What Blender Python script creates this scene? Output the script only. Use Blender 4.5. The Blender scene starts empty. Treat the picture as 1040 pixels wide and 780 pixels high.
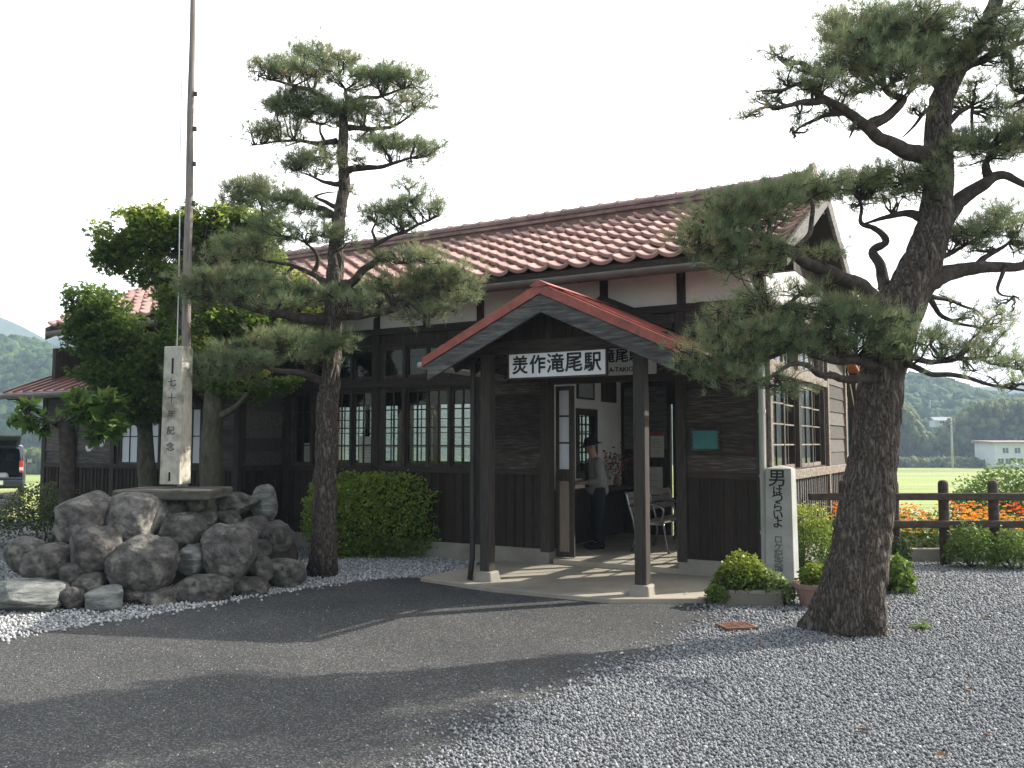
import bpy, math, random
import numpy as np
from mathutils import Vector, Matrix, Quaternion, noise as mnoise

random.seed(7)
RNG = np.random.default_rng(7)
SC = bpy.context.scene
COL = SC.collection
R = math.radians

# ------------------------------------------------------------------ camera model of the photograph
F, CU, CV, PITCH, H = 885.0, 520.0, 390.0, math.atan(60 / 885.0), 1.65

def ray(u, v):
    a, b = (u - CU) / F, (CV - v) / F
    cp, sp = math.cos(PITCH), math.sin(PITCH)
    return Vector((a, cp - b * sp, sp + b * cp))

def at(u, v, y):                                # the point seen at a pixel, y metres ahead
    d = ray(u, v)
    return Vector((0, 0, H)) + d * (y / d.y)

def gp(u, v, z=0.0):                            # the point of the level z seen at a pixel
    d = ray(u, v)
    return Vector((0, 0, H)) + d * ((z - H) / d.z)

# station axes: s along the front, t into the building
OX, OY = 1.38, 9.32
ANG = math.atan2(-0.504, 0.864)
CA, SA = math.cos(ANG), math.sin(ANG)

def W(s, t, z=0.0):
    return Vector((OX + CA * s - SA * t, OY + SA * s + CA * t, z))

# ------------------------------------------------------------------ tagging
def tag(o, label=None, cat=None, group=None, kind=None):
    if label: o['label'] = label
    if cat: o['category'] = cat
    if group: o['group'] = group
    if kind: o['kind'] = kind
    return o

def thing(name, label, cat, loc=(0, 0, 0), rz=0.0, group=None):
    o = bpy.data.objects.new(name, None)
    COL.objects.link(o)
    o.location = loc
    o.rotation_euler = (0, 0, rz)
    o.empty_display_size = 0.2
    return tag(o, label, cat, group)

# ------------------------------------------------------------------ mesh building
def link_mesh(name, me, mats, parent=None, loc=None, rz=None):
    if not isinstance(mats, (list, tuple)): mats = [mats]
    for m in mats: me.materials.append(m)
    o = bpy.data.objects.new(name, me)
    COL.objects.link(o)
    if parent: o.parent = parent
    if loc is not None: o.location = loc
    if rz is not None: o.rotation_euler = (0, 0, rz)
    return o

def np_mesh(name, V, Fc, tint=None, smooth=False, matidx=None):
    """V (n,3); Fc (m,k) all faces of the same size; tint per face or per vertex"""
    me = bpy.data.meshes.new(name)
    V = np.asarray(V, dtype=np.float32); Fc = np.asarray(Fc, dtype=np.int32)
    n, (m, k) = len(V), Fc.shape
    me.vertices.add(n); me.vertices.foreach_set('co', V.ravel())
    me.loops.add(m * k); me.loops.foreach_set('vertex_index', Fc.ravel())
    me.polygons.add(m)
    me.polygons.foreach_set('loop_start', np.arange(0, m * k, k, dtype=np.int32))
    if smooth: me.polygons.foreach_set('use_smooth', np.ones(m, dtype=bool))
    if matidx is not None: me.polygons.foreach_set('material_index', np.asarray(matidx, dtype=np.int32))
    me.update(calc_edges=True)
    if tint is None: tint = np.ones(m)
    tint = np.asarray(tint, dtype=np.float32)
    dom = 'FACE' if len(tint) == m else 'POINT'
    a = me.attributes.new('tint', 'FLOAT', dom)
    a.data.foreach_set('value', tint)
    return me

class MB:
    def __init__(self):
        self.v, self.f, self.t, self.m = [], [], [], []
    def add(self, verts, faces, tint=1.0, mi=0):
        o = len(self.v)
        self.v += [tuple(p) for p in verts]
        for f in faces:
            self.f.append(tuple(i + o for i in f)); self.t.append(tint); self.m.append(mi)
        return self
    def box(self, x0, x1, y0, y1, z0, z1, tint=1.0, mi=0):
        v = [(x0,y0,z0),(x1,y0,z0),(x1,y1,z0),(x0,y1,z0),(x0,y0,z1),(x1,y0,z1),(x1,y1,z1),(x0,y1,z1)]
        return self.add(v, [(0,3,2,1),(4,5,6,7),(0,1,5,4),(1,2,6,5),(2,3,7,6),(3,0,4,7)], tint, mi)
    def hexa(self, v, tint=1.0, mi=0):           # eight corners in box order
        return self.add(v, [(0,3,2,1),(4,5,6,7),(0,1,5,4),(1,2,6,5),(2,3,7,6),(3,0,4,7)], tint, mi)
    def prism(self, poly, y0, y1, axis='y', tint=1.0, mi=0):
        n = len(poly)
        def p(a, b, c):
            return (a, c, b) if axis == 'y' else ((c, a, b) if axis == 'x' else (a, b, c))
        v = [p(a, b, y0) for a, b in poly] + [p(a, b, y1) for a, b in poly]
        f = [tuple(range(n))[::-1], tuple(range(n, 2 * n))]
        f += [(i, (i + 1) % n, n + (i + 1) % n, n + i) for i in range(n)]
        return self.add(v, f, tint, mi)
    def beam(self, a, b, w, h, tint=1.0, up=(0, 0, 1), mi=0):   # a bar from a to b, w wide, h high, centred
        a, b = Vector(a), Vector(b)
        d = (b - a).normalized(); u = Vector(up)
        x = d.cross(u)
        if x.length < 1e-4: x = d.cross(Vector((1, 0, 0)))
        x.normalize(); y = x.cross(d).normalized()
        x *= w / 2; y *= h / 2
        return self.hexa([a - x - y, a + x - y, b + x - y, b - x - y, a - x + y, a + x + y, b + x + y, b - x + y], tint, mi)
    def tube(self, pts, rad, n=10, cap=True, tint=1.0, mi=0):
        V, Fq = tube_np(pts, rad, n)
        k = len(V) // n
        o = len(self.v)
        self.v += [tuple(p) for p in V]
        for f in Fq:
            self.f.append(tuple(int(i) + o for i in f)); self.t.append(tint); self.m.append(mi)
        if cap:
            self.f.append(tuple(o + i for i in range(n))[::-1]); self.f.append(tuple(o + (k - 1) * n + i for i in range(n)))
            self.t += [tint, tint]; self.m += [mi, mi]
        return self
    def build(self, name, mats, parent=None, loc=None, rz=None, smooth=False, bevel=0.0, fix=True):
        me = bpy.data.meshes.new(name)
        me.from_pydata([tuple(p) for p in self.v], [], self.f)
        a = me.attributes.new('tint', 'FLOAT', 'FACE')
        a.data.foreach_set('value', np.array(self.t, dtype=np.float32))
        me.polygons.foreach_set('material_index', np.array(self.m, dtype=np.int32))
        if fix:
            import bmesh
            bm = bmesh.new(); bm.from_mesh(me)
            bmesh.ops.recalc_face_normals(bm, faces=bm.faces[:])
            bm.to_mesh(me); bm.free()
        if smooth: me.polygons.foreach_set('use_smooth', np.ones(len(me.polygons), dtype=bool))
        me.update()
        o = link_mesh(name, me, mats, parent, loc, rz)
        if bevel:
            b = o.modifiers.new('bevel', 'BEVEL'); b.width = bevel; b.segments = 2; b.limit_method = 'ANGLE'
        return o

def spline(P, per=6):
    """smooth a list of (x,y,z,...) rows"""
    P = np.array([list(p) for p in P], dtype=float)
    Q = np.vstack([2 * P[0] - P[1], P, 2 * P[-1] - P[-2]])
    out = []
    for i in range(1, len(Q) - 2):
        a, b, c, d = Q[i - 1], Q[i], Q[i + 1], Q[i + 2]
        for k in range(per):
            t = k / per
            out.append(0.5 * (2 * b + (c - a) * t + (2 * a - 5 * b + 4 * c - d) * t * t + (3 * b - a - 3 * c + d) * t ** 3))
    out.append(P[-1])
    return np.array(out)

def tube_np(pts, rad, n=8):
    P = np.array([list(p)[:3] for p in pts], dtype=float)
    k = len(P)
    rad = np.broadcast_to(np.asarray(rad, dtype=float), (k,))
    T = np.gradient(P, axis=0); T /= np.linalg.norm(T, axis=1, keepdims=True) + 1e-9
    ref = np.array([0, 0, 1.0]) if abs(T[0][2]) < 0.9 else np.array([1.0, 0, 0])
    N = np.cross(T[0], ref); N /= np.linalg.norm(N)
    ang = np.linspace(0, 2 * math.pi, n, endpoint=False)
    V = np.zeros((k, n, 3))
    for i in range(k):
        N = N - T[i] * N.dot(T[i]); N /= np.linalg.norm(N) + 1e-9
        B = np.cross(T[i], N)
        V[i] = P[i] + rad[i] * (np.cos(ang)[:, None] * N + np.sin(ang)[:, None] * B)
    idx = np.arange(k * n).reshape(k, n)
    a, b = idx[:-1], idx[1:]
    Fq = np.stack([a, np.roll(a, -1, 1), np.roll(b, -1, 1), b], -1).reshape(-1, 4)
    return V.reshape(-1, 3), Fq

# ------------------------------------------------------------------ materials
def nodes_of(name):
    m = bpy.data.materials.new(name); m.use_nodes = True
    nt = m.node_tree
    return m, nt, nt.nodes['Principled BSDF'], nt.nodes['Material Output']

def N(nt, typ, **kw):
    n = nt.nodes.new(typ)
    for k, v in kw.items():
        if k.startswith('i_'): n.inputs[k[2:].replace('_', ' ')].default_value = v
        else: setattr(n, k, v)
    return n

def ramp(nt, stops):
    r = nt.nodes.new('ShaderNodeValToRGB')
    e = r.color_ramp.elements
    while len(e) > 1: e.remove(e[-1])
    e[0].position = stops[0][0]; e[0].color = (*stops[0][1], 1)
    for p, c in stops[1:]:
        x = e.new(p); x.color = (*c, 1)
    return r

def mat(name, stops, scale=4.0, stretch=(1, 1, 1), rough=0.8, bump=0.3, bscale=None, detail=8.0, spec=0.3, tint='mul', dist=0.01,
        second=None, metal=0.0, coat=0.0):
    """noise -> ramp of colours, times the tint of each piece; bump from a finer noise"""
    m, nt, bs, out = nodes_of(name)
    tc = N(nt, 'ShaderNodeTexCoord'); mp = N(nt, 'ShaderNodeMapping')
    mp.inputs['Scale'].default_value = stretch
    nt.links.new(tc.outputs['Object'], mp.inputs['Vector'])
    nz = N(nt, 'ShaderNodeTexNoise'); nz.inputs['Scale'].default_value = scale; nz.inputs['Detail'].default_value = detail
    nz.inputs['Roughness'].default_value = 0.62
    nt.links.new(mp.outputs[0], nz.inputs['Vector'])
    rp = ramp(nt, stops)
    nt.links.new(nz.outputs['Fac'], rp.inputs[0])
    col = rp.outputs[0]
    if second:                                    # (scale, threshold lo, hi, colour, amount): stains or lichen of their own shape
        n2 = N(nt, 'ShaderNodeTexNoise'); n2.inputs['Scale'].default_value = second[0]; n2.inputs['Detail'].default_value = 6
        nt.links.new(tc.outputs['Object'], n2.inputs['Vector'])
        r2 = ramp(nt, [(second[1], (0, 0, 0)), (second[2], (second[4],) * 3)])
        nt.links.new(n2.outputs['Fac'], r2.inputs[0])
        mx = N(nt, 'ShaderNodeMixRGB'); mx.inputs[2].default_value = (*second[3], 1)
        nt.links.new(r2.outputs[0], mx.inputs[0]); nt.links.new(col, mx.inputs[1])
        col = mx.outputs[0]
    if tint:
        at_ = N(nt, 'ShaderNodeAttribute', attribute_name='tint')
        mu = N(nt, 'ShaderNodeMixRGB', blend_type='MULTIPLY'); mu.inputs[0].default_value = 1
        nt.links.new(col, mu.inputs[1]); nt.links.new(at_.outputs['Fac'], mu.inputs[2])
        col = mu.outputs[0]
    nt.links.new(col, bs.inputs['Base Color'])
    bs.inputs['Roughness'].default_value = rough
    bs.inputs['Specular IOR Level'].default_value = spec
    bs.inputs['Metallic'].default_value = metal
    if coat: bs.inputs['Coat Weight'].default_value = coat; bs.inputs['Coat Roughness'].default_value = 0.25
    if bump:
        nb = N(nt, 'ShaderNodeTexNoise'); nb.inputs['Scale'].default_value = bscale or scale * 3; nb.inputs['Detail'].default_value = 8
        nt.links.new(mp.outputs[0], nb.inputs['Vector'])
        bp = N(nt, 'ShaderNodeBump'); bp.inputs['Strength'].default_value = bump; bp.inputs['Distance'].default_value = dist
        nt.links.new(nb.outputs['Fac'], bp.inputs['Height']); nt.links.new(bp.outputs[0], bs.inputs['Normal'])
    return m

def leaf_mat(name, stops, trans=0.4, rough=0.55, spec=0.25):
    """tint picks the hue of each leaf"""
    m, nt, bs, out = nodes_of(name)
    a = N(nt, 'ShaderNodeAttribute', attribute_name='tint')
    rp = ramp(nt, stops)
    nt.links.new(a.outputs['Fac'], rp.inputs[0])
    nt.links.new(rp.outputs[0], bs.inputs['Base Color'])
    bs.inputs['Roughness'].default_value = rough; bs.inputs['Specular IOR Level'].default_value = spec
    tr = N(nt, 'ShaderNodeBsdfTranslucent'); nt.links.new(rp.outputs[0], tr.inputs['Color'])
    mx = N(nt, 'ShaderNodeMixShader'); mx.inputs[0].default_value = trans
    nt.links.new(bs.outputs[0], mx.inputs[1]); nt.links.new(tr.outputs[0], mx.inputs[2])
    nt.links.new(mx.outputs[0], out.inputs['Surface'])
    return m

def glass_mat(name, tint=(0.94, 0.96, 0.96), refl=1.0):
    m, nt, bs, out = nodes_of(name)
    nt.nodes.remove(bs)
    t = N(nt, 'ShaderNodeBsdfTransparent'); t.inputs[0].default_value = (*tint, 1)
    g = N(nt, 'ShaderNodeBsdfGlossy'); g.inputs['Roughness'].default_value = 0.03
    ge = N(nt, 'ShaderNodeNewGeometry'); dp = N(nt, 'ShaderNodeVectorMath', operation='DOT_PRODUCT')
    nt.links.new(ge.outputs['Incoming'], dp.inputs[0]); nt.links.new(ge.outputs['Normal'], dp.inputs[1])
    ab = N(nt, 'ShaderNodeMath', operation='ABSOLUTE'); nt.links.new(dp.outputs['Value'], ab.inputs[0])
    om = N(nt, 'ShaderNodeMath', operation='SUBTRACT'); om.inputs[0].default_value = 1; nt.links.new(ab.outputs[0], om.inputs[1])
    pw = N(nt, 'ShaderNodeMath', operation='POWER'); pw.inputs[1].default_value = 5; nt.links.new(om.outputs[0], pw.inputs[0])
    fr = N(nt, 'ShaderNodeMath', operation='MULTIPLY_ADD'); fr.inputs[1].default_value = .9; fr.inputs[2].default_value = .022; nt.links.new(pw.outputs[0], fr.inputs[0])
    tc = N(nt, 'ShaderNodeTexCoord'); nz = N(nt, 'ShaderNodeTexNoise'); nz.inputs['Scale'].default_value = 2.2; nz.inputs['Detail'].default_value = 1
    bp = N(nt, 'ShaderNodeBump'); bp.inputs['Strength'].default_value = 0.08; bp.inputs['Distance'].default_value = 0.02
    nt.links.new(tc.outputs['Object'], nz.inputs['Vector']); nt.links.new(nz.outputs['Fac'], bp.inputs['Height']); nt.links.new(bp.outputs[0], g.inputs['Normal'])
    mx = N(nt, 'ShaderNodeMixShader')
    nt.links.new(fr.outputs[0], mx.inputs[0]); nt.links.new(t.outputs[0], mx.inputs[1]); nt.links.new(g.outputs[0], mx.inputs[2])
    nt.links.new(mx.outputs[0], out.inputs['Surface'])
    return m

M = {}
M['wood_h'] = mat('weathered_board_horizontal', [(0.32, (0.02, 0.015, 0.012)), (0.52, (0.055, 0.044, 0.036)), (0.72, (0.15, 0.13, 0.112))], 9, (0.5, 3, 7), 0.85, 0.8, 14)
M['wood_v'] = mat('weathered_board_vertical', [(0.3, (0.02, 0.014, 0.011)), (0.6, (0.042, 0.03, 0.023)), (0.85, (0.075, 0.055, 0.042))], 9, (7, 3, 0.5), 0.85, 0.5, 14)
M['post'] = mat('dark_post_timber', [(0.3, (0.022, 0.018, 0.015)), (0.6, (0.05, 0.041, 0.034)), (0.85, (0.095, 0.082, 0.07))], 8, (6, 6, 0.45), 0.8, 0.45, 14)
M['pillar'] = mat('porch_pillar_timber', [(0.3, (0.028, 0.023, 0.019)), (0.6, (0.062, 0.052, 0.043)), (0.85, (0.11, 0.092, 0.077))], 8, (6, 6, 0.45), 0.8, 0.45, 14)
M['beam'] = mat('dark_beam_timber', [(0.3, (0.024, 0.018, 0.014)), (0.6, (0.055, 0.043, 0.034)), (0.85, (0.1, 0.085, 0.07))], 8, (0.45, 6, 6), 0.8, 0.45, 14)
M['barge'] = mat('weathered_bargeboard', [(0.3, (0.035, 0.033, 0.031)), (0.5, (0.085, 0.081, 0.076)), (0.72, (0.17, 0.163, 0.153))], 7, (0.6, 4, 5), 0.85, 0.7, 16)
M['grey_wood'] = mat('grey_weathered_timber', [(0.28, (0.06, 0.056, 0.052)), (0.5, (0.15, 0.142, 0.132)), (0.75, (0.26, 0.25, 0.235))], 7, (0.6, 4, 5), 0.85, 0.5, 16)
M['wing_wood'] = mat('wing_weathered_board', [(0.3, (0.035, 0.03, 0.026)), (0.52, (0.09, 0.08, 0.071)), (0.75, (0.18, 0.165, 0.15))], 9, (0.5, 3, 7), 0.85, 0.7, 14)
M['frame'] = mat('window_frame_timber', [(0.3, (0.032, 0.025, 0.02)), (0.6, (0.066, 0.053, 0.043)), (0.85, (0.12, 0.1, 0.083))], 8, (3, 3, 0.8), 0.75, 0.35, 14)
M['side_frame'] = mat('sunlit_end_frame', [(0.3, (0.12, 0.09, 0.07)), (0.6, (0.25, 0.21, 0.17)), (0.85, (0.4, 0.36, 0.31))], 8, (3, 1, 3), 0.8, 0.35, 14)  # sunlight on the end wall is put into this paler timber colour
M['bright_wood'] = mat('bare_jamb_timber', [(0.3, (0.16, 0.12, 0.09)), (0.7, (0.3, 0.24, 0.18))], 8, (6, 6, 0.5), 0.75, 0.3, 14)
M['plaster'] = mat('white_plaster', [(0.3, (0.68, 0.665, 0.645)), (0.7, (0.79, 0.775, 0.755))], 1.6, (1, 1, 1), 0.9, 0.12, 30)
M['inner'] = mat('inner_plaster', [(0.3, (0.55, 0.53, 0.49)), (0.7, (0.68, 0.66, 0.62))], 1.6, (1, 1, 1), 0.9, 0.12, 30)
M['dark_inner'] = mat('dark_inner_board', [(0.3, (0.03, 0.022, 0.017)), (0.7, (0.07, 0.052, 0.04))], 4, (4, 4, 0.6), 0.8, 0.3)
M['concrete'] = mat('old_concrete', [(0.25, (0.2, 0.18, 0.15)), (0.5, (0.31, 0.285, 0.24)), (0.8, (0.4, 0.37, 0.315))], 2.3, (1, 1, 1), 0.9, 0.35, 40, second=(1.1, 0.5, 0.72, (0.16, 0.14, 0.11), 0.6))
M['concrete_slab'] = mat('porch_concrete', [(0.25, (0.27, 0.235, 0.185)), (0.5, (0.37, 0.325, 0.26)), (0.8, (0.45, 0.4, 0.33))], 1.7, (1, 1, 1), 0.85, 0.25, 60, second=(0.8, 0.48, 0.7, (0.2, 0.175, 0.14), 0.6))
M['tile'] = mat('red_glazed_tile', [(0.25, (0.27, 0.15, 0.125)), (0.5, (0.4, 0.225, 0.188)), (0.75, (0.5, 0.315, 0.272))], 5, (1, 1, 1), 0.5, 0.15, 60, spec=0.5, second=(3.0, 0.58, 0.72, (0.12, 0.08, 0.07), 0.5))
M['ridge_tile'] = mat('dull_ridge_tile', [(0.25, (0.14, 0.085, 0.075)), (0.5, (0.25, 0.155, 0.135)), (0.75, (0.34, 0.23, 0.2))], 5, (1, 1, 1), 0.5, 0.2, 50, spec=0.45)
M['wing_red'] = mat('faded_wing_roof_paint', [(0.25, (0.14, 0.065, 0.055)), (0.6, (0.24, 0.115, 0.1)), (0.85, (0.33, 0.2, 0.18))], 3.5, (1, 1, 1), 0.55, 0.1, 30, spec=0.4)
M['red_paint'] = mat('faded_red_sheet_metal', [(0.25, (0.18, 0.038, 0.026)), (0.55, (0.31, 0.07, 0.044)), (0.8, (0.39, 0.13, 0.09))], 7, (1, 1, 1), 0.5, 0.2, 40, spec=0.5, second=(9, .6, .72, (.12, .05, .035), .7))
M['gutter'] = mat('brown_gutter', [(0.3, (0.06, 0.048, 0.04)), (0.7, (0.11, 0.09, 0.075))], 4, (1, 1, 1), 0.5, 0.1)
M['pipe_pale'] = mat('pale_downpipe', [(0.3, (0.3, 0.31, 0.27)), (0.7, (0.46, 0.47, 0.42))], 5, (3, 3, 0.6), 0.5, 0.1)
M['pipe_dark'] = mat('dark_downpipe', [(0.3, (0.02, 0.018, 0.017)), (0.7, (0.045, 0.04, 0.036))], 5, (3, 3, 0.6), 0.5, 0.1)
M['pipe_grey'] = mat('grey_downpipe', [(0.3, (0.11, 0.115, 0.12)), (0.7, (0.19, 0.195, 0.2))], 5, (3, 3, 0.6), 0.5, 0.1)
M['white_pipe'] = mat('white_plastic_pipe', [(0.3, (0.66, 0.67, 0.68)), (0.7, (0.8, 0.8, 0.8))], 5, (1, 1, 1), 0.4, 0.05)
M['sign_white'] = mat('sign_board_white', [(0.3, (0.6, 0.6, 0.59)), (0.7, (0.74, 0.74, 0.73))], 3, (1, 1, 1), 0.6, 0.1, 40)
M['ink'] = mat('black_lettering', [(0.3, (0.008, 0.008, 0.009)), (0.7, (0.018, 0.018, 0.018))], 8, (1, 1, 1), 0.6, 0.0)
M['ink_worn'] = mat('worn_dark_lettering', [(0.35, (0.05, 0.055, 0.05)), (0.7, (0.16, 0.165, 0.15))], 14, (1, 1, 1), 0.8, 0.0)
M['paper'] = mat('notice_paper', [(0.3, (0.55, 0.53, 0.48)), (0.7, (0.66, 0.64, 0.58))], 5, (1, 1, 1), 0.8, 0.05)
M['red_print'] = mat('red_print', [(0.3, (0.3, 0.06, 0.05)), (0.7, (0.36, 0.09, 0.07))], 8, (1, 1, 1), 0.8, 0.0)
M['grey_print'] = mat('grey_print', [(0.3, (0.22, 0.22, 0.22)), (0.7, (0.34, 0.33, 0.32))], 20, (1, 1, 1), 0.8, 0.0)
M['teal'] = mat('teal_plaque', [(0.3, (0.03, 0.14, 0.135)), (0.7, (0.055, 0.21, 0.2))], 4, (1, 1, 1), 0.6, 0.1)
M['glass'] = glass_mat('old_window_glass')
M['frost'] = mat('frosted_glass', [(0.3, (0.52, 0.56, 0.6)), (0.7, (0.62, 0.65, 0.69))], 1.6, (1, 1, 1), 0.35, 0.05, 30, spec=0.5)
M['stone_pale'] = mat('pale_dressed_stone', [(0.25, (0.25, 0.26, 0.235)), (0.5, (0.36, 0.368, 0.335)), (0.8, (0.46, 0.46, 0.425))], 6, (1, 1, 1), 0.85, 0.25, 45, second=(3.0, 0.5, 0.68, (0.2, 0.21, 0.16), 0.55))
M['stone_post'] = mat('weathered_granite', [(0.3, (0.3, 0.28, 0.23)), (0.5, (0.47, 0.44, 0.37)), (0.75, (0.58, 0.55, 0.47))], 9, (1, 1, 0.6), 0.9, 0.35, 45, second=(5.0, 0.5, 0.64, (0.15, 0.14, 0.1), 0.7))
M['rock'] = mat('field_boulder', [(0.3, (0.033, 0.031, 0.028)), (0.48, (0.094, 0.088, 0.08)), (0.7, (0.19, 0.181, 0.165))], 9, (1, 1, 1), 0.92, 1.0, 18, dist=0.03, second=(7.0, 0.54, 0.62, (0.27, 0.26, 0.215), 0.6))
M['rock_green'] = mat('green_layered_rock', [(0.3, (0.045, 0.048, 0.044)), (0.48, (0.13, 0.136, 0.126)), (0.72, (0.28, 0.285, 0.26))], 5, (1, 1, 4), 0.85, 0.8, 12, dist=0.03)
M['rock_pink'] = mat('pinkish_rock', [(0.3, (0.03, 0.028, 0.0255)), (0.48, (0.082, 0.075, 0.069)), (0.7, (0.17, 0.158, 0.146))], 8, (1, 1, 1), 0.92, 1.0, 18, dist=0.03, second=(7.0, 0.55, 0.64, (0.25, 0.23, 0.2), 0.5))
M['soil'] = mat('dark_soil', [(0.3, (0.03, 0.026, 0.021)), (0.7, (0.075, 0.063, 0.05))], 6, (1, 1, 1), 0.95, 0.6, 30)
M['asphalt'] = mat('worn_asphalt', [(0.25, (0.037, 0.0375, 0.038)), (0.5, (0.052, 0.052, 0.052)), (0.75, (0.071, 0.07, 0.069))], .8, (1, 1, 1), 0.9, 0.0)
M['gravel_ground'] = mat('gravel_bed', [(0.34, (0.05, 0.052, 0.055)), (0.5, (0.12, 0.122, 0.127)), (0.66, (0.24, 0.243, 0.25))], 38, (1, 1, 1), 0.9, 0.9, 38, dist=0.03)
def bark_mat():
    m, nt, bs, out = nodes_of('pine_bark')
    tc = N(nt, 'ShaderNodeTexCoord'); mp = N(nt, 'ShaderNodeMapping'); mp.inputs['Scale'].default_value = (1, 1, .22)
    nt.links.new(tc.outputs['Object'], mp.inputs['Vector'])
    nz = N(nt, 'ShaderNodeTexNoise'); nz.inputs['Scale'].default_value = 7; nz.inputs['Detail'].default_value = 7
    nt.links.new(mp.outputs[0], nz.inputs['Vector'])
    mv = N(nt, 'ShaderNodeMixRGB'); mv.inputs[0].default_value = .3
    nt.links.new(mp.outputs[0], mv.inputs[1]); nt.links.new(nz.outputs['Color'], mv.inputs[2])
    vo = N(nt, 'ShaderNodeTexVoronoi', feature='DISTANCE_TO_EDGE'); vo.inputs['Scale'].default_value = 26
    nt.links.new(mv.outputs[0], vo.inputs['Vector'])
    fine = N(nt, 'ShaderNodeTexNoise'); fine.inputs['Scale'].default_value = 40; fine.inputs['Detail'].default_value = 8
    nt.links.new(tc.outputs['Object'], fine.inputs['Vector'])
    ad = N(nt, 'ShaderNodeMath', operation='MULTIPLY_ADD'); ad.inputs[1].default_value = .42
    nt.links.new(fine.outputs['Fac'], ad.inputs[0]); nt.links.new(vo.outputs['Distance'], ad.inputs[2])
    rp = ramp(nt, [(.14, (.024, .019, .015)), (.24, (.066, .053, .043)), (.4, (.13, .108, .09)), (.62, (.22, .187, .16))])
    nt.links.new(ad.outputs[0], rp.inputs[0]); nt.links.new(rp.outputs[0], bs.inputs['Base Color'])
    bs.inputs['Roughness'].default_value = .93; bs.inputs['Specular IOR Level'].default_value = .2
    bp = N(nt, 'ShaderNodeBump'); bp.inputs['Strength'].default_value = 1; bp.inputs['Distance'].default_value = .05
    nt.links.new(ad.outputs[0], bp.inputs['Height']); nt.links.new(bp.outputs[0], bs.inputs['Normal'])
    return m
M['bark'] = bark_mat()
M['limb'] = mat('dark_limb_bark', [(0.3, (0.028, 0.022, 0.018)), (0.55, (0.065, 0.052, 0.042)), (0.8, (0.12, 0.1, 0.083))], 12, (1, 1, 1), 0.92, 0.8, 26, dist=0.015)
M['mossy_bark'] = mat('mossy_bark', [(0.3, (0.05, 0.05, 0.032)), (0.55, (0.1, 0.098, 0.068)), (0.8, (0.16, 0.155, 0.115))], 9, (2, 2, 0.8), 0.92, 0.8, 20, dist=0.02)
M['terracotta'] = mat('terracotta', [(0.3, (0.24, 0.14, 0.105)), (0.7, (0.34, 0.215, 0.17))], 5, (1, 1, 1), 0.85, 0.2, 30)
M['fence'] = mat('brown_fence_concrete', [(0.3, (0.035, 0.024, 0.018)), (0.55, (0.075, 0.055, 0.042)), (0.8, (0.12, 0.095, 0.075))], 6, (1.5, 3, 3), 0.85, 0.4, 20)
M['rust'] = mat('rusty_iron', [(0.3, (0.1, 0.045, 0.03)), (0.6, (0.2, 0.1, 0.07)), (0.8, (0.28, 0.17, 0.13))], 9, (1, 1, 1), 0.85, 0.3, 40)
M['steel'] = mat('bench_steel', [(0.3, (0.2, 0.2, 0.2)), (0.7, (0.3, 0.3, 0.3))], 9, (1, 1, 1), 0.3, 0.0, metal=1.0)
M['bench_wood'] = mat('bench_slat_wood', [(0.3, (0.15, 0.125, 0.1)), (0.7, (0.25, 0.21, 0.175))], 8, (3, 0.5, 3), 0.5, 0.15)
M['pole_wood'] = mat('grey_pole_wood', [(0.3, (0.12, 0.1, 0.09)), (0.5, (0.24, 0.21, 0.19)), (0.8, (0.34, 0.31, 0.29))], 7, (5, 5, 0.3), 0.8, 0.4, 16)
M['wire'] = mat('dark_wire', [(0.3, (0.05, 0.05, 0.05)), (0.7, (0.09, 0.09, 0.09))], 4, (1, 1, 1), 0.6, 0.0)

# ------------------------------------------------------------------ camera, light, sky
cam = bpy.data.cameras.new('camera')
co = bpy.data.objects.new('camera', cam); COL.objects.link(co)
cam.sensor_width = 36.0; cam.lens = F / 1040 * 36.0
cam.clip_start = 0.05; cam.clip_end = 8000
co.location = (0, 0, H); co.rotation_euler = (math.pi / 2 + PITCH, 0, 0)
SC.camera = co

SUN_H = Vector((0.94, 0.342, 0)).normalized()
SUN_EL = R(35)
sl = bpy.data.lights.new('sun', 'SUN'); sl.energy = 5.0; sl.angle = R(0.53); sl.color = (1.0, 0.94, 0.84)
so = bpy.data.objects.new('sun', sl); COL.objects.link(so)
sd = (SUN_H * math.cos(SUN_EL) + Vector((0, 0, math.sin(SUN_EL)))).normalized()
so.rotation_euler = (-sd).to_track_quat('-Z', 'Y').to_euler()
so.location = (20, 10, 30)

wd = bpy.data.worlds.new('World'); SC.world = wd; wd.use_nodes = True
nt = wd.node_tree
bg = nt.nodes['Background']; wout = nt.nodes['World Output']
sky = N(nt, 'ShaderNodeTexSky', sky_type='NISHITA'); sky.sun_disc = False
sky.sun_elevation = SUN_EL; sky.sun_rotation = math.atan2(SUN_H.x, SUN_H.y)
sky.air_density = 1.2; sky.dust_density = 1.5
nt.links.new(sky.outputs[0], bg.inputs[0]); bg.inputs[1].default_value = 0.075
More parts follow.
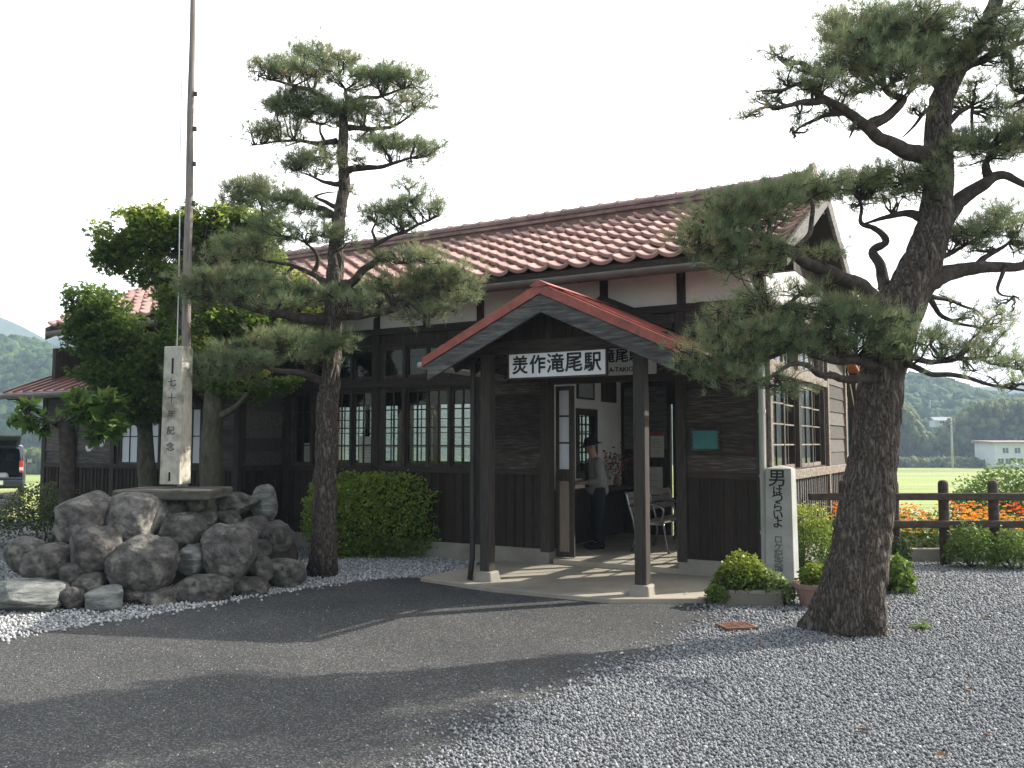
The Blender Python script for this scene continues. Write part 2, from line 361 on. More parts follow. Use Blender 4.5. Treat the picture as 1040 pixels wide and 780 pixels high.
# thin bright cloud over the half of the sky towards the sun, bluer and broken on the other side
bg2 = N(nt, 'ShaderNodeBackground'); bg2.inputs[0].default_value = (1.0, 0.985, 0.965, 1); bg2.inputs[1].default_value = 1.6
tc = N(nt, 'ShaderNodeTexCoord')
dt = N(nt, 'ShaderNodeVectorMath', operation='DOT_PRODUCT'); dt.inputs[1].default_value = (0.62, 0.78, 0.1)
nt.links.new(tc.outputs['Generated'], dt.inputs[0])
cn = N(nt, 'ShaderNodeTexNoise'); cn.inputs['Scale'].default_value = 2.2; cn.inputs['Detail'].default_value = 6
nt.links.new(tc.outputs['Generated'], cn.inputs['Vector'])
ad = N(nt, 'ShaderNodeMath', operation='MULTIPLY_ADD'); ad.inputs[1].default_value = 0.55
nt.links.new(cn.outputs['Fac'], ad.inputs[0]); nt.links.new(dt.outputs['Value'], ad.inputs[2])
mr = N(nt, 'ShaderNodeMapRange'); mr.inputs['From Min'].default_value = 0.18; mr.inputs['From Max'].default_value = 0.7
mr.interpolation_type = 'SMOOTHSTEP'; mr.inputs['To Min'].default_value = 0.15
nt.links.new(ad.outputs[0], mr.inputs['Value'])
mxs = N(nt, 'ShaderNodeMixShader')
nt.links.new(mr.outputs[0], mxs.inputs[0]); nt.links.new(bg.outputs[0], mxs.inputs[1]); nt.links.new(bg2.outputs[0], mxs.inputs[2])
nt.links.new(mxs.outputs[0], wout.inputs['Surface'])

SC.view_settings.view_transform = 'Standard'
try: SC.view_settings.look = 'None'
except Exception: pass
SC.view_settings.exposure = 1.0; SC.view_settings.gamma = 1
SC.cycles.use_denoising = True
SC.cycles.denoising_prefilter = 'NONE'
SC.cycles.max_bounces = 8; SC.cycles.diffuse_bounces = 4; SC.cycles.glossy_bounces = 3
SC.cycles.transparent_max_bounces = 12; SC.cycles.transmission_bounces = 4; SC.cycles.volume_bounces = 0
SC.cycles.sample_clamp_indirect = 6.0
SC.cycles.use_adaptive_sampling = False

# ================================================================== ground
def sstep(a, b, x): 
    t = np.clip((x - a) / (b - a), 0, 1); return t * t * (3 - 2 * t)
def ground_z(x, y):
    x = np.asarray(x, float); y = np.asarray(y, float)
    y0 = 27 - 11.5 * sstep(2, 6, x)
    return -3.7 * sstep(0, 48, y - y0)

def grid_mesh(name, xs, ys, zf, mats, kind='structure', smooth=True, off=0.0):
    X, Y = np.meshgrid(xs, ys)
    Z = zf(X, Y) + off
    V = np.stack([X, Y, Z], -1).reshape(-1, 3)
    idx = np.arange(X.size).reshape(X.shape)
    Fq = np.stack([idx[:-1, :-1], idx[:-1, 1:], idx[1:, 1:], idx[1:, :-1]], -1).reshape(-1, 4)
    o = link_mesh(name, np_mesh(name, V, Fq, smooth=smooth), mats)
    if kind: o['kind'] = kind
    return o

def field_mat():
    m, nt, bs, out = nodes_of('rice_field')
    tc = N(nt, 'ShaderNodeTexCoord')
    mp = N(nt, 'ShaderNodeMapping'); mp.inputs['Scale'].default_value = (0.014, 0.09, 1); mp.inputs['Rotation'].default_value = (0, 0, .25)
    nt.links.new(tc.outputs['Object'], mp.inputs['Vector'])
    nz = N(nt, 'ShaderNodeTexNoise'); nz.inputs['Scale'].default_value = 1.4; nz.inputs['Detail'].default_value = 3
    nt.links.new(mp.outputs[0], nz.inputs['Vector'])
    r = ramp(nt, [(0.3, (0.1, 0.145, 0.03)), (0.42, (0.19, 0.26, 0.04)), (0.5, (0.25, 0.32, 0.045)), (0.56, (0.3, 0.29, 0.13)), (0.6, (0.16, 0.2, 0.045)), (0.66, (0.25, 0.32, 0.045))])
    nt.links.new(nz.outputs['Fac'], r.inputs[0])
    n2 = N(nt, 'ShaderNodeTexNoise'); n2.inputs['Scale'].default_value = 3.5; n2.inputs['Detail'].default_value = 8
    nt.links.new(tc.outputs['Object'], n2.inputs['Vector'])
    r2 = ramp(nt, [(0.3, (0.6, 0.6, 0.6)), (0.7, (1.25, 1.25, 1.25))]); nt.links.new(n2.outputs['Fac'], r2.inputs[0])
    mu = N(nt, 'ShaderNodeMixRGB', blend_type='MULTIPLY'); mu.inputs[0].default_value = 1
    nt.links.new(r.outputs[0], mu.inputs[1]); nt.links.new(r2.outputs[0], mu.inputs[2])
    nt.links.new(mu.outputs[0], bs.inputs['Base Color']); bs.inputs['Roughness'].default_value = .9
    bp = N(nt, 'ShaderNodeBump'); bp.inputs['Strength'].default_value = 1; bp.inputs['Distance'].default_value = .2
    nt.links.new(n2.outputs['Fac'], bp.inputs['Height']); nt.links.new(bp.outputs[0], bs.inputs['Normal'])
    return m
M['field'] = field_mat()
xs = np.concatenate([np.linspace(-2500, -120, 14), np.linspace(-100, 100, 101), np.linspace(120, 2500, 14)])
ys = np.concatenate([np.linspace(-60, 0, 8), np.linspace(1, 90, 90), np.linspace(100, 300, 21), np.linspace(400, 3000, 12)])
grid_mesh('ground', xs, ys, ground_z, M['field'], off=-.012)

# gravelled yard, asphalt and the concrete of the porch lie on the ground as sheets
def sheet(name, pts, z, m, kind='structure', depth=0.0):
    mb = MB(); n = len(pts)
    if depth:
        mb.prism([(p[0], p[1]) for p in pts], z - depth, z, 'z')
    else:
        mb.add([(p[0], p[1], z) for p in pts], [tuple(range(n))])
    o = mb.build(name, m, bevel=.012 if depth else 0); o['kind'] = kind
    return o
YARD = [(-40, -40), (40, -40), (40, 12.35), (9, 12.35), (4.4, 12.35), (3.6, 11.4), (-3, 15), (-12, 20), (-16, 26), (-40, 26)]
sheet('gravel_yard', YARD, 0.0, M['gravel_ground'])
APX = [(-60, 668), (0, 651), (60, 640), (130, 630), (190, 619), (250, 609), (300, 600), (345, 593), (395, 588), (430, 587)]
ASPH = [tuple(gp(u, v)[:2]) for u, v in APX] + [tuple(W(-2.7, .2)[:2]), tuple(W(.5, .2)[:2])] + \
       [tuple(gp(u, v)[:2]) for u, v in ((728, 611), (737, 626), (715, 646), (668, 668), (612, 692), (560, 712), (512, 735), (470, 760), (432, 785))] + [(-.75, 3.2), (-2.2, 0), (-6, -20), (-20, -20), (-30, 4)]

def asphalt_mat():
    m = M['asphalt']; nt = m.node_tree; bs = nt.nodes['Principled BSDF']
    tc = N(nt, 'ShaderNodeTexCoord')
    vo = N(nt, 'ShaderNodeTexVoronoi'); vo.inputs['Scale'].default_value = 95; nt.links.new(tc.outputs['Object'], vo.inputs['Vector'])
    r = ramp(nt, [(0.0, (0.55, 0.55, 0.55)), (0.45, (0.9, 0.9, 0.9)), (0.8, (1.35, 1.35, 1.35)), (.95, (2.6, 2.55, 2.45))])
    sep = N(nt, 'ShaderNodeSeparateColor'); nt.links.new(vo.outputs['Color'], sep.inputs[0]); nt.links.new(sep.outputs[0], r.inputs[0])
    old = bs.inputs['Base Color'].links[0].from_socket
    mu = N(nt, 'ShaderNodeMixRGB', blend_type='MULTIPLY'); mu.inputs[0].default_value = 1
    nt.links.new(old, mu.inputs[1]); nt.links.new(r.outputs[0], mu.inputs[2]); nt.links.new(mu.outputs[0], bs.inputs['Base Color'])
    n2 = N(nt, 'ShaderNodeTexNoise'); n2.inputs['Scale'].default_value = 0.9; n2.inputs['Detail'].default_value = 3
    nt.links.new(tc.outputs['Object'], n2.inputs['Vector'])
    ma = N(nt, 'ShaderNodeMath', operation='MULTIPLY_ADD'); ma.inputs[1].default_value = 6.0
    nt.links.new(n2.outputs['Fac'], ma.inputs[0]); nt.links.new(vo.outputs['Distance'], ma.inputs[2])
    bp = N(nt, 'ShaderNodeBump'); bp.inputs['Strength'].default_value = .9; bp.inputs['Distance'].default_value = .006
    nt.links.new(ma.outputs[0], bp.inputs['Height']); nt.links.new(bp.outputs[0], bs.inputs['Normal'])
asphalt_mat()
sheet('asphalt', ASPH, 0.006, M['asphalt'])
SLAB = [(-2.75, -.2), (-1.6, -.42), (-.2, -.4), (.62, .12), (.85, 1.0), (.9, 1.62), (-2.7, 1.62)]
sheet('porch_pavement', [tuple(W(s, t)[:2]) for s, t in SLAB], 0.055, M['concrete_slab'], depth=.08)

def inpoly(px, py, poly):
    ins = np.zeros(len(px), bool); n = len(poly)
    for i in range(n):
        x1, y1 = poly[i]; x2, y2 = poly[(i + 1) % n]
        c = ((y1 > py) != (y2 > py)) & (px < (x2 - x1) * (py - y1) / (y2 - y1 + 1e-12) + x1)
        ins ^= c
    return ins

def dist_poly(px, py, poly):
    d = np.full(len(px), 1e9); n = len(poly)
    for i in range(n):
        a = np.array(poly[i]); b = np.array(poly[(i + 1) % n]); ab = b - a
        t = np.clip(((px - a[0]) * ab[0] + (py - a[1]) * ab[1]) / (ab @ ab + 1e-12), 0, 1)
        d = np.minimum(d, np.hypot(px - a[0] - t * ab[0], py - a[1] - t * ab[1]))
    return d

# real stones
phi = (1 + 5 ** .5) / 2
ICO_V = np.array([(-1, phi, 0), (1, phi, 0), (-1, -phi, 0), (1, -phi, 0), (0, -1, phi), (0, 1, phi), (0, -1, -phi), (0, 1, -phi), (phi, 0, -1), (phi, 0, 1), (-phi, 0, -1), (-phi, 0, 1)]) / math.sqrt(1 + phi * phi)
ICO_F = np.array([(0, 11, 5), (0, 5, 1), (0, 1, 7), (0, 7, 10), (0, 10, 11), (1, 5, 9), (5, 11, 4), (11, 10, 2), (10, 7, 6), (7, 1, 8), (3, 9, 4), (3, 4, 2), (3, 2, 6), (3, 6, 8), (3, 8, 9), (4, 9, 5), (2, 4, 11), (6, 2, 10), (8, 6, 7), (9, 8, 1)])

def rand_rot(n):
    q = RNG.normal(size=(n, 4)); q /= np.linalg.norm(q, axis=1, keepdims=True)
    w, x, y, z = q.T
    return np.stack([np.stack([1 - 2 * (y * y + z * z), 2 * (x * y - z * w), 2 * (x * z + y * w)], -1),
                     np.stack([2 * (x * y + z * w), 1 - 2 * (x * x + z * z), 2 * (y * z - x * w)], -1),
                     np.stack([2 * (x * z - y * w), 2 * (y * z + x * w), 1 - 2 * (x * x + y * y)], -1)], 1)

def stones(name, P, size, tint, m, label=None):
    n = len(P)
    sc = np.asarray(size)[:, None] * RNG.uniform(.6, 1.25, (n, 3)) * np.array([1, .85, .65])
    V = ICO_V[None] * RNG.uniform(.8, 1.15, (n, 12, 1)) * sc[:, None, :]
    V = np.einsum('nij,nkj->nki', rand_rot(n), V) + P[:, None, :]
    Fq = ICO_F[None] + (np.arange(n) * 12)[:, None, None]
    o = link_mesh(name, np_mesh(name, V.reshape(-1, 3), Fq.reshape(-1, 3), np.repeat(tint, 20)), m)
    o['kind'] = 'stuff'
    return o

def stone_mat(name):
    m, nt, bs, out = nodes_of(name)
    a = N(nt, 'ShaderNodeAttribute', attribute_name='tint')
    rp = ramp(nt, [(0, (0.1, 0.103, 0.108)), (.35, (0.195, 0.2, 0.208)), (.7, (0.285, 0.29, 0.298)), (.92, (0.38, 0.382, 0.385)), (1, (0.52, 0.515, 0.5))])
    nt.links.new(a.outputs['Fac'], rp.inputs[0]); nt.links.new(rp.outputs[0], bs.inputs['Base Color'])
    bs.inputs['Roughness'].default_value = .85; bs.inputs['Specular IOR Level'].default_value = .3
    return m
M['stones'] = stone_mat('grey_gravel_stones')

def scatter(xr, yr, spacing):
    nx, ny = int((xr[1] - xr[0]) / spacing), int((yr[1] - yr[0]) / spacing)
    X, Y = np.meshgrid(np.linspace(*xr, nx), np.linspace(*yr, ny))
    x = X.ravel() + RNG.uniform(-.6, .6, X.size) * spacing; y = Y.ravel() + RNG.uniform(-.6, .6, X.size) * spacing
    return x, y

def yard_stones():
    xs, ys, sz = [], [], []
    for (y0, y1, sp, s) in ((3.6, 5.6, .0195, .0122), (5.6, 8.0, .0235, .0145), (8.0, 12.3, .031, .0185)):
        x, y = scatter((-2, 10.6), (y0, y1), sp)
        k = (np.abs(x) < .63 * y + 2.2)
        xs.append(x[k]); ys.append(y[k]); sz.append(np.full(k.sum(), s))
    x, y, s = np.concatenate(xs), np.concatenate(ys), np.concatenate(sz)
    ins = inpoly(x, y, ASPH); d = dist_poly(x, y, ASPH)
    lump = np.array([mnoise.noise((a * 2.2, b * 2.2, 3)) for a, b in zip(x[ins], y[ins])])
    keep = np.ones(len(x), bool)
    keep[ins] = RNG.random(ins.sum()) < np.exp(-np.maximum(0, d[ins] - .12 * (lump + .3)) / .10) * .75
    keep &= ~((~ins) & (d < .25) & (RNG.random(len(x)) < .25 * np.exp(-d / .1)))
    # only the part before the fence and outside the porch
    slab = [tuple(W(a, b)[:2]) for a, b in SLAB]
    keep &= ~inpoly(x, y, slab)
    bl = [tuple(W(a, b)[:2]) for a, b in ((-3, 1.5), (.95, 1.5), (.95, 6), (-3, 6))]
    keep &= ~inpoly(x, y, bl)
    keep &= x > -1.5 + 0 * y
    keep &= ~((x < 1.6) & (y > 8.2))
    x, y, s = x[keep], y[keep], s[keep]
    z = np.abs(RNG.normal(0, 1, len(x))) * .007 + .004
    t = np.clip(RNG.beta(3.2, 3.8, len(x)) + .0, 0, 1)
    t[RNG.random(len(x)) < .012] = 1.0
    stones('gravel', np.stack([x, y, z], -1), s, t, M['stones'])
yard_stones()

def left_stones():
    x, y = scatter((-10, -.5), (6.6, 14.5), .033)
    k = ~inpoly(x, y, ASPH) & (np.abs(x) < .64 * y + 2)
    d = dist_poly(x, y, ASPH); k |= inpoly(x, y, ASPH) & (RNG.random(len(x)) < np.exp(-d / .05) * .6)
    slab = [tuple(W(a, b)[:2]) for a, b in SLAB]
    k &= ~inpoly(x, y, slab)
    s_, t_ = CA * (x - OX) + SA * (y - OY), -SA * (x - OX) + CA * (y - OY)
    k &= t_ < 1.6
    x, y, s_ = x[k], y[k], s_[k]
    t = np.clip(RNG.beta(2.0, 2.6, len(x)) + .36 * (s_ > -5.2), 0, 1); t[RNG.random(len(x)) < .06] = 1
    z = np.abs(RNG.normal(0, 1, len(x))) * .008 + .006
    stones('gravel', np.stack([x, y, z], -1), np.full(len(x), .019), t, M['stones'])
left_stones()
# loose grit strewn over the asphalt
def grit():
    n = 2600
    x = RNG.uniform(-6, 2.5, n); y = RNG.uniform(3.6, 9, n)
    k = inpoly(x, y, ASPH) & (np.abs(x) < .63 * y); x, y = x[k], y[k]
    stones('grit', np.stack([x, y, np.full(len(x), .008)], -1), RNG.uniform(.003, .007, len(x)), np.clip(RNG.beta(2, 2, len(x)) + .15, 0, 1), M['stones'])
grit()

# ------------------------------------------------------------------ hills and far woods
def hill(name, prof, y0, depth, m, lower=0.0):
    """prof: skyline as (u, v) pixels of the photograph at the distance y0"""
    P = [at(u, v, y0) for u, v in prof]
    px = np.array([p.x for p in P]); pz = np.array([p.z for p in P])
    xs = np.linspace(px[0], px[-1], 140); ys = np.linspace(y0 - depth, y0 + depth * .8, 26)
    top = np.interp(xs, px, pz)
    top = top - lower
    V = []
    for j, y in enumerate(ys):
        f = 1 - abs(y - y0) / (depth if y < y0 else depth * .8); f = math.sin(max(0, f) * math.pi / 2) ** 1.1
        for i, x in enumerate(xs):
            nz = mnoise.fractal((x * .02, y * .02, 5.1), 1, 2, 4) * .08 + 1
            V.append((x * (y / y0) ** .3, y, -4.2 + (top[i] + 4.2) * f * (nz if f < .98 else 1)))
    nx = len(xs); idx = np.arange(len(V)).reshape(len(ys), nx)
    Fq = np.stack([idx[:-1, :-1], idx[:-1, 1:], idx[1:, 1:], idx[1:, :-1]], -1).reshape(-1, 4)
    o = link_mesh(name, np_mesh(name, V, Fq, smooth=True), m); o['kind'] = 'structure'
    return np.array(V).reshape(len(ys), nx, 3)
M['hill'] = mat('wooded_hillside', [(0.3, (0.02, 0.032, 0.014)), (0.6, (0.042, 0.062, 0.024)), (0.8, (0.07, 0.09, 0.035))], .12, (1, 1, 1), .95, 1.0, .5, dist=2)
H1 = hill('hill', [(-500, 350), (-260, 330), (-120, 322), (-40, 335), (0, 341), (30, 341), (48, 348), (64, 355), (90, 352), (150, 345), (240, 372), (330, 388), (430, 398), (540, 400), (640, 402), (760, 398)], 330, 120, M['hill'], 5.5)
H2 = hill('hill', [(560, 420), (680, 410), (760, 398), (830, 386), (880, 382), (915, 381), (940, 388), (965, 398), (990, 404), (1020, 400), (1060, 404), (1120, 395), (1250, 380), (1450, 370)], 390, 130, M['hill'], 5.5)
H3 = hill('mountain', [(-400, 340), (-200, 322), (-60, 318), (0, 322), (20, 330), (40, 341), (52, 348), (75, 342), (110, 322), (150, 300), (190, 305), (240, 330), (330, 352), (500, 372), (700, 380), (900, 395), (1100, 392), (1400, 380)], 820, 220, M['hill'])
ICO2 = None
def ico2():
    V = [tuple(v) for v in ICO_V]; Fq = []
    cache = {}
    def mid(a, b):
        k = (min(a, b), max(a, b))
        if k not in cache:
            p = np.array(V[a]) + np.array(V[b]); p /= np.linalg.norm(p); V.append(tuple(p)); cache[k] = len(V) - 1
        return cache[k]
    for a, b, c in ICO_F:
        ab, bc, ca = mid(a, b), mid(b, c), mid(c, a)
        Fq += [(a, ab, ca), (b, bc, ab), (c, ca, bc), (ab, bc, ca)]
    return np.array(V), np.array(Fq)
I2V, I2F = ico2()
def lumps(name, P, rad, tint, m, kind='stuff', hz=1.2):
    n = len(P); k = len(I2V)
    V = I2V[None] * RNG.uniform(.5, 1.45, (n, k, 1)) * np.asarray(rad)[:, None, None] * np.array([1, 1, hz])
    V = np.einsum('nij,nkj->nki', np.stack([[[c, -s, 0], [s, c, 0], [0, 0, 1]] for c, s in zip(np.cos(RNG.uniform(0, 6, n)), np.sin(RNG.uniform(0, 6, n)))]), V) + np.asarray(P)[:, None, :]
    Fq = I2F[None] + (np.arange(n) * k)[:, None, None]
    o = link_mesh(name, np_mesh(name, V.reshape(-1, 3), Fq.reshape(-1, 3), np.repeat(tint, len(I2F)), smooth=False), m)
    o['kind'] = kind
    return o
M['far_leaf'] = leaf_mat('far_tree_foliage', [(0, (0.018, 0.04, 0.016)), (.5, (0.035, 0.07, 0.024)), (1, (0.075, 0.115, 0.03))], .12, .8, .1)
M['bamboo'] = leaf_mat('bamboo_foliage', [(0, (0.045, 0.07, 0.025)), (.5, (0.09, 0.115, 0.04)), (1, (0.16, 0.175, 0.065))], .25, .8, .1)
def clothe(name, Hm, n, r, vis, m=None):
    J = RNG.integers(2, 17, n); I = RNG.integers(0, Hm.shape[1] - 1, n); f = RNG.random(n)
    P = Hm[J, I] * (1 - f[:, None]) + Hm[J, I + 1] * f[:, None]
    P = P + RNG.normal(0, r * .4, P.shape) * np.array([1, 1, .15])
    ok = np.zeros(n, bool)
    for u0, u1 in vis:
        ok |= (P[:, 0] / P[:, 1] > (u0 - CU) / F) & (P[:, 0] / P[:, 1] < (u1 - CU) / F)
    P = P[ok]; rr = RNG.uniform(.6, 1.2, len(P)) * r
    P[:, 2] += rr * .3
    return lumps(name, P, rr, np.clip(RNG.normal(.45, .25, len(P)), 0, 1), m or M['far_leaf'])
clothe('forest', H1, 60000, 2.5, ((-230, 260), (820, 960)))
clothe('forest', H2, 44000, 2.8, ((720, 1260),))
def grove():
    # bamboo grove and hedgerow at the far side of the right-hand field
    n = 10000
    u = RNG.uniform(900, 1230, n); y = RNG.uniform(205, 250, n)
    top = np.interp(u, [900, 925, 938, 950, 965, 985, 1005, 1040, 1130], [405, 412, 440, 440, 425, 412, 406, 404, 400])
    zt = np.array([at(a, b, c).z for a, b, c in zip(u, top, y)])
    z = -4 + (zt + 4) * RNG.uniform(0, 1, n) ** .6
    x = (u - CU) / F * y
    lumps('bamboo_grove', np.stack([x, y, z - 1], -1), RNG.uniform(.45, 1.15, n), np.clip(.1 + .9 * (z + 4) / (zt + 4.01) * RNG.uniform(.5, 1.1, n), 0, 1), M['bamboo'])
    n = 2500
    u = RNG.uniform(885, 1120, n); y = RNG.uniform(190, 204, n)
    lumps('undergrowth', np.stack([(u - CU) / F * y, y, -3.9 + RNG.uniform(0, 1.6, n)], -1), RNG.uniform(.3, .8, n), RNG.uniform(.3, 1, n), M['bamboo'])
    n = 2200
    u = RNG.uniform(-60, 120, n); y = RNG.uniform(150, 165, n)
    lumps('undergrowth', np.stack([(u - CU) / F * y, y, -3.4 + RNG.uniform(0, 3.2, n)], -1), RNG.uniform(.4, 1.0, n), RNG.uniform(.2, .9, n), M['bamboo'])
grove()

# air
mh, nth, bsh, outh = nodes_of('summer_haze')
nth.nodes.remove(bsh)
pv = N(nth, 'ShaderNodeVolumePrincipled'); pv.inputs['Color'].default_value = (.6, .79, 1.0, 1); pv.inputs['Density'].default_value = .0007; pv.inputs['Anisotropy'].default_value = .0
nth.links.new(pv.outputs[0], outh.inputs['Volume'])
mb = MB(); mb.box(-1150, 1150, -70, 1150, -6, 165); hz = mb.build('haze', mh); hz['kind'] = 'stuff'
hz.visible_shadow = True
# ================================================================== the station building
ST = thing('station_building', 'long old wooden station building with red tiled roof, white plaster band and gabled porch', 'building', (OX, OY, 0), ANG)
def rt(a, b): return random.uniform(a, b)
TF, TB = 1.65, 5.29                # front and rear wall planes
SL, SR = -11.95, 0.9               # left and right end walls
TW = 0.75                          # front of the projecting left wing
SW = -6.9                          # its right end
Z1, Z2, Z3, Z4 = 1.22, 2.5, 3.28, 3.38

def clap(mb, a0, a1, z0, z1, place, h=0.2):
    """overlapping horizontal boards; place(a, d, z): d is outwards"""
    n = max(1, round((z1 - z0) / h)); h = (z1 - z0) / n
    for i in range(n):
        a = a0
        zz0, zz1 = z0 + i * h, z0 + (i + 1) * h + 0.012
        L = a1 - a0
        cuts = [a0] + ([a0 + L * rt(0.35, 0.65)] if L > 2.2 else []) + [a1]
        for c0, c1 in zip(cuts[:-1], cuts[1:]):
            e = rt(-0.003, 0.003); b = 0.032 + rt(0, 0.006)
            mb.hexa([place(c0 + .001, 0, zz0 + e), place(c1 - .001, 0, zz0 + e), place(c1 - .001, b, zz0 + e), place(c0 + .001, b, zz0 + e),
                     place(c0 + .001, 0, zz1), place(c1 - .001, 0, zz1), place(c1 - .001, b - 0.018, zz1), place(c0 + .001, b - 0.018, zz1)], rt(0.6, 1.5))

def vboards(mb, a0, a1, z0, z1, place, w=0.14):
    n = max(1, round((a1 - a0) / w)); w = (a1 - a0) / n
    for i in range(n):
        b = 0.022 + rt(0, 0.005)
        x0, x1 = a0 + i * w + 0.003, a0 + (i + 1) * w - 0.003
        mb.hexa([place(x0, 0, z0), place(x1, 0, z0), place(x1, b, z0), place(x0, b, z0), place(x0, 0, z1), place(x1, 0, z1), place(x1, b, z1), place(x0, b, z1)], rt(0.65, 1.4))
        x = a0 + i * w
        mb.hexa([place(x - .014, b, z0), place(x + .014, b, z0), place(x + .014, b + .012, z0), place(x - .014, b + .012, z0),
                 place(x - .014, b, z1), place(x + .014, b, z1), place(x + .014, b + .012, z1), place(x - .014, b + .012, z1)], rt(0.5, 1.2))

front = lambda a, d, z: (a, TF - d, z)
wing = lambda a, d, z: (a, TW - d, z)
right = lambda a, d, z: (SR + d, a, z)
left = lambda a, d, z: (SL - d, a, z)
wingside = lambda a, d, z: (SW + d, a, z)
rear = lambda a, d, z: (a, TB + d, z)

def window(place, a0, a1, z0, z1, sashes, cols, rows, fm, gm, parent=ST, lower=0.0, fw=0.05, mw=0.018, name='window', hm=None):
    """sliding sashes in a frame; glass is a part of the window"""
    mb, gl = MB(), MB()
    def bar(x0, x1, d0, d1, y0, y1, mi=0):
        mb.hexa([place(x0, d0, y0), place(x1, d0, y0), place(x1, d1, y0), place(x0, d1, y0), place(x0, d0, y1), place(x1, d0, y1), place(x1, d1, y1), place(x0, d1, y1)], rt(0.75, 1.25), mi)
    bar(a0, a1, -0.09, 0.02, z0 - 0.05, z0)
    bar(a0, a1, -0.09, 0.018, z1, z1 + 0.05)
    bar(a0 - 0.05, a0, -0.09, 0.016, z0 - 0.05, z1 + 0.05); bar(a1, a1 + 0.05, -0.09, 0.016, z0 - 0.05, z1 + 0.05)
    w = (a1 - a0) / sashes
    for i in range(sashes):
        d = -0.03 if i % 2 == 0 else -0.075
        x0, x1 = a0 + i * w - (0.012 if i else 0), a0 + (i + 1) * w + (0.012 if i < sashes - 1 else 0)
        bar(x0, x0 + fw, d, d + 0.035, z0 + .001, z1 - .001); bar(x1 - fw, x1, d, d + 0.035, z0 + .001, z1 - .001)
        bar(x0 + fw, x1 - fw, d, d + 0.034, z0 + .001, z0 + fw + lower, 1 if hm else 0); bar(x0 + fw, x1 - fw, d, d + 0.034, z1 - fw, z1 - .001, 1 if hm else 0)
        gx0, gx1, gz0, gz1 = x0 + fw, x1 - fw, z0 + fw + lower, z1 - fw
        for c in range(1, cols):
            x = gx0 + (gx1 - gx0) * c / cols
            bar(x - mw / 2, x + mw / 2, d + .005, d + 0.028, gz0, gz1)
        for r in range(1, rows):
            z = gz0 + (gz1 - gz0) * r / rows
            bar(gx0, gx1, d + .004, d + 0.03, z - mw / 2, z + mw / 2, 1 if hm else 0)
        gl.hexa([place(gx0, d + .012, gz0), place(gx1, d + .012, gz0), place(gx1, d + .016, gz0), place(gx0, d + .016, gz0),
                 place(gx0, d + .012, gz1), place(gx1, d + .012, gz1), place(gx1, d + .016, gz1), place(gx0, d + .016, gz1)])
    o = mb.build(name, [fm, hm] if hm else fm, parent)
    gl.build('pane', gm, o)
    return o

# ---- foundation
mb = MB()
mb.box(SW + .12, -1.96, TF - 0.06, TF + 0.14, -0.05, 0.24); mb.box(-0.17, SR + 0.06, TF - 0.06, TF + 0.14, -0.05, 0.24)
mb.box(SR - 0.14, SR + 0.06, TF + .14, TB + 1.6, -0.05, 0.24)
mb.box(SL - .05, SW + .05, TW - 0.06, TW + 0.14, -0.05, 0.24); mb.box(SL - .05, SL + .14, TW + .14, TB + .1, -0.05, .24); mb.box(SW - .1, SW + .05, TW + .14, TF - .061, -.05, .24)
mb.build('foundation', M['concrete'], ST, bevel=0.01)

# ---- inner cores of the walls (dark boards inside)
mb = MB()
def core(a0, a1, z0, z1): mb.box(a0, a1, TF, TF + 0.1, z0, z1)
core(SW, -6.72, .24, 4.07); core(-6.72, -3.1, .24, 1.25); core(-6.72, -3.1, 3.14, 4.07); core(-6.72, -3.1, 2.5, 2.56)
core(-3.1, -2.0, .24, 4.07); core(-2.0, -.14, 2.5, 4.07); core(-.14, SR - .1, .24, 4.07)
# rear wall with its openings
for a0, a1, z0, z1 in ((SL, -9, .1, 4.07), (-9, -2.75, .1, 1.2), (-9, -2.75, 2.5, 4.07), (-2.75, -1.57, .1, 4.07), (-1.57, -1.52, 2.3, 4.07), (-1.52, SR - .1, .1, 4.07), (-5.0, -4.85, 1.2, 2.5), (-7.2, -7.05, 1.2, 2.5)):
    mb.box(a0, a1, TB - 0.1, TB, z0, z1)
# end walls
for a0, a1, z0, z1 in ((TF, 1.75, .24, 4.07), (1.75, 5.2, .24, 1.25), (1.75, 5.2, 2.5, 2.58), (1.75, 5.2, 3.34, 4.07), (5.2, TB, .24, 4.07)):
    mb.box(SR - .1, SR, a0, a1, z0, z1)
mb.box(SL, SL + .1, TW + .1, TB - .1, .24, 3.4); mb.box(SL, SL + .1, TF, TB - .1, 3.4, 4.07)
mb.box(SL, SW, TW, TW + .1, .24, 1.2); mb.box(SL, -9.85, TW, TW + .1, 1.2, 2.62); mb.box(-7.7, SW, TW, TW + .1, 1.2, 2.62); mb.box(-9.85, -7.7, TW, TW + .1, 2.3, 2.62)
mb.box(SW - .1, SW, TW + .1, TF, .24, 2.85); mb.box(SL, SW, TF, TF + .1, 2.6, 4.07)
for s in (SR - .1, SL):                                        # gable triangles
    mb.prism([(TF, 4.07), (TB, 4.07), (3.47, 4.92)], s, s + .1, 'x')
mb.build('wall_core', M['dark_inner'], ST)

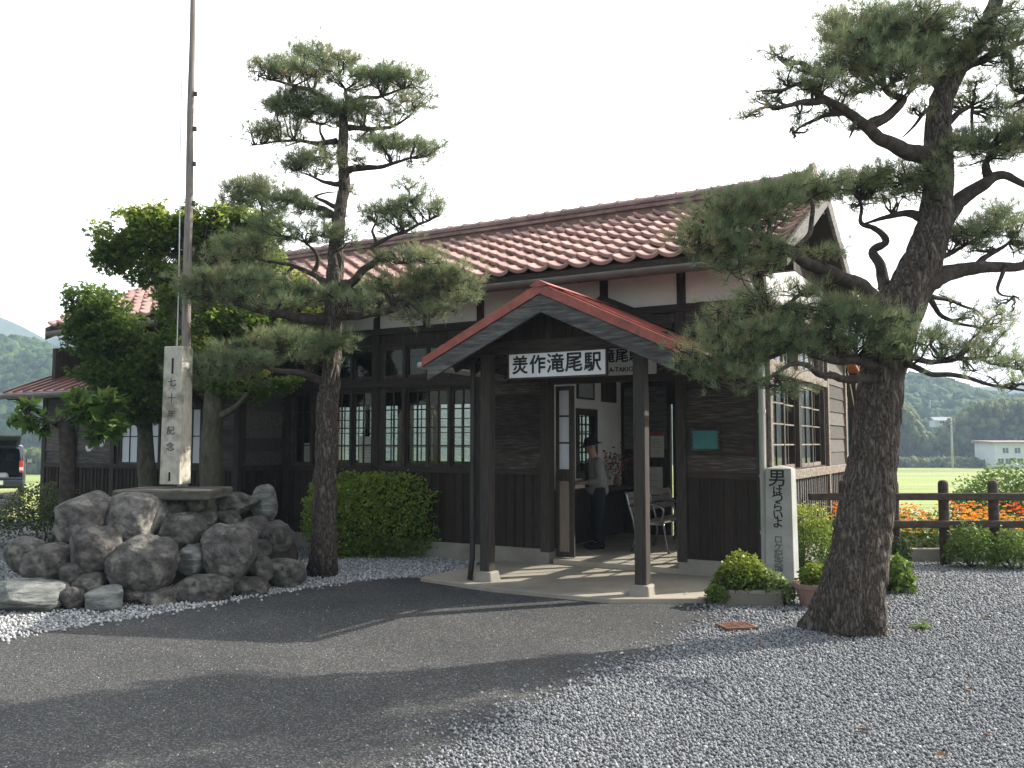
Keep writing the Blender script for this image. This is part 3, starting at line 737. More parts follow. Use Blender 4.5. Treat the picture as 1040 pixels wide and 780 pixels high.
# ---- outer boarding
mb = MB()
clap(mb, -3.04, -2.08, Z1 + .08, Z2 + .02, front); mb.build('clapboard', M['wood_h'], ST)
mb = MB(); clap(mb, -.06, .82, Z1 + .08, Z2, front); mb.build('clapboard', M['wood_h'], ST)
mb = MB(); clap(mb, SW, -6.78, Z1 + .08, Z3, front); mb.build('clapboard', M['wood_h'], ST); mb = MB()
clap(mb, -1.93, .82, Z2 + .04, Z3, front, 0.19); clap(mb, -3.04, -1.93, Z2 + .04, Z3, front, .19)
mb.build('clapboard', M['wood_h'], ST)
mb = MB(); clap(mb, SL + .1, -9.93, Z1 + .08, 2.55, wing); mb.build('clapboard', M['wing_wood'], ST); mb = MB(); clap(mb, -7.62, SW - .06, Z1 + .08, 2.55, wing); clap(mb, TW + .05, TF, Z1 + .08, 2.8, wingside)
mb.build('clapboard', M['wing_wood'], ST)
mb = MB(); vboards(mb, -6.74, -2.08, .24, Z1, front); mb.build('lower_cladding', M['wood_v'], ST); mb = MB(); vboards(mb, -.06, .82, .24, Z1, front); mb.build('lower_cladding', M['wood_v'], ST); mb = MB(); vboards(mb, SL + .1, SW - .06, .24, Z1, wing, .1)
vboards(mb, TW + .05, TF, .24, Z1, wingside); mb.build('lower_cladding', M['wood_v'], ST)
mb = MB(); vboards(mb, TF + .1, 6.85, .24, Z1, right); clap(mb, TF - .0, 1.72, 1.3, 3.3, right); clap(mb, 5.3, 6.85, Z1 + .08, 3.0, right)
mb.box(.8, .88, 5.3, 6.85, .24, 3.0)
mb.build('end_cladding', M['wing_wood'], ST)
mb = MB(); mb.box(SW, -2.08, TF - .05, TF + .02, Z1, Z1 + .08); mb.box(-.06, .82, TF - .045, TF + .02, Z1, Z1 + .08); mb.box(SL + .1, SW - .06, TW - .05, TW + .02, Z1, Z1 + .08)
mb.box(SW + .01, .83, TF - .06, TF + .03, Z3, Z4); mb.box(-6.72, -1.95, TF - .055, TF + .03, Z2 - .02, Z2 + .075)
mb.box(-1.93, -.05, TF - .052, TF + .11, Z2 - .06, Z2 + .035); mb.box(.02, .82, TF - .04, TF + .02, Z2 - .0, Z2 + .035)
mb.build('rail_beam', M['beam'], ST, bevel=.006)
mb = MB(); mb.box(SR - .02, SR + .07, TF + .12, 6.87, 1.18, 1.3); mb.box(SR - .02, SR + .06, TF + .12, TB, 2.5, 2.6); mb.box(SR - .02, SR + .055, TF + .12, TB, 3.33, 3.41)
mb.build('end_sill', M['side_frame'], ST, bevel=.006)

# ---- plaster
mb = MB(); mb.box(SW + .02, SR - .1, TF - .02, TF, Z4, 4.1)
mb.box(SR, SR + .02, TF + .1, TB, 3.41, 4.1); mb.build('plaster_band', M['plaster'], ST)
mb = MB()
n = 26
for i in range(n):
    t0 = TF + (TB - TF) * i / n; t1 = TF + (TB - TF) * (i + 1) / n - .006
    top = lambda t: 4.97 - 0.508 * abs(t - 3.47)
    mb.hexa([(SR, t0, 3.99), (SR + .03, t0, 3.99), (SR + .03, t1, 3.99), (SR, t1, 3.99), (SR, t0, max(4.0, top(t0))), (SR + .03, t0, max(4.0, top(t0))), (SR + .03, t1, max(4.0, top(t1))), (SR, t1, max(4.0, top(t1)))], rt(.7, 1.3))
mb.build('gable_boarding', M['wood_v'], ST)

# ---- timber posts of the frame
def post(s, t, z0, z1, w=.12, d=.14, m='post', name='post'):
    b = MB(); b.box(s - w / 2, s + w / 2, t - d / 2, t + d / 2, z0, z1, rt(.8, 1.25)); return b.build(name, M[m], ST, bevel=.006)
for s in (-6.75, -4.93, -3.1): post(s, TF + .02, .24, Z3)
post(-2.02, TF + .02, .2, Z3, .13, .17); post(-.12, TF + .02, .2, Z3, .13, .17); post(.86, TF + .03, .24, 3.7, .12, .18)
for s in (-6.75, -5.84, -4.93, -4.0, -3.06, -2.1, -1.15, -.1, .86): post(s, TF + .0, Z4, 3.99, .11, .1)
for s in (SL + .05, -9.92, -7.66, SW - .02): post(s, TW + .03, .24, 2.6, .11, .16)
for t in (1.72, TB, 6.86): post(SR + .01, t, .24, 3.1, .11, .11, 'side_frame')
b = MB(); b.beam((-2.1, TF - .06, 3.06), (-1.15, TF - .06, 3.52), .1, .09); b.beam((-.2, TF - .06, 3.1), (-1.15, TF - .06, 3.52), .1, .09); b.build('brace', M['beam'], ST)

# ---- windows
window(front, -4.83, -3.19, 1.3, 2.46, 4, 2, 4, M['frame'], M['glass'])
window(front, -6.65, -5.03, 1.3, 2.46, 4, 2, 4, M['frame'], M['glass'])
window(front, -4.83, -3.19, 2.62, 3.1, 4, 1, 1, M['frame'], M['glass'])
window(front, -6.65, -5.03, 2.62, 3.1, 4, 1, 1, M['frame'], M['glass'])
window(right, 1.82, 3.42, 1.32, 2.46, 2, 2, 4, M['frame'], M['glass'], hm=M['side_frame'])
window(right, 3.54, 5.16, 1.32, 2.46, 2, 2, 4, M['frame'], M['glass'], hm=M['side_frame'])
window(right, 1.82, 3.42, 2.63, 3.29, 2, 2, 1, M['side_frame'], M['glass'])
window(right, 3.54, 5.16, 2.63, 3.29, 2, 2, 1, M['side_frame'], M['glass'])
window(wing, -9.78, -7.77, 1.28, 2.24, 4, 2, 2, M['frame'], M['frost'])
window(rear, -4.8, -2.8, 1.25, 2.45, 4, 2, 4, M['frame'], M['glass'])
window(rear, -7.0, -5.06, 1.25, 2.45, 4, 2, 4, M['frame'], M['glass'])
window(rear, -8.95, -7.25, 1.25, 2.45, 4, 2, 4, M['frame'], M['glass'])

# ---- waiting room inside
mb = MB(); mb.box(SL + .1, SR - .1, TF + .1, TB - .1, 0.0, .12); mb.box(-1.9, -.1, TF - .05, TF + .1, 0, .118); mb.box(SL + .1, SW - .1, TW + .1, TF + .1, 0, .12)
mb.build('inner_floor', M['concrete_slab'], ST)
mb = MB(); mb.box(SL + .1, SR - .1, TF + .1, TB - .1, 3.36, 3.42); mb.box(SL + .1, SW - .1, TW + .1, TF + .1, 2.45, 2.5)
mb.build('inner_ceiling', M['dark_inner'], ST)
SP = -2.45
mb = MB()
for a0, a1, z0, z1 in ((TF + .1, 3.42, .12, 3.36), (4.2, TB - .1, .12, 3.36), (3.42, 4.2, .12, 1.1), (3.42, 4.2, 2.2, 3.36)):
    mb.box(SP - .08, SP, a0, a1, z0, z1)
mb.build('partition_wall', M['inner'], ST)
inner = lambda a, d, z: (SP + d, a, z)
window(inner, 3.47, 4.15, 1.16, 2.14, 1, 4, 6, M['dark_inner'], M['glass'], mw=.022)
mb = MB(); mb.box(SP, SP + .36, 2.0, TB - .12, .9, .95); mb.box(SP, SP + .05, 2.0, TB - .12, .12, .9, .8)
mb.build('counter', M['frame'], ST, bevel=.005)
mb = MB()                                                      # pale panels of the rear wall of the waiting room
for i, a in enumerate((-2.38, -1.98)): mb.box(a, a + .36, TB - .125, TB - .101, 1.55, 2.6, rt(.8, 1))
mb.build('rear_panel', M['grey_wood'], ST)
# sliding door leaf at the left of the entrance
mb = MB()
D = lambda a, d, z: (a, TF + .16 - d, z)
x0, x1 = -1.95, -1.68
for a0, a1, z0, z1 in ((x0, x0 + .05, .13, 2.42), (x1 - .07, x1, .13, 2.42), (x0 + .05, x1 - .07, 1.14, 1.3), (x0 + .05, x1 - .07, 2.36, 2.42), (x0 + .05, x1 - .07, .13, .2),
                       (x0 + .05, x1 - .07, 1.64, 1.665), (x0 + .05, x1 - .07, 2.0, 2.025)):
    mb.box(a0, a1, TF + .13, TF + .165, z0, z1, rt(.8, 1.2))
dr = mb.build('door', M['frame'], ST)
mb = MB(); mb.box(x0 + .05, x1 - .07, TF + .142, TF + .15, 1.3, 2.36); mb.build('pane', M['frost'], dr)
mb = MB(); mb.box(x0 + .05, x1 - .07, TF + .14, TF + .152, .2, 1.14); mb.build('door_panel', M['bright_wood'], dr)

# ---- main roof
ZE, SLP = 3.72, 0.508
def roof_tiles(s0, s1, te, sign, w=0.30, ncourse=10, ze=ZE):
    """each tile an S-shaped sheet with a thick lower edge"""
    length = 2.42 / math.cos(math.atan(SLP)); c = length / ncourse
    n = round((s1 - s0) / w); w = (s1 - s0) / n
    q = 11
    xs = np.linspace(0, 1, q)
    prof = 0.062 * (1 - np.sin(math.pi * np.clip(xs, 0, 1)) ** .75) - .022 + .012 * (1 - xs)
    ca, sa = math.cos(math.atan(SLP)), math.sin(math.atan(SLP))
    V, Fq, T = [], [], []
    for k in range(ncourse):
        for j in range(n):
            d0 = k * c + rt(-.006, .006); d1 = (k + 1) * c + .05
            h0, h1 = .076 + rt(-.007, .007), .008
            tn = rt(.82, 1.12) * (0.75 if rt(0, 1) < .05 else 1); sk = rt(-.006, .006)
            o = len(V)
            for (d, h, f) in ((d0 + .004, h0 - .042, .97), (d0, h0, 1), (d0 + .03, h0 + .006, 1), (d1, h1, 1)):
                for x, p in zip(xs, prof):
                    s = s0 + (j + x) * w + sk
                    hh = h + p * f
                    t = te + sign * (d * ca - hh * sa); z = ze + d * sa + hh * ca
                    V.append((s, t, z))
            for r in range(3):
                for i in range(q - 1):
                    a = o + r * q + i
                    Fq.append((a, a + 1, a + q + 1, a + q)); T.append(tn)
    return V, Fq, T
V, Fq, T = roof_tiles(-12.4, 1.33, 1.05, 1)
rf = link_mesh('roof', np_mesh('roof', V, Fq, T, smooth=True), M['tile'], ST)
V, Fq, T = roof_tiles(-12.4, 1.33, 5.89, -1)
link_mesh('rear_slope', np_mesh('rear_slope', V, Fq, T, smooth=True), M['tile'], rf)
mb = MB()
zt = lambda t: 4.95 - SLP * abs(t - 3.47)
mb.prism([(1.08, zt(1.08) - .09), (3.47, zt(3.47) - .09), (5.86, zt(5.86) - .09), (5.86, zt(5.86)), (3.47, zt(3.47)), (1.08, zt(1.08))], -12.36, 1.29, 'x')
for i in range(32):                                            # rafters under the eaves
    s = -12.2 + i * .428
    mb.beam((s, 1.12, zt(1.12) - .13), (s, TF + .02, zt(TF) - .13), .05, .07, rt(.8, 1.2))
    mb.beam((s, 5.8, zt(5.8) - .13), (s, TB - .02, zt(TB) - .13), .05, .07, rt(.8, 1.2))
mb.build('roof_deck', M['beam'], rf)
mb = MB(); mb.box(-12.36, 1.3, 1.06, 1.1, 3.56, 3.715); mb.box(-12.36, 1.3, TF - .12, TF - .02, 3.86, 3.96); mb.build('fascia', M['beam'], rf)
for s0, s1 in ((1.3, 1.345), (-12.41, -12.365)):
    for sg in (-1, 1):
        mb = MB(); te = 3.47 + sg * 2.5
        a = [(3.47, zt(3.47) + .03), (te, zt(te) + .03), (te, zt(te) - .2), (3.47, zt(3.47) - .2)]
        mb.prism(a, s0 + (.002 if sg > 0 else 0), s1 + (.002 if sg > 0 else 0), 'x', rt(.9, 1.1))
        mb.build('bargeboard', M['grey_wood'], rf)
                                                      # purlin ends under the verge
for t, z in ((1.6, 3.62), (3.47, 4.72), (5.34, 3.62)):
    mb = MB(); mb.box(SR + .02, 1.29, t - .06, t + .06, z - .08, z + .06); mb.build('purlin', M['beam'], rf)
    mb = MB(); mb.box(-12.36, SL, t - .06, t + .06, z - .08, z + .06); mb.build('purlin', M['beam'], rf)
# ridge of stacked flat tiles with a round capping
mb = MB()
s0, s1 = -12.3, 1.13
mb.box(s0, s1, 3.33, 3.61, 4.86, 5.03)
n = round((s1 - s0) / .31); w = (s1 - s0) / n
for i in range(n):
    a, b = s0 + i * w, s0 + (i + 1) * w
    lift = .05 * max(0, (i - n + 5) / 5) ** 2
    for (hw, za, zb) in ((.2, 5.03, 5.065), (.165, 5.07, 5.1), (.185, 5.105, 5.135)):
        mb.box(a + .002, b - .002, 3.47 - hw, 3.47 + hw, za + lift * .6, zb + lift * .6, rt(.7, 1.2))
    ring = [(3.47 + .12 * math.cos(x), 5.13 + lift + .105 * math.sin(x)) for x in np.linspace(0, math.pi, 8)]
    mb.prism(ring, a, b - .045, 'x', rt(.7, 1.2))
    ring = [(3.47 + .135 * math.cos(x), 5.13 + lift + .125 * math.sin(x)) for x in np.linspace(0, math.pi, 8)]
    mb.prism(ring, b - .045, b, 'x', rt(.7, 1.2))
mb.prism([(3.28, 4.86), (3.66, 4.86), (3.68, 5.1), (3.6, 5.32), (3.47, 5.37), (3.34, 5.32), (3.26, 5.1)], s1, s1 + .06, 'x', .9)
mb.build('ridge', M['ridge_tile'], rf)
mb = MB()
mb.tube([(-12.35, .99, 3.71), (-6, .99, 3.705), (1.28, .99, 3.70)], .055, 10)
for i in range(18): mb.beam((-12 + i * .77, 1.07, 3.77), (-12 + i * .77, .97, 3.64), .02, .02)
mb.build('gutter', M['gutter'], ST, smooth=True)
mb = MB(); mb.tube([(.85, .99, 3.67), (.85, .99, 3.55), (.87, 1.25, 3.42), (.9, 1.46, 3.28), (.9, 1.5, 3.15), (.9, 1.5, .02)], .038, 10)
for z in (.6, 1.25, 2.0, 2.75): mb.tube([(.9, 1.5, z), (.9, 1.5, z + .04)], .046, 10)
mb.box(.76, .9, .9, 1.05, 3.6, 3.84)
mb.build('downpipe', M['pipe_pale'], ST)
rf.location.z = .12

# ---- lean-to roof and canopy of the wing, platform canopy behind
mb = MB()
def lean(mb, s0, s1, t0, z0, t1, z1, th=.06, ribs=.3, seam=.03):
    mb.hexa([(s0, t0, z0 - th), (s1, t0, z0 - th), (s1, t1, z1 - th), (s0, t1, z1 - th), (s0, t0, z0), (s1, t0, z0), (s1, t1, z1), (s0, t1, z1)])
    n = round((s1 - s0) / ribs)
    for i in range(n + 1):
        s = s0 + (s1 - s0) * i / n
        mb.beam((s, t0 - .005, z0 + seam / 2), (s, t1, z1 + seam / 2), .03, seam, rt(.85, 1.15))
lean(mb, -12.35, SW + .35, .2, 2.55, TF + .0, 3.12)
mb.build('wing_roof', M['wing_red'], ST)
mb = MB(); mb.tube([(-12.4, .14, 2.48), (SW + .35, .14, 2.47)], .05, 8); mb.build('gutter', M['gutter'], ST, smooth=True)
mb = MB()
mb.box(-12.3, SW + .3, .24, .29, 2.42, 2.5)
for s in (SL - .05, -10.5, -9, -7.5): mb.beam((s, TW, 2.15), (s, .26, 2.44), .06, .07)
for i in range(13): mb.beam((-12.4 + i * .46, .27, 2.5), (-12.4 + i * .46, TF - .03, 3.08), .05, .06)
mb.build('wing_rafter', M['beam'], ST)
mb = MB(); lean(mb, -12.4, 1.1, 7.9, 2.85, 5.8, 3.3); mb.build('platform_canopy', M['red_paint'], ST)
mb = MB()
for s in (.95, -2, -5, -8, -11): mb.box(s - .07, s + .07, 7.5, 7.64, 0, 2.85); mb.beam((s, 7.5, 2.3), (s, 6.9, 2.9), .08, .09)
mb.box(-12.3, 1.05, 7.5, 7.62, 2.72, 2.86)
mb.build('canopy_post', M['post'], ST)

# ---- porch
PC, PZ, PE, PS0, PS1 = -0.965, 3.36, 2.63, -2.5, 0.57
def pillar(s):
    b = MB(); b.box(s - .066, s + .066, -.066, .066, .15, 2.69); p = b.build('pillar', M['pillar'], ST, bevel=.008)
    b = MB(); b.hexa([(s - .125, -.125, .02), (s + .125, -.125, .02), (s + .125, .125, .02), (s - .125, .125, .02), (s - .1, -.1, .165), (s + .1, -.1, .165), (s + .1, .1, .165), (s - .1, .1, .165)])
    b.build('plinth', M['concrete'], p, bevel=.02)
pillar(0); pillar(-1.93)
mb = MB()
mb.box(-2.3, .34, -.08, .08, 2.69, 2.83)
for s in (0, -1.93): mb.box(s - .06, s + .06, .08, TF - .06, 2.7, 2.82)
mb.build('porch_beam', M['beam'], ST, bevel=.006)
pz = lambda s: PZ - (PZ - PE) / 1.535 * abs(s - PC)
mb = MB()
n = 22
for i in range(n):
    a = -1.93 + 1.93 * i / n; b = -1.93 + 1.93 * (i + 1) / n - .005
    y = -.03 + rt(-.003, .003)
    za, zb = max(2.84, pz(a) - .1), max(2.84, pz(b) - .1)
    if (a < PC < b): za = zb = PZ - .11
    mb.hexa([(a, y, 2.831), (b, y, 2.831), (b, y + .03, 2.831), (a, y + .03, 2.831), (a, y, za), (b, y, zb), (b, y + .03, zb), (a, y + .03, za)], rt(.7, 1.35))
mb.build('porch_gable', M['wood_v'], ST)
mb = MB()
for sg in (-1, 1):
    e = PC + sg * 1.535
    th = .055
    mb.prism([(PC, PZ), (e, PE), (e, PE - th), (PC, PZ - th)], -.46, TF - .06, 'y', 1)
    # front edge plate and standing seams along the slope
    mb.prism([(PC, PZ + .03), (e + sg * .03, PE + .015), (e + sg * .03, PE - .085), (PC, PZ - .085)], -.5 - (.001 if sg > 0 else 0), -.455, 'y', 1)
    n = 6
    for i in range(1, n):
        t = -.46 + (TF + .4) * i / n
        mb.beam((PC + sg * .05, t, PZ + .0), (e, t, PE + .018), .04, .04, rt(.85, 1.1), (0, 0, 1))
    mb.box(e - .02 + (0 if sg > 0 else -.015), e + .035 - (0 if sg > 0 else 0), -.45, TF - .06, PE - .05, PE + .02, 1.05)
mb.prism([(PC - .12, PZ + .0), (PC, PZ + .062), (PC + .12, PZ + .0), (PC, PZ - .02)], -.515, TF - .06, 'y', 1)
pr = mb.build('porch_roof', M['red_paint'], ST)
mb = MB()
for sg in (-1, 1):
    e = PC + sg * 1.5
    mb.prism([(PC, PZ - .06), (e, pz(e) - .06), (e, pz(e) - .08), (PC, PZ - .08)], -.43 + (.001 if sg > 0 else 0), TF - .06, 'y', rt(.9, 1.1))
mb.build('porch_boarding', M['beam'], pr)
for sg in (-1, 1):
    mb = MB(); e = PC + sg * 1.5
    mb.prism([(PC, PZ - .088), (e, pz(e) - .075), (e, pz(e) - .27), (PC, PZ - .288)], -.48 + (.002 if sg > 0 else 0), -.44 + (.002 if sg > 0 else 0), 'y', rt(.9, 1.1))
    mb.build('bargeboard', M['barge'], pr, bevel=.004)
mb = MB()
for sg in (-1, 1):
    e = PC + sg * 1.5
    for t in (-.3, .1, .5, .9, 1.3): mb.beam((PC, t, PZ - .1), (e, t, pz(e) - .1), .05, .07, rt(.8, 1.2))
for s in (PC,): mb.box(s - .05, s + .05, -.4, TF - .06, PZ - .22, PZ - .1)
mb.build('porch_rafter', M['beam'], pr)
mb = MB(); mb.tube([(.68, -.42, 2.57), (.68, TF - .08, 2.54)], .04, 8); mb.build('gutter', M['pipe_pale'], pr, smooth=True)
mb = MB(); mb.tube([(-2.62, -.42, 2.57), (-2.62, TF - .08, 2.54)], .04, 8); mb.build('gutter', M['pipe_pale'], pr, smooth=True)
mb = MB(); mb.tube([(-2.1, .3, 2.66), (-2.1, .1, 2.66), (-2.1, -.03, 2.62), (-2.1, -.06, 2.5), (-2.1, -.06, .3), (-2.11, -.1, .06)], .033, 8); mb.build('downpipe', M['pipe_dark'], ST, smooth=True)

# left-hand pipes on the wing
mb = MB(); mb.tube([(-10.95, TW - .08, 2.45), (-10.95, TW - .08, .05)], .04, 8); mb.build('downpipe', M['pipe_grey'], ST, smooth=True)

# ---- lettering
def lettering(name, s, size, mats, parent, loc, rot, xs=1.0, spacing=1.0, bold=0.0, rows=None):
    """real letter outlines as a thin mesh; rot as euler; bold repeats the outlines a hair aside"""
    cu = bpy.data.curves.new('lettering', 'FONT'); cu.body = s; cu.size = size; cu.space_character = spacing
    cu.align_x = 'CENTER'; cu.align_y = 'CENTER'; cu.extrude = 0.0006; cu.resolution_u = 4
    if rows: cu.space_line = rows
    t = bpy.data.objects.new('lettering', cu); COL.objects.link(t)
    dg = bpy.context.evaluated_depsgraph_get(); dg.update()
    me0 = bpy.data.meshes.new_from_object(t.evaluated_get(dg))
    bpy.data.objects.remove(t); bpy.data.curves.remove(cu)
    V = np.zeros(len(me0.vertices) * 3); me0.vertices.foreach_get('co', V); V = V.reshape(-1, 3); V[:, 0] *= xs
    polys = [tuple(p.vertices) for p in me0.polygons]
    mb = MB()
    offs = [(0, 0)] + ([(bold, 0), (-bold, 0), (0, bold), (0, -bold)] if bold else [])
    for k, (dx, dy) in enumerate(offs):
        mb.add(V + np.array([dx, dy, .0003 * k]), polys)
    bpy.data.meshes.remove(me0)
    o = mb.build(name, mats, parent, fix=False)
    o.location = loc; o.rotation_euler = rot
    return o
FACE_FRONT = (math.pi / 2, 0, 0)

def board(name, label, s, t, z, w, h, th=.03, rimm='dark_inner', face='sign_white', rim=.02, cat='sign', group=None, mats=None):
    """a framed board hung on a front-facing wall; origin at its centre"""
    o = thing(name, label, cat, W(s, t, z), ANG, group)
    mb = MB(); mb.box(-w / 2, w / 2, -th / 2, th / 2, -h / 2, h / 2); mb.build('panel', M[face], o)
    if rim:
        mb = MB()
        mb.box(-w / 2 - rim, w / 2 + rim, -th / 2 - .008, th / 2, h / 2, h / 2 + rim); mb.box(-w / 2 - rim, w / 2 + rim, -th / 2 - .008, th / 2, -h / 2 - rim, -h / 2)
        mb.box(-w / 2 - rim, -w / 2, -th / 2 - .007, th / 2, -h / 2, h / 2); mb.box(w / 2, w / 2 + rim, -th / 2 - .007, th / 2, -h / 2, h / 2)
        mb.build('frame', M[rimm], o)
    return o
# porch name board
sg = board('name_board', 'white station name board with five large black characters on the porch gable', -.96, -.105, 2.53, 1.21, .27)
for i, ch in enumerate('羙作滝尾駅'):
    lettering('lettering', ch, .222 + (.01 if i in (2, 3) else 0), M['ink'], sg, (-.46 + i * .228, -.0172, -.005 + (.006 if i == 3 else 0)), FACE_FRONT, xs=.96, bold=.0055)
# second board on the wall behind it
sg = board('name_board', 'larger white name board on the wall behind the porch, with roman letters under its characters', -1.08, TF - .05, 2.7, 1.3, .36, rim=0)
lettering('lettering', '美作滝尾駅', .19, M['ink'], sg, (0, -.0172, .06), FACE_FRONT, bold=.004, spacing=1.02)
lettering('lettering', 'MIMASAKA-TAKIO', .085, M['ink'], sg, (0, -.0172, -.11), FACE_FRONT, bold=.002)
# ================================================================== trees and plants
M['needle'] = leaf_mat('pine_needles', [(0, (0.09, 0.13, 0.07)), (.5, (0.2, 0.255, 0.13)), (.85, (0.28, 0.31, 0.155)), (1, (0.33, 0.28, 0.15))], .55, .5, .3)
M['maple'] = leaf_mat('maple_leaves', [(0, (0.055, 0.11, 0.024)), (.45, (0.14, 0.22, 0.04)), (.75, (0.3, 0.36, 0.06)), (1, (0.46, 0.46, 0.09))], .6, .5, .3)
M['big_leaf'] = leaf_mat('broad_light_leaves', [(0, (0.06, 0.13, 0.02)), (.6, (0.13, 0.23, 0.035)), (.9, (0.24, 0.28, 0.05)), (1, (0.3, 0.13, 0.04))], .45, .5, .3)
M['box_leaf'] = leaf_mat('clipped_shrub_leaves', [(0, (0.045, 0.09, 0.018)), (.5, (0.105, 0.18, 0.032)), (1, (0.22, 0.3, 0.055))], .3, .5, .3)
M['bush_leaf'] = leaf_mat('bright_bush_leaves', [(0, (0.11, 0.18, 0.03)), (.5, (0.24, 0.34, 0.055)), (1, (0.4, 0.47, 0.1))], .35, .5, .3)
M['azalea'] = leaf_mat('azalea_leaves', [(0, (0.03, 0.055, 0.018)), (.6, (0.065, 0.1, 0.028)), (.9, (0.12, 0.15, 0.04)), (1, (0.2, 0.12, 0.04))], .3, .5, .3)
M['gold_leaf'] = leaf_mat('golden_shrub_leaves', [(0, (0.05, 0.1, 0.015)), (.4, (0.16, 0.24, 0.03)), (1, (0.4, 0.42, 0.06))], .35, .5, .3)
M['pale_leaf'] = leaf_mat('variegated_leaves', [(0, (0.07, 0.13, 0.03)), (.5, (0.16, 0.24, 0.06)), (1, (0.35, 0.4, 0.2))], .35, .5, .3)

def needles(P, D, per, length, width, spread=.75, tint=None):
    """tufts: for each point a bunch of thin blades"""
    n = len(P)
    d = D[:, None, :] + RNG.normal(0, spread, (n, per, 3))
    d /= np.linalg.norm(d, axis=2, keepdims=True)
    L = length * RNG.uniform(.6, 1.2, (n, per, 1))
    b = P[:, None, :] + d * L * .08 + RNG.normal(0, length * .12, (n, per, 3))
    tip = b + d * L
    side = np.cross(d, RNG.normal(size=(n, per, 3))); side /= np.linalg.norm(side, axis=2, keepdims=True) + 1e-9
    V = np.stack([b - side * width / 2, b + side * width / 2, tip], 2).reshape(-1, 3)
    Fq = np.arange(len(V)).reshape(-1, 3)
    t = np.repeat(np.clip((tint if tint is not None else np.full(n, .5)), 0, 1), per) + RNG.normal(0, .12, n * per)
    return V, Fq, np.clip(t, 0, 1)

def leaves(P, size, tint, up=.6, lobes=3, droop=0.0):
    """each leaf: a few pointed blades spreading in one plane from its stalk"""
    n = len(P)
    nrm = RNG.normal(0, 1, (n, 3)) + np.array([0, 0, up * 2.2]); nrm /= np.linalg.norm(nrm, axis=1, keepdims=True)
    a = np.cross(nrm, RNG.normal(size=(n, 3))); a /= np.linalg.norm(a, axis=1, keepdims=True)
    b = np.cross(nrm, a)
    s = np.asarray(size) * RNG.uniform(.65, 1.25, n)
    Vs = []
    angs = np.linspace(-1.0, 1.0, lobes) if lobes > 1 else [0]
    for g in angs:
        ln = s * (1 - .28 * abs(g))
        dr = math.cos(g) * a + math.sin(g) * b; sd = -math.sin(g) * a + math.cos(g) * b
        w = (ln * (.24 if lobes > 1 else .32))[:, None]
        tip = P + dr * ln[:, None] - nrm * (ln * (.18 + droop))[:, None]
        mid = P + dr * (ln * .45)[:, None]
        Vs.append(np.stack([P, mid - sd * w, tip, mid + sd * w], 1))
    V = np.stack(Vs, 1).reshape(-1, 3)
    Fq = np.arange(len(V)).reshape(-1, 4)
    return V, Fq, np.repeat(np.clip(tint, 0, 1), lobes)

class Soup:                                      # collects many small pieces into one mesh
    def __init__(self): self.V, self.F, self.T, self.n = [], [], [], 0
    def add(self, V, Fq, T):
        if len(V) == 0: return
        self.V.append(np.asarray(V)); self.F.append(np.asarray(Fq) + self.n); self.T.append(np.asarray(T)); self.n += len(V)
    def build(self, name, m, parent=None, smooth=False, origin=(0, 0, 0)):
        V = np.vstack(self.V) - np.array(origin)
        return link_mesh(name, np_mesh(name, V, np.vstack(self.F), np.concatenate(self.T), smooth), m, parent)

def wiggle(P, amt, seed=0):
    P = np.array(P, float)
    for i in range(1, len(P) - 0):
        k = P[i, :3] * 5 + seed
        P[i, :3] += np.array([mnoise.noise(tuple(k)), mnoise.noise(tuple(k + 31)), mnoise.noise(tuple(k + 67))]) * amt
    return P

def limb(P, r0, r1, name, parent, m, origin, n=10, per=6, rough=.12, power=.8):
    """a smooth tapering limb with a knobbly surface; P world rows"""
    Q = wiggle(spline(P, per), .03)
    k = len(Q)
    rad = r0 + (r1 - r0) * np.linspace(0, 1, k) ** power
    rad = rad * np.array([1 + rough * mnoise.noise((i * .9, r0 * 100, 2.2)) for i in range(k)])
    V, Fq = tube_np(Q, rad, n)
    o = link_mesh(name, np_mesh(name, V - np.array(origin), Fq, smooth=True), m, parent)
    return Q, rad

def bark_trunk(rows, origin, parent, m, n=120, per=40, depth=.034, freq=7.5, flare=0.0):
    """trunk from rows (x, y, z, radius): thick plates split by deep upright cracks"""
    Q = spline(rows, per)
    V, Fq = tube_np(Q, Q[:, 3], n)
    V = V.reshape(len(Q), n, 3)
    C = Q[:, None, :3]
    dirs = V - C; r = np.linalg.norm(dirs, axis=2, keepdims=True); dirs /= r
    L = np.concatenate([[0], np.cumsum(np.linalg.norm(np.diff(Q[:, :3], axis=0), axis=1))])
    disp = np.zeros((len(Q), n))
    for i in range(len(Q)):
        for j in range(n):
            p = V[i, j]
            w = mnoise.noise((p[0] * 5, p[1] * 5, p[2] * 3)) * .35
            q = (p[0] * freq + w, p[1] * freq + w, p[2] * freq * .36)
            ds, _ = mnoise.voronoi(q)
            disp[i, j] = min(.3, ds[1] - ds[0]) / .3 - .6 + .5 * mnoise.noise((p[0] * 22, p[1] * 22, p[2] * 12))
    k = np.clip(Q[:, 3] / Q[0, 3], .35, 1)
    base = 1 + 0.22 * np.exp(-L[:, None] / .28) * np.sin(np.linspace(0, 2 * math.pi, n)[None] * 5 + 1) * (flare > 0)
    V = C + dirs * (r * base[..., None] + disp[..., None] * depth * k[:, None, None])
    tint = (0.72 + .42 * np.clip(disp + .6, 0, 1)).reshape(-1)
    o = link_mesh('trunk', np_mesh('trunk', V.reshape(-1, 3) - np.array(origin), Fq, tint * 0 + 1, smooth=True), m, parent)
    return Q

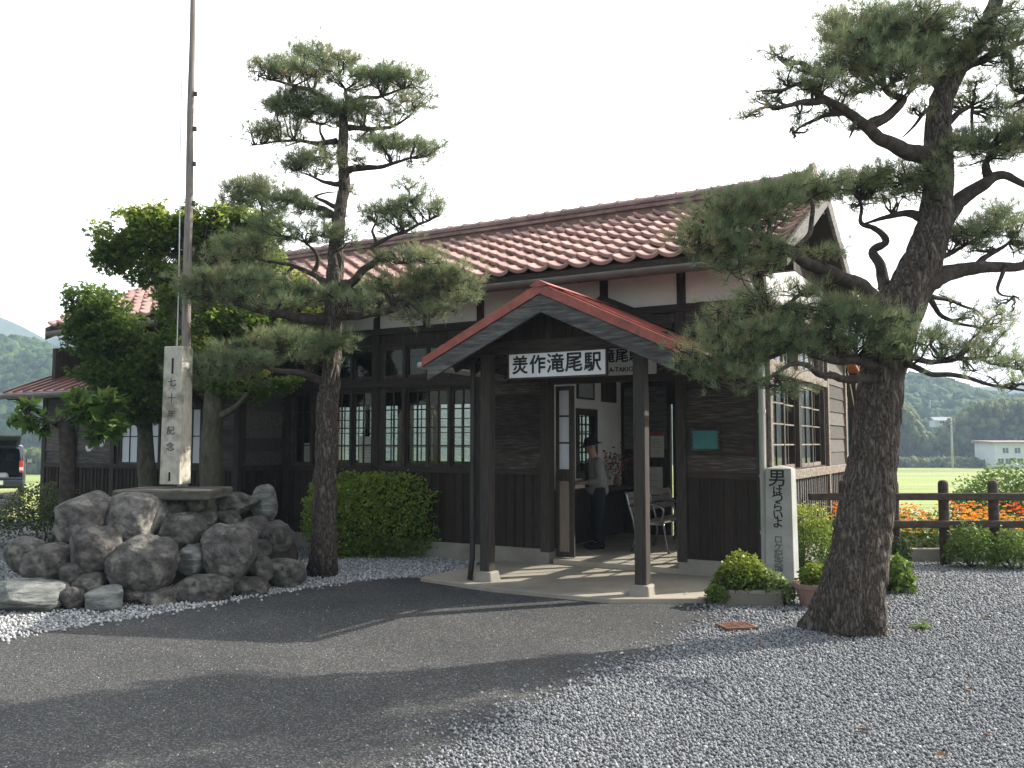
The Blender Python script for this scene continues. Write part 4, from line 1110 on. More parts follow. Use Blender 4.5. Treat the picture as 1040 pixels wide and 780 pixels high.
def pad_points(c, rx, ry, rz, n):
    """points in a flat-bottomed cushion"""
    a = RNG.uniform(0, 2 * math.pi, n); r = np.sqrt(RNG.random(n))
    x, y = np.cos(a) * r, np.sin(a) * r
    top = np.sqrt(np.clip(1 - r * r, 0, 1))
    z = -0.55 + (top + .55) * RNG.random(n) ** .7
    P = np.stack([x * rx, y * ry, z * rz], -1)
    P += RNG.normal(0, .03, P.shape)
    D = np.stack([x * .8, y * .8, .55 + .5 * z], -1)
    return np.array(c) + P, D

def fan_twigs(soup, anchor, P, k, r, seed):
    """crooked twigs from an anchor to some of the points"""
    if len(P) == 0: return
    pick = RNG.choice(len(P), min(k, len(P)), replace=False)
    for j in pick:
        e = P[j]; a = np.array(anchor); L = np.linalg.norm(e - a)
        m1 = a + (e - a) * .35 + np.array([0, 0, -.05 * L]) + RNG.normal(0, .07 * L, 3)
        m2 = a + (e - a) * .7 + np.array([0, 0, -.02 * L]) + RNG.normal(0, .07 * L, 3)
        Q = spline([a, m1, m2, e], 3)
        V, Fq = tube_np(Q, np.linspace(r, r * .3, len(Q)), 5)
        soup.add(V, Fq, np.full(len(Fq), RNG.uniform(.7, 1.2)))

def pine(name, label, Y, rows, branches, pads, seed, dens, per, nl, nw, group, leader=None):
    """rows: trunk (u, v, width px, dy); branches: (start radius px, [(u, v, dy)...]); pads: (u, v, half width, half height, dy or None, density)"""
    base = gp(rows[0][0], rows[0][1]); base.z = 0
    org = (base.x, base.y, 0)
    root = thing(name, label, 'tree', org, group=group)
    px = Y / F
    tr = []
    for u, v, w, dy in rows:
        p = at(u, v, Y + dy); tr.append((p.x, p.y, p.z, w * px / 2))
    tr[0] = (base.x, base.y, -.08, tr[0][3])
    Q = bark_trunk(tr, org, root, M['bark'], flare=1)
    axis = [Q[:, :3]]; arad = [Q[:, 3]]
    for w, pts in branches:
        P = [at(u, v, Y + dy) for u, v, dy in pts]
        q, rr = limb(P, w * px / 2, max(.006, w * px * .07), 'branch', root, M['limb'], org)
        axis.append(q[:, :3]); arad.append(rr)
    A = np.vstack(axis); AR = np.concatenate(arad)
    ndl, twg = Soup(), Soup()
    for (u, v, hw, hh, dy, dn) in pads:
        hw, hh = hw * 1.16, hh * 1.12
        if Y > 9 and v < 225: hw, hh = hw * 1.14, hh * 1.08
        if Y < 9 and v > 270 and u < 930: dn *= .78
        c = at(u, v, Y)
        if dy is None:
            dd = np.hypot(A[:, 0] - c.x, A[:, 2] - c.z); k = np.argmin(dd)
            dy = float(A[k, 1] - Y) * 1.0 + RNG.normal(0, .12)
        c = at(u, v, Y + dy)
        rx, rz = hw * px, hh * px
        n = int(max(12, hw * hh * dens * dn * (1.4 if v < 225 and Y > 9 else 1)))
        ncl = max(4, int(hw * hh / 26))                     # clumps inside the pad keep its outline uneven
        CP, CD = pad_points(c, rx * .85, rx * .8, rz * .8, ncl)
        w = RNG.integers(0, ncl, n)
        cs = min(rx, .16) * .55
        P = CP[w] + RNG.normal(0, 1, (n, 3)) * np.array([cs, cs, cs * .55])
        D = CD[w] + (P - CP[w]) / cs * .25
        D[:, 2] += .35; D /= np.linalg.norm(D, axis=1, keepdims=True)
        ct = RNG.normal(.5, .2, ncl); ct[RNG.random(ncl) < .05] = 1.15
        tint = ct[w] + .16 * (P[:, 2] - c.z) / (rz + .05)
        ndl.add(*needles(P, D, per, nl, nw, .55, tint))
        dd = np.linalg.norm(A - np.array(c), axis=1); k = np.argmin(dd + .9 * np.maximum(0, A[:, 2] - c.z)); 
        if dd[k] > max(rx, .25) * 1.1:                       # the pad sits off its limb: a bough reaches over to it
            a = A[k]; e = np.array(c) - np.array([0, 0, rz * .5]); L = np.linalg.norm(e - a)
            q = wiggle(spline([a, a + (e - a) * .4 + RNG.normal(0, .08 * L, 3), a + (e - a) * .75 + RNG.normal(0, .08 * L, 3), e], 5), .03)
            Vt, Ft = tube_np(q, np.linspace(min(.04, .014 + .022 * L, AR[k] * .9), min(.012, AR[k] * .7), len(q)), 6)
            twg.add(Vt, Ft, np.full(len(Ft), 1.0)); an = e
        else: an = A[k]
        fan_twigs(twg, an, CP, ncl, .012 + .008 * min(1, rx), seed)
        for i in range(ncl):
            near = P[w == i]
            fan_twigs(twg, CP[i], near, min(4, len(near)), .005, seed)
    org = np.array(org)
    ndl.build('crown', M['needle'], root, origin=org)
    twg.build('twigs', M['limb'], root, smooth=True, origin=org)
    return root

_ = None
RP_rows = [(858, 640, 80.0, 0), (868, 590, 60.0, 0), (876, 545, 53.9, 0), (883, 495, 49.6, 0), (889, 450, 45.2, 0), (894, 395, 43.5, .02), (903, 350, 45.2, .05), (914, 314, 45.2, .05), (933, 275, 40.0, .05), (947, 235, 34.8, .05), (953, 195, 30.4, .1),
           (953, 150, 27.8, .1), (955, 108, 24.4, .1), (966, 80, 20.9, .1), (984, 55, 17.4, .1), (1000, 28, 15.7, .1), (1013, -5, 13.1, .1), (1020, -50, 9.6, .1)]
RP_br = [
 (16, [(1012, -8, .1), (1050, -30, .1), (1100, -50, .2), (1170, -60, .2), (1250, -80, .2), (1330, -70, .2)]),
 (11, [(1018, -45, .1), (1060, -100, 0), (1110, -140, 0), (1180, -160, 0), (1240, -180, 0)]),
 (13, [(1070, 30, .1), (1120, 35, .3), (1180, 20, .3), (1250, 10, .4), (1340, 0, .5)]),
 (9, [(1050, -30, .1), (1100, -25, -.4), (1180, -50, -.8), (1270, -50, -.8)]),
 (22, [(905, 325, 0), (888, 302, -.1), (861, 284, -.2), (830, 271, -.3), (803, 257, -.4), (776, 241, -.5), (755, 222, -.55), (725, 228, -.6)]),
 (15, [(903, 300, .1), (897, 283, .2), (895, 270, .25), (886, 254, .3), (900, 243, .3), (889, 232, .3), (877, 228, .3), (874, 212, .3), (865, 196, .3)]),
 (12, [(938, 222, .05), (920, 218, .15), (897, 221, .25), (878, 229, .3)]),
 (14, [(893, 372, -.1), (872, 368, -.25), (849, 364, -.35), (826, 360, -.4), (807, 352, -.45), (782, 363, -.5), (758, 369, -.5), (735, 366, -.5)]),
 (10, [(888, 384, -.1), (860, 386, -.3), (838, 381, -.5), (818, 370, -.6), (795, 376, -.7), (770, 388, -.75), (750, 392, -.8)]),
 (25, [(925, 305, 0), (949, 284, 0), (972, 275, .05), (999, 272, .1), (1038, 270, .2), (1080, 262, .3), (1120, 266, .3)]),
 (10, [(988, 274, .1), (1000, 262, .2), (1018, 252, .3), (1032, 240, .3)]),
 (22, [(952, 232, .1), (968, 212, .1), (990, 194, .1), (1008, 181, .1), (1024, 178, .1), (1045, 188, .1), (1080, 184, .1)]),
 (12, [(1005, 184, .1), (1003, 168, .1), (1007, 158, .1), (1004, 146, .1)]),
 (8, [(955, 130, .1), (975, 116, .2), (988, 108, .3), (986, 130, .3), (993, 142, .3)]),
 (9, [(905, 360, 0), (926, 363, .1), (957, 368, .25), (988, 364, .4), (1012, 370, .5), (1045, 376, .5)]),
 (8, [(905, 372, -.05), (926, 372, -.15), (952, 381, -.3), (984, 383, -.4), (1010, 391, -.5), (1040, 398, -.5), (1080, 405, -.5)]),
 (8, [(935, 296, .1), (945, 303, .2), (955, 320, .3), (972, 329, .4), (999, 333, .5), (1012, 338, .5)]),
 (6, [(938, 298, .1), (962, 305, .3), (985, 312, .4), (1000, 322, .5)]),
 (5, [(1022, 270, .1), (1014, 288, .1), (1016, 300, .1), (1028, 304, .1)]),
 (21, [(943, 158, 0), (925, 154, -.1), (905, 147, -.2), (886, 135, -.3), (866, 118, -.35), (846, 105, -.4), (830, 93, -.45), (822, 80, -.5)]),
 (13, [(882, 130, -.3), (898, 119, -.3), (916, 103, -.25), (912, 98, -.2), (899, 90, -.2), (896, 76, -.2), (888, 60, -.2), (880, 42, -.2)]),
 (8, [(840, 102, -.4), (820, 103, -.5), (803, 105, -.55), (780, 110, -.6), (760, 118, -.65)]),
 (7, [(831, 92, -.45), (815, 84, -.5), (795, 90, -.6), (768, 93, -.7)]),
 (7, [(830, 75, -.5), (815, 66, -.5), (800, 66, -.55), (790, 58, -.55)]),
 (7, [(858, 114, -.35), (845, 118, -.25), (826, 121, -.2), (812, 130, -.15), (804, 137, -.1)]),
 (6, [(870, 122, -.3), (866, 130, -.4), (862, 140, -.4)]),
 (12, [(962, 92, .1), (945, 70, .1), (935, 52, .1), (915, 42, .1), (895, 36, .1), (870, 34, .1), (845, 25, .1)]),
 (8, [(940, 62, .1), (950, 40, .2), (962, 22, .3)]),
 (13, [(972, 75, .1), (992, 62, .1), (1010, 53, .1), (1032, 46, .1), (1070, 30, .1)]),
 (8, [(1018, 52, .1), (1028, 62, .15), (1026, 82, .2), (1032, 92, .2), (1060, 96, .2)]),
 (7, [(948, 270, 0), (968, 255, .2), (985, 245, .3), (1000, 240, .3)]),
 (8, [(836, 276, -.25), (828, 290, -.3), (812, 300, -.35), (800, 312, -.4), (785, 318, -.4)]),
 (6, [(946, 108, .1), (935, 118, 0), (925, 128, 0), (918, 138, 0)]),
]
RP_pads = [
 (1085, 40, 40, 16, .2, 0.50),
 (1130, 10, 45, 18, .3, 0.50),
 (1180, -30, 50, 18, .2, 0.50),
 (1230, 0, 45, 16, .5, 0.50),
 (1290, -40, 50, 18, .3, 0.50),
 (1340, -10, 45, 16, .6, 0.45),
 (1120, -60, 45, 18, -.2, 0.50),
 (1070, -90, 40, 18, 0, 0.50),
 (1180, -110, 50, 18, -.3, 0.50),
 (1250, -130, 50, 18, 0, 0.50),
 (1320, -110, 45, 16, -.2, 0.45),
 (1160, -180, 45, 18, .2, 0.45),
 (1090, -170, 40, 18, .1, 0.45),
 (1020, -120, 40, 16, .2, 0.45),
 (1230, -200, 40, 16, -.1, 0.40),
 (1100, 120, 40, 14, .5, 0.40),
 (1160, 80, 40, 14, .6, 0.40),
 (1215, 60, 40, 14, -.4, 0.40),
 (1130, -30, 40, 14, -.8, 0.45),
 (1200, -70, 40, 14, -.9, 0.45),
 (1270, -60, 40, 14, -.8, 0.40),
 (852, 30, 16, 10, _, 1), (875, 18, 16, 9, _, 1), (895, 22, 16, 9, _, 1), (915, 15, 16, 10, _, 1), (868, 48, 16, 10, _, 1), (905, 60, 18, 11, _, 1), (930, 42, 18, 12, _, 1.1), (945, 30, 16, 10, _, 1), (915, 88, 16, 7, _, .8), (890, 78, 16, 8, _, .9), (940, 82, 14, 9, _, 1), (978, 60, 14, 9, _, 1), (1000, 38, 14, 9, _, 1), (1012, 62, 14, 9, _, .9), (820, 92, 12, 7, _, .7), (838, 72, 12, 8, _, .7), (802, 78, 12, 6, _, .6), (812, 110, 12, 5, _, .5), (850, 95, 12, 7, _, .8), (778, 100, 10, 5, _, .4), (1032, 30, 14, 10, _, .9), (1040, 90, 14, 9, _, .8), (1000, 108, 12, 8, _, .8),
 (735, 215, 18, 10, -.6, 1), (760, 225, 20, 10, -.5, 1), (710, 238, 16, 9, -.65, 1), (770, 250, 16, 8, -.5, .8), (790, 262, 14, 7, -.4, .6), (820, 300, 16, 10, -.35, .9), (740, 345, 20, 10, -.5, 1), (780, 335, 20, 10, -.5, 1), (850, 352, 22, 9, -.35, 1), (725, 355, 16, 9, -.55, 1), (812, 355, 20, 8, -.45, 1),
 (840, 22, 14, 9, _, .7), (850, 42, 14, 12, _, .8), (868, 30, 16, 12, _, .9), (888, 52, 22, 14, _, 1), (905, 38, 18, 12, _, 1), (880, 68, 20, 12, _, 1), (862, 72, 16, 8, _, .7), (850, 60, 13, 8, _, .7),
 (925, 62, 20, 14, _, 1), (948, 50, 18, 16, _, 1.1), (935, 20, 22, 12, _, .9), (955, 22, 16, 9, _, .7), (905, 78, 20, 9, _, .8), (955, 78, 16, 10, _, .9), (985, 42, 18, 12, _, 1), (1002, 18, 12, 9, _, .6), (965, 65, 14, 9, _, .9),
 (832, 88, 14, 8, _, .8), (818, 74, 14, 7, _, .6), (793, 62, 12, 9, _, .5), (780, 92, 14, 5, _, .35), (766, 116, 11, 5, _, .55), (790, 106, 12, 5, _, .4), (845, 112, 14, 9, _, .9), (808, 132, 11, 4, _, .35), (865, 132, 8, 5, _, .4), (872, 90, 16, 7, _, .7),
 (1022, 42, 18, 10, _, 1), (1034, 70, 14, 10, _, .7), (985, 98, 14, 9, _, .6), (1000, 84, 12, 7, _, .5), (1030, 108, 14, 9, _, .7), (1005, 118, 10, 7, _, .6), (972, 106, 10, 8, _, .6), (930, 110, 9, 7, _, .6),
 (1035, 12, 12, 10, _, .6), (970, 152, 13, 9, _, .9), (992, 146, 20, 10, _, 1.1), (1018, 146, 22, 12, _, 1.1), (1040, 138, 18, 12, _, 1), (1010, 160, 22, 7, _, .9), (1060, 150, 20, 12, _, 1), (1032, 122, 12, 8, _, .6),
 (950, 172, 14, 8, -.15, .6), (952, 190, 12, 6, -.2, .5), (932, 190, 18, 10, .1, .9), (916, 180, 22, 11, .2, 1), (893, 185, 24, 12, .3, 1), (866, 190, 24, 12, .3, 1), (842, 193, 22, 12, 0, 1), (815, 197, 24, 13, -.2, 1), (790, 202, 22, 12, -.4, 1), (765, 206, 20, 12, -.5, 1),
 (742, 208, 16, 10, -.55, .9), (722, 226, 20, 10, -.6, .9), (704, 248, 16, 8, -.65, .8), (726, 252, 22, 10, -.6, 1), (745, 238, 16, 12, -.55, .9), (750, 268, 18, 8, -.5, .7), (735, 268, 14, 6, -.5, .7), (905, 200, 16, 7, .3, .8), (872, 205, 14, 5, .3, .6),
 (784, 222, 16, 6, -.4, .5), (840, 262, 13, 9, _, .5), (770, 276, 14, 9, _, .5), (778, 300, 18, 10, _, .7), (757, 316, 24, 9, _, .9), (742, 332, 18, 8, _, .8), (800, 318, 20, 10, _, .9), (826, 316, 20, 10, -.4, .9), (848, 322, 24, 12, -.4, 1.1), (870, 318, 20, 12, -.3, 1),
 (890, 330, 22, 12, -.35, 1.1), (910, 338, 18, 11, -.35, 1), (930, 348, 16, 10, -.3, .9), (855, 340, 24, 9, -.4, 1), (825, 338, 22, 9, -.45, 1), (797, 342, 20, 8, -.5, .9), (768, 352, 24, 11, -.5, 1), (740, 364, 24, 11, -.5, 1), (715, 372, 20, 9, -.55, .9), (704, 358, 14, 7, -.6, .7), (745, 384, 20, 8, -.7, .8),
 (795, 388, 20, 6, -.7, .6), (770, 392, 18, 6, -.75, .6), (722, 386, 12, 7, -.6, .6), (880, 350, 26, 9, -.35, 1), (905, 358, 18, 8, -.3, .9), (730, 320, 14, 7, -.5, .5),
 (985, 238, 20, 10, _, 1), (1008, 232, 20, 12, _, 1), (1030, 226, 16, 11, _, .9), (1002, 252, 18, 6, _, .6), (1040, 250, 18, 9, _, .8), (1018, 218, 16, 8, _, .7), (965, 248, 9, 6, _, .5), (1070, 240, 20, 12, _, .9),
 (1006, 328, 13, 9, _, .8), (1012, 346, 12, 8, _, .8), (985, 322, 14, 6, _, .4), (962, 306, 12, 5, _, .3), (985, 340, 12, 5, _, .4), (955, 350, 16, 7, _, .9), (978, 354, 16, 8, _, .9), (998, 362, 14, 7, _, .8), (1025, 370, 16, 6, _, .9), (1040, 376, 14, 6, _, .9),
 (1030, 306, 12, 5, _, .4), (985, 378, 16, 4, _, .3), (1022, 388, 16, 4, _, .3), (945, 340, 12, 6, _, .7), (1036, 392, 12, 4, _, .4),
]
pine('pine_tree', 'tall thick-trunked pine with plated bark standing on the gravel before the porch', 7.69, RP_rows, RP_br, RP_pads, 3, .42, 20, .088, .0042, 'garden pines')

LP_rows = [(328, 584, 32.7, 0), (329, 560, 25.8, 0), (330, 498, 23.2, 0), (333, 411, 21.5, 0), (336, 385, 19.8, 0), (338, 330, 18.1, 0), (340, 285, 17.2, 0), (343, 231, 13.8, 0), (349, 193, 12.0, 0), (348, 155, 11.2, 0), (349, 128, 10.3, 0), (345, 108, 6.9, 0)]
LP_br = [
 (9, [(346, 116, 0), (334, 103, -.05), (314, 90, -.15), (291, 85, -.25), (262, 78, -.35)]),
 (6, [(350, 116, 0), (352, 98, .1), (348, 85, .2), (338, 73, .2)]),
 (8, [(350, 112, 0), (366, 101, 0), (391, 97, -.05), (420, 89, -.1)]),
 (7, [(342, 143, 0), (318, 145, .1), (290, 143, .25), (254, 148, .4)]),
 (7, [(354, 130, 0), (372, 131, .1), (396, 129, .2), (412, 120, .25), (424, 108, .3)]),
 (8, [(354, 173, 0), (380, 170, -.1), (408, 164, -.2), (438, 155, -.3)]),
 (6, [(344, 187, 0), (325, 183, -.15), (302, 172, -.3)]),
 (9, [(343, 224, 0), (328, 213, .1), (308, 207, .2), (275, 200, .4), (238, 198, .5)]),
 (6, [(345, 212, 0), (330, 205, .0), (322, 198, .0), (345, 196, -.1)]),
 (11, [(345, 292, 0), (358, 285, -.1), (372, 272, -.2), (386, 262, -.3), (378, 250, -.35), (395, 242, -.4), (425, 228, -.45), (446, 217, -.5)]),
 (9, [(335, 290, 0), (322, 280, .1), (300, 270, .3), (270, 265, .5), (240, 258, .6)]),
 (6, [(318, 278, .1), (322, 262, .1), (310, 248, .1), (298, 240, .1)]),
 (15, [(335, 322, 0), (310, 323, -.2), (280, 318, -.35), (248, 310, -.45), (220, 300, -.5), (196, 296, -.5)]),
 (11, [(345, 320, 0), (375, 319, -.2), (405, 312, -.35), (428, 298, -.4), (448, 290, -.4), (475, 284, -.4)]),
 (10, [(330, 388, 0), (310, 379, -.2), (280, 375, -.4), (245, 369, -.55), (200, 375, -.6)]),
 (7, [(338, 345, 0), (320, 352, .2), (295, 356, .3), (255, 352, .3)]),
]
LP_pads = [
 (322, 62, 16, 9, _, .9), (306, 54, 12, 8, _, .6), (330, 50, 10, 8, _, .6), (300, 70, 16, 8, _, 1), (278, 72, 14, 8, _, 1), (264, 78, 9, 5, _, .7), (318, 78, 15, 7, _, .8), (350, 66, 14, 8, _, .8), (362, 80, 14, 9, _, .8), (345, 78, 10, 7, _, .7), (385, 78, 16, 9, _, 1), (408, 80, 16, 10, _, 1), (424, 88, 10, 6, _, .8), (392, 90, 18, 5, _, .7),
 (292, 104, 16, 9, -.1, 1), (312, 104, 16, 9, -.1, 1), (332, 108, 16, 9, -.15, 1), (352, 110, 14, 9, -.2, 1.1), (370, 112, 12, 7, _, .9), (300, 118, 18, 6, .1, .8), (325, 122, 16, 6, 0, .8), (284, 112, 10, 6, .1, .7), (395, 116, 14, 6, _, .7), (418, 108, 11, 8, _, .9), (432, 102, 7, 5, _, .7), (380, 124, 12, 5, _, .6),
 (264, 136, 14, 7, _, 1), (280, 132, 12, 6, _, .8), (255, 140, 7, 4, _, .7), (300, 140, 10, 5, _, .6), (312, 164, 15, 8, _, 1), (328, 160, 12, 8, _, .9), (300, 172, 10, 5, _, .8), (322, 176, 12, 5, _, .7), (376, 146, 14, 8, _, .9), (394, 150, 16, 9, _, 1), (416, 154, 16, 7, _, 1), (436, 152, 8, 6, _, .8), (365, 160, 10, 5, _, .6), (360, 190, 6, 6, _, .6),
 (245, 196, 14, 8, _, 1), (265, 196, 18, 10, _, 1), (288, 204, 18, 10, _, 1), (306, 212, 14, 7, _, .8), (262, 212, 22, 8, .5, .8), (232, 202, 9, 5, _, .7), (330, 220, 10, 5, _, .6),
 (402, 214, 18, 8, _, .9), (420, 204, 12, 7, _, .7), (414, 188, 8, 7, _, .5), (432, 216, 12, 6, _, .9), (382, 222, 14, 7, _, .8), (444, 212, 6, 5, _, .6), (400, 228, 20, 6, _, .8),
 (282, 238, 22, 9, _, 1), (312, 236, 18, 8, _, 1), (332, 240, 14, 8, _, .9), (258, 248, 20, 12, _, 1), (236, 252, 18, 12, _, .9), (218, 262, 14, 8, _, .8), (250, 266, 24, 8, .5, .9), (352, 246, 9, 7, -.2, .8),
 (206, 288, 16, 8, -.5, 1), (226, 282, 18, 9, _, 1.1), (250, 284, 20, 10, _, 1.1), (275, 290, 20, 9, _, 1.1), (300, 296, 20, 8, _, 1.1), (322, 300, 18, 8, _, 1.1), (345, 302, 16, 9, -.25, 1.1), (215, 300, 20, 8, -.5, 1), (245, 302, 24, 7, -.45, 1), (280, 308, 24, 6, -.4, .9), (196, 296, 10, 7, -.5, .8),
 (372, 300, 18, 9, _, 1), (395, 294, 20, 10, _, 1.1), (420, 284, 20, 10, _, 1.1), (445, 280, 20, 10, _, 1.1), (468, 284, 16, 10, _, 1), (455, 298, 20, 9, _, 1), (430, 304, 18, 9, _, .9), (410, 262, 20, 8, -.4, .9), (432, 262, 16, 8, -.4, .9), (390, 268, 14, 6, -.35, .7), (440, 318, 16, 7, -.4, .8), (480, 292, 8, 7, _, .7), (420, 320, 14, 6, -.4, .7), (365, 312, 16, 6, -.2, .8), (460, 312, 12, 6, -.4, .7),
 (198, 374, 14, 7, _, 1), (216, 370, 18, 8, _, 1.1), (240, 368, 20, 9, _, 1.1), (262, 370, 18, 7, _, 1), (208, 382, 20, 6, _, 1), (242, 382, 20, 5, _, .8), (262, 348, 20, 8, _, 1.1), (285, 344, 20, 8, _, 1.1), (308, 346, 20, 8, _, 1.1), (330, 350, 18, 8, -.2, 1.1), (348, 352, 14, 7, -.2, 1), (292, 358, 24, 7, _, 1), (320, 362, 18, 6, -.2, .9), (240, 354, 14, 6, _, .8), (185, 378, 8, 5, -.6, .7),
]
pine('pine_tree', 'layered garden pine with a dark straight trunk beside the clipped bush', 10.8, LP_rows, LP_br, LP_pads, 9, .5, 18, .095, .0056, 'garden pines')

# ------------------------------------------------------------------ leafy trees and bushes
def blob_points(blobs, Y, dens, px=None):
    """points in uneven ellipsoids given in pixels of the photograph; returns points and height ratio"""
    P, Hh = [], []
    for (u, v, hw, hh, dy, dn) in blobs:
        px_ = (Y + dy) / F
        c = np.array(at(u, v, Y + dy)); r = np.array([hw * px_, min(hw, hh) * px_ * 1.0, hh * px_])
        n = int(hw * hh * dens * dn)
        d = RNG.normal(size=(n, 3)); d /= np.linalg.norm(d, axis=1, keepdims=True)
        q = d * (RNG.random(n)[:, None] ** .45)
        rag = np.array([1 + .35 * mnoise.noise(tuple(c + x * 2.2)) for x in d])
        p = c + q * r * rag[:, None]
        nz = np.array([mnoise.noise(tuple(x * 3.3)) for x in p])
        k = nz > -.3
        P.append(p[k]); Hh.append(q[k, 2])
    return np.vstack(P), np.concatenate(Hh)

def leafy_tree(name, label, Y, trunk, blobs, size, dens, m, tint_fn, limbs=(), lobes=3, barkm='mossy_bark', group=None):
    b = at(trunk[0][0], trunk[0][1], Y); org = (b.x, b.y, 0)
    root = thing(name, label, 'tree', org, group=group)
    px = Y / F
    rows = [(*at(u, v, Y + dy), w * px / 2) for u, v, w, dy in trunk]
    rows[0] = (b.x, b.y, -.05, rows[0][3])
    Q = spline(rows, 8)
    rad = Q[:, 3] * np.array([1 + .18 * mnoise.noise((q[0] * 3, q[1] * 3, q[2] * 5)) for q in Q])
    V, Fq = tube_np(Q, rad, 20)
    link_mesh('trunk', np_mesh('trunk', V - np.array(org), Fq, smooth=True), M[barkm], root)
    ax = [Q[:, :3]]
    for w, pts in limbs:
        q, _r = limb([at(u, v, Y + dy) for u, v, dy in pts], w * px / 2, w * px * .15, 'branch', root, M[barkm], org)
        ax.append(q[:, :3])
    A = np.vstack(ax)
    P, Hh = blob_points(blobs, Y, dens)
    sp = Soup(); sp.add(*leaves(P, np.full(len(P), size), tint_fn(P, Hh), lobes=lobes))
    sp.build('crown', m, root, origin=np.array(org))
    tw = Soup()
    for (u, v, hw, hh, dy, dn) in blobs:
        c = np.array(at(u, v, Y + dy)); k = np.argmin(np.linalg.norm(A - c, axis=1))
        sel = P[np.linalg.norm(P - c, axis=1) < hw * px]
        fan_twigs(tw, A[k], sel, 12, .018, 1)
    tw.build('twigs', M[barkm], root, smooth=True, origin=np.array(org))
    return root

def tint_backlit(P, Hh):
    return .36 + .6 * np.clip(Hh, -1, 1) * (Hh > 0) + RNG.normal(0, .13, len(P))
leafy_tree('maple_tree', 'bushy green maple with a mossy forked trunk behind the stone pile', 12.3,
    [(216, 492, 24, 0), (214, 455, 21, 0), (217, 420, 19, 0), (214, 385, 15, 0), (205, 330, 12, .1), (195, 270, 8, .1)],
    [(150, 240, 40, 26, 0, 1), (120, 250, 24, 22, 0, 1), (185, 238, 40, 26, .2, 1), (230, 245, 40, 32, .3, 1), (110, 262, 18, 18, 0, .8), (165, 275, 45, 20, .1, 1), (215, 290, 40, 26, .3, 1), (255, 270, 38, 34, .6, 1), (290, 300, 30, 30, .7, .9), (250, 330, 45, 28, .4, 1), (205, 330, 35, 26, .2, .9),
     (225, 385, 30, 18, 0, .9), (275, 388, 34, 13, -.1, 1.3), (200, 360, 30, 22, 0, .9), (150, 215, 30, 8, 0, .3), (200, 215, 34, 8, .1, .3), (100, 235, 16, 14, 0, .25), (320, 330, 26, 20, .6, .8), (255, 402, 20, 8, 0, .8), (160, 225, 44, 16, 0, .9), (235, 225, 36, 18, .2, .9), (180, 305, 30, 22, .1, .8), (265, 235, 26, 22, .4, .9), (135, 215, 26, 8, 0, .3), (180, 208, 30, 6, 0, .25), (235, 208, 26, 7, .2, .3)],
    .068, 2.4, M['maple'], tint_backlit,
    limbs=((12, [(215, 400, 0), (235, 375, .1), (260, 350, .3), (285, 320, .5)]), (11, [(213, 380, 0), (185, 330, 0), (160, 290, 0), (140, 250, 0)]), (9, [(217, 425, 0), (240, 412, -.1), (255, 395, -.1)])))
leafy_tree('maple_tree', 'dense dark leafy tree hanging over the low wing roof', 12.9,
    [(150, 500, 18, 0), (148, 450, 15, 0), (140, 400, 13, 0), (125, 350, 10, 0), (110, 310, 7, 0)],
    [(98, 318, 34, 32, 0, 1), (108, 345, 42, 32, 0, 1), (88, 330, 24, 26, 0, 1), (125, 380, 42, 28, -.1, 1), (150, 395, 36, 26, -.1, 1), (95, 372, 26, 22, 0, .8), (172, 365, 30, 40, .2, 1), (140, 418, 38, 14, -.2, 1), (175, 330, 18, 26, .3, .9), (75, 300, 14, 16, 0, .3), (165, 412, 20, 16, -.2, .9), (110, 405, 24, 18, -.1, 1)],
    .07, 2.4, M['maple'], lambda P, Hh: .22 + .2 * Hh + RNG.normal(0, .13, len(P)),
    limbs=((8, [(138, 395, 0), (115, 370, .1), (95, 350, .1)]), (8, [(145, 430, 0), (165, 405, 0), (180, 370, .1)])))
leafy_tree('plane_tree', 'cut-back small tree with big pale green leaves before the wing corner', 11.9,
    [(67, 500, 16, 0), (69, 470, 15, 0), (68, 440, 15, 0), (69, 428, 13, 0)],
    [(60, 425, 14, 12, 0, 1), (85, 418, 20, 12, 0, 1), (108, 410, 18, 14, -.1, 1), (112, 432, 16, 16, -.1, 1.1), (95, 440, 12, 8, -.1, .8), (24, 428, 20, 8, -.2, .8), (28, 412, 8, 8, -.2, .5), (78, 404, 14, 8, 0, .6), (45, 436, 10, 5, 0, .5)],
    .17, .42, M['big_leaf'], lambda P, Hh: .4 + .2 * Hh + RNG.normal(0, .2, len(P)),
    limbs=((6, [(67, 435, 0), (50, 428, -.1), (28, 422, -.2)]), (6, [(68, 430, 0), (90, 418, 0), (110, 415, -.1)])), barkm='limb')

def bush(name, label, c, r, n, size, m, tint_fn, lobes=1, power=.3, cat='bush', shape=2.0, group=None, stems=8, up=.5):
    """a rounded bush standing at c: leaves through its outer volume, stems inside; shape > 2 is boxier"""
    root = thing(name, label, cat, (c[0], c[1], c[2]), group=group)
    d = RNG.normal(size=(n, 3))
    if shape < 3: d[:, 2] = np.where(d[:, 2] < -.35, -d[:, 2] * .5, d[:, 2])
    d /= (np.abs(d) ** shape).sum(1, keepdims=True) ** (1 / shape)
    q = d * (RNG.random(n)[:, None] ** power)
    rag = np.array([1 + .16 * mnoise.noise((x[0] * 2.6 + c[0], x[1] * 2.6, x[2] * 2.6)) + .1 * mnoise.noise((x[0] * 8, x[1] * 8 + c[1], x[2] * 8)) for x in d])
    P = q * rag[:, None] * np.array(r) * (np.array([1, 1, .75]) if shape < 3 else np.array([1, 1, .5])) + np.array([0, 0, r[2] * (.3 if shape < 3 else .5)])
    P[:, 2] = np.maximum(P[:, 2], .015)
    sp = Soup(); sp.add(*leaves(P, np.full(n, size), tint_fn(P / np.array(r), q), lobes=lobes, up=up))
    sp.build('foliage', m, root)
    tw = Soup(); fan_twigs(tw, (0, 0, 0), P, stems, .012, 3); tw.build('stems', M['limb'], root, smooth=True)
    return root
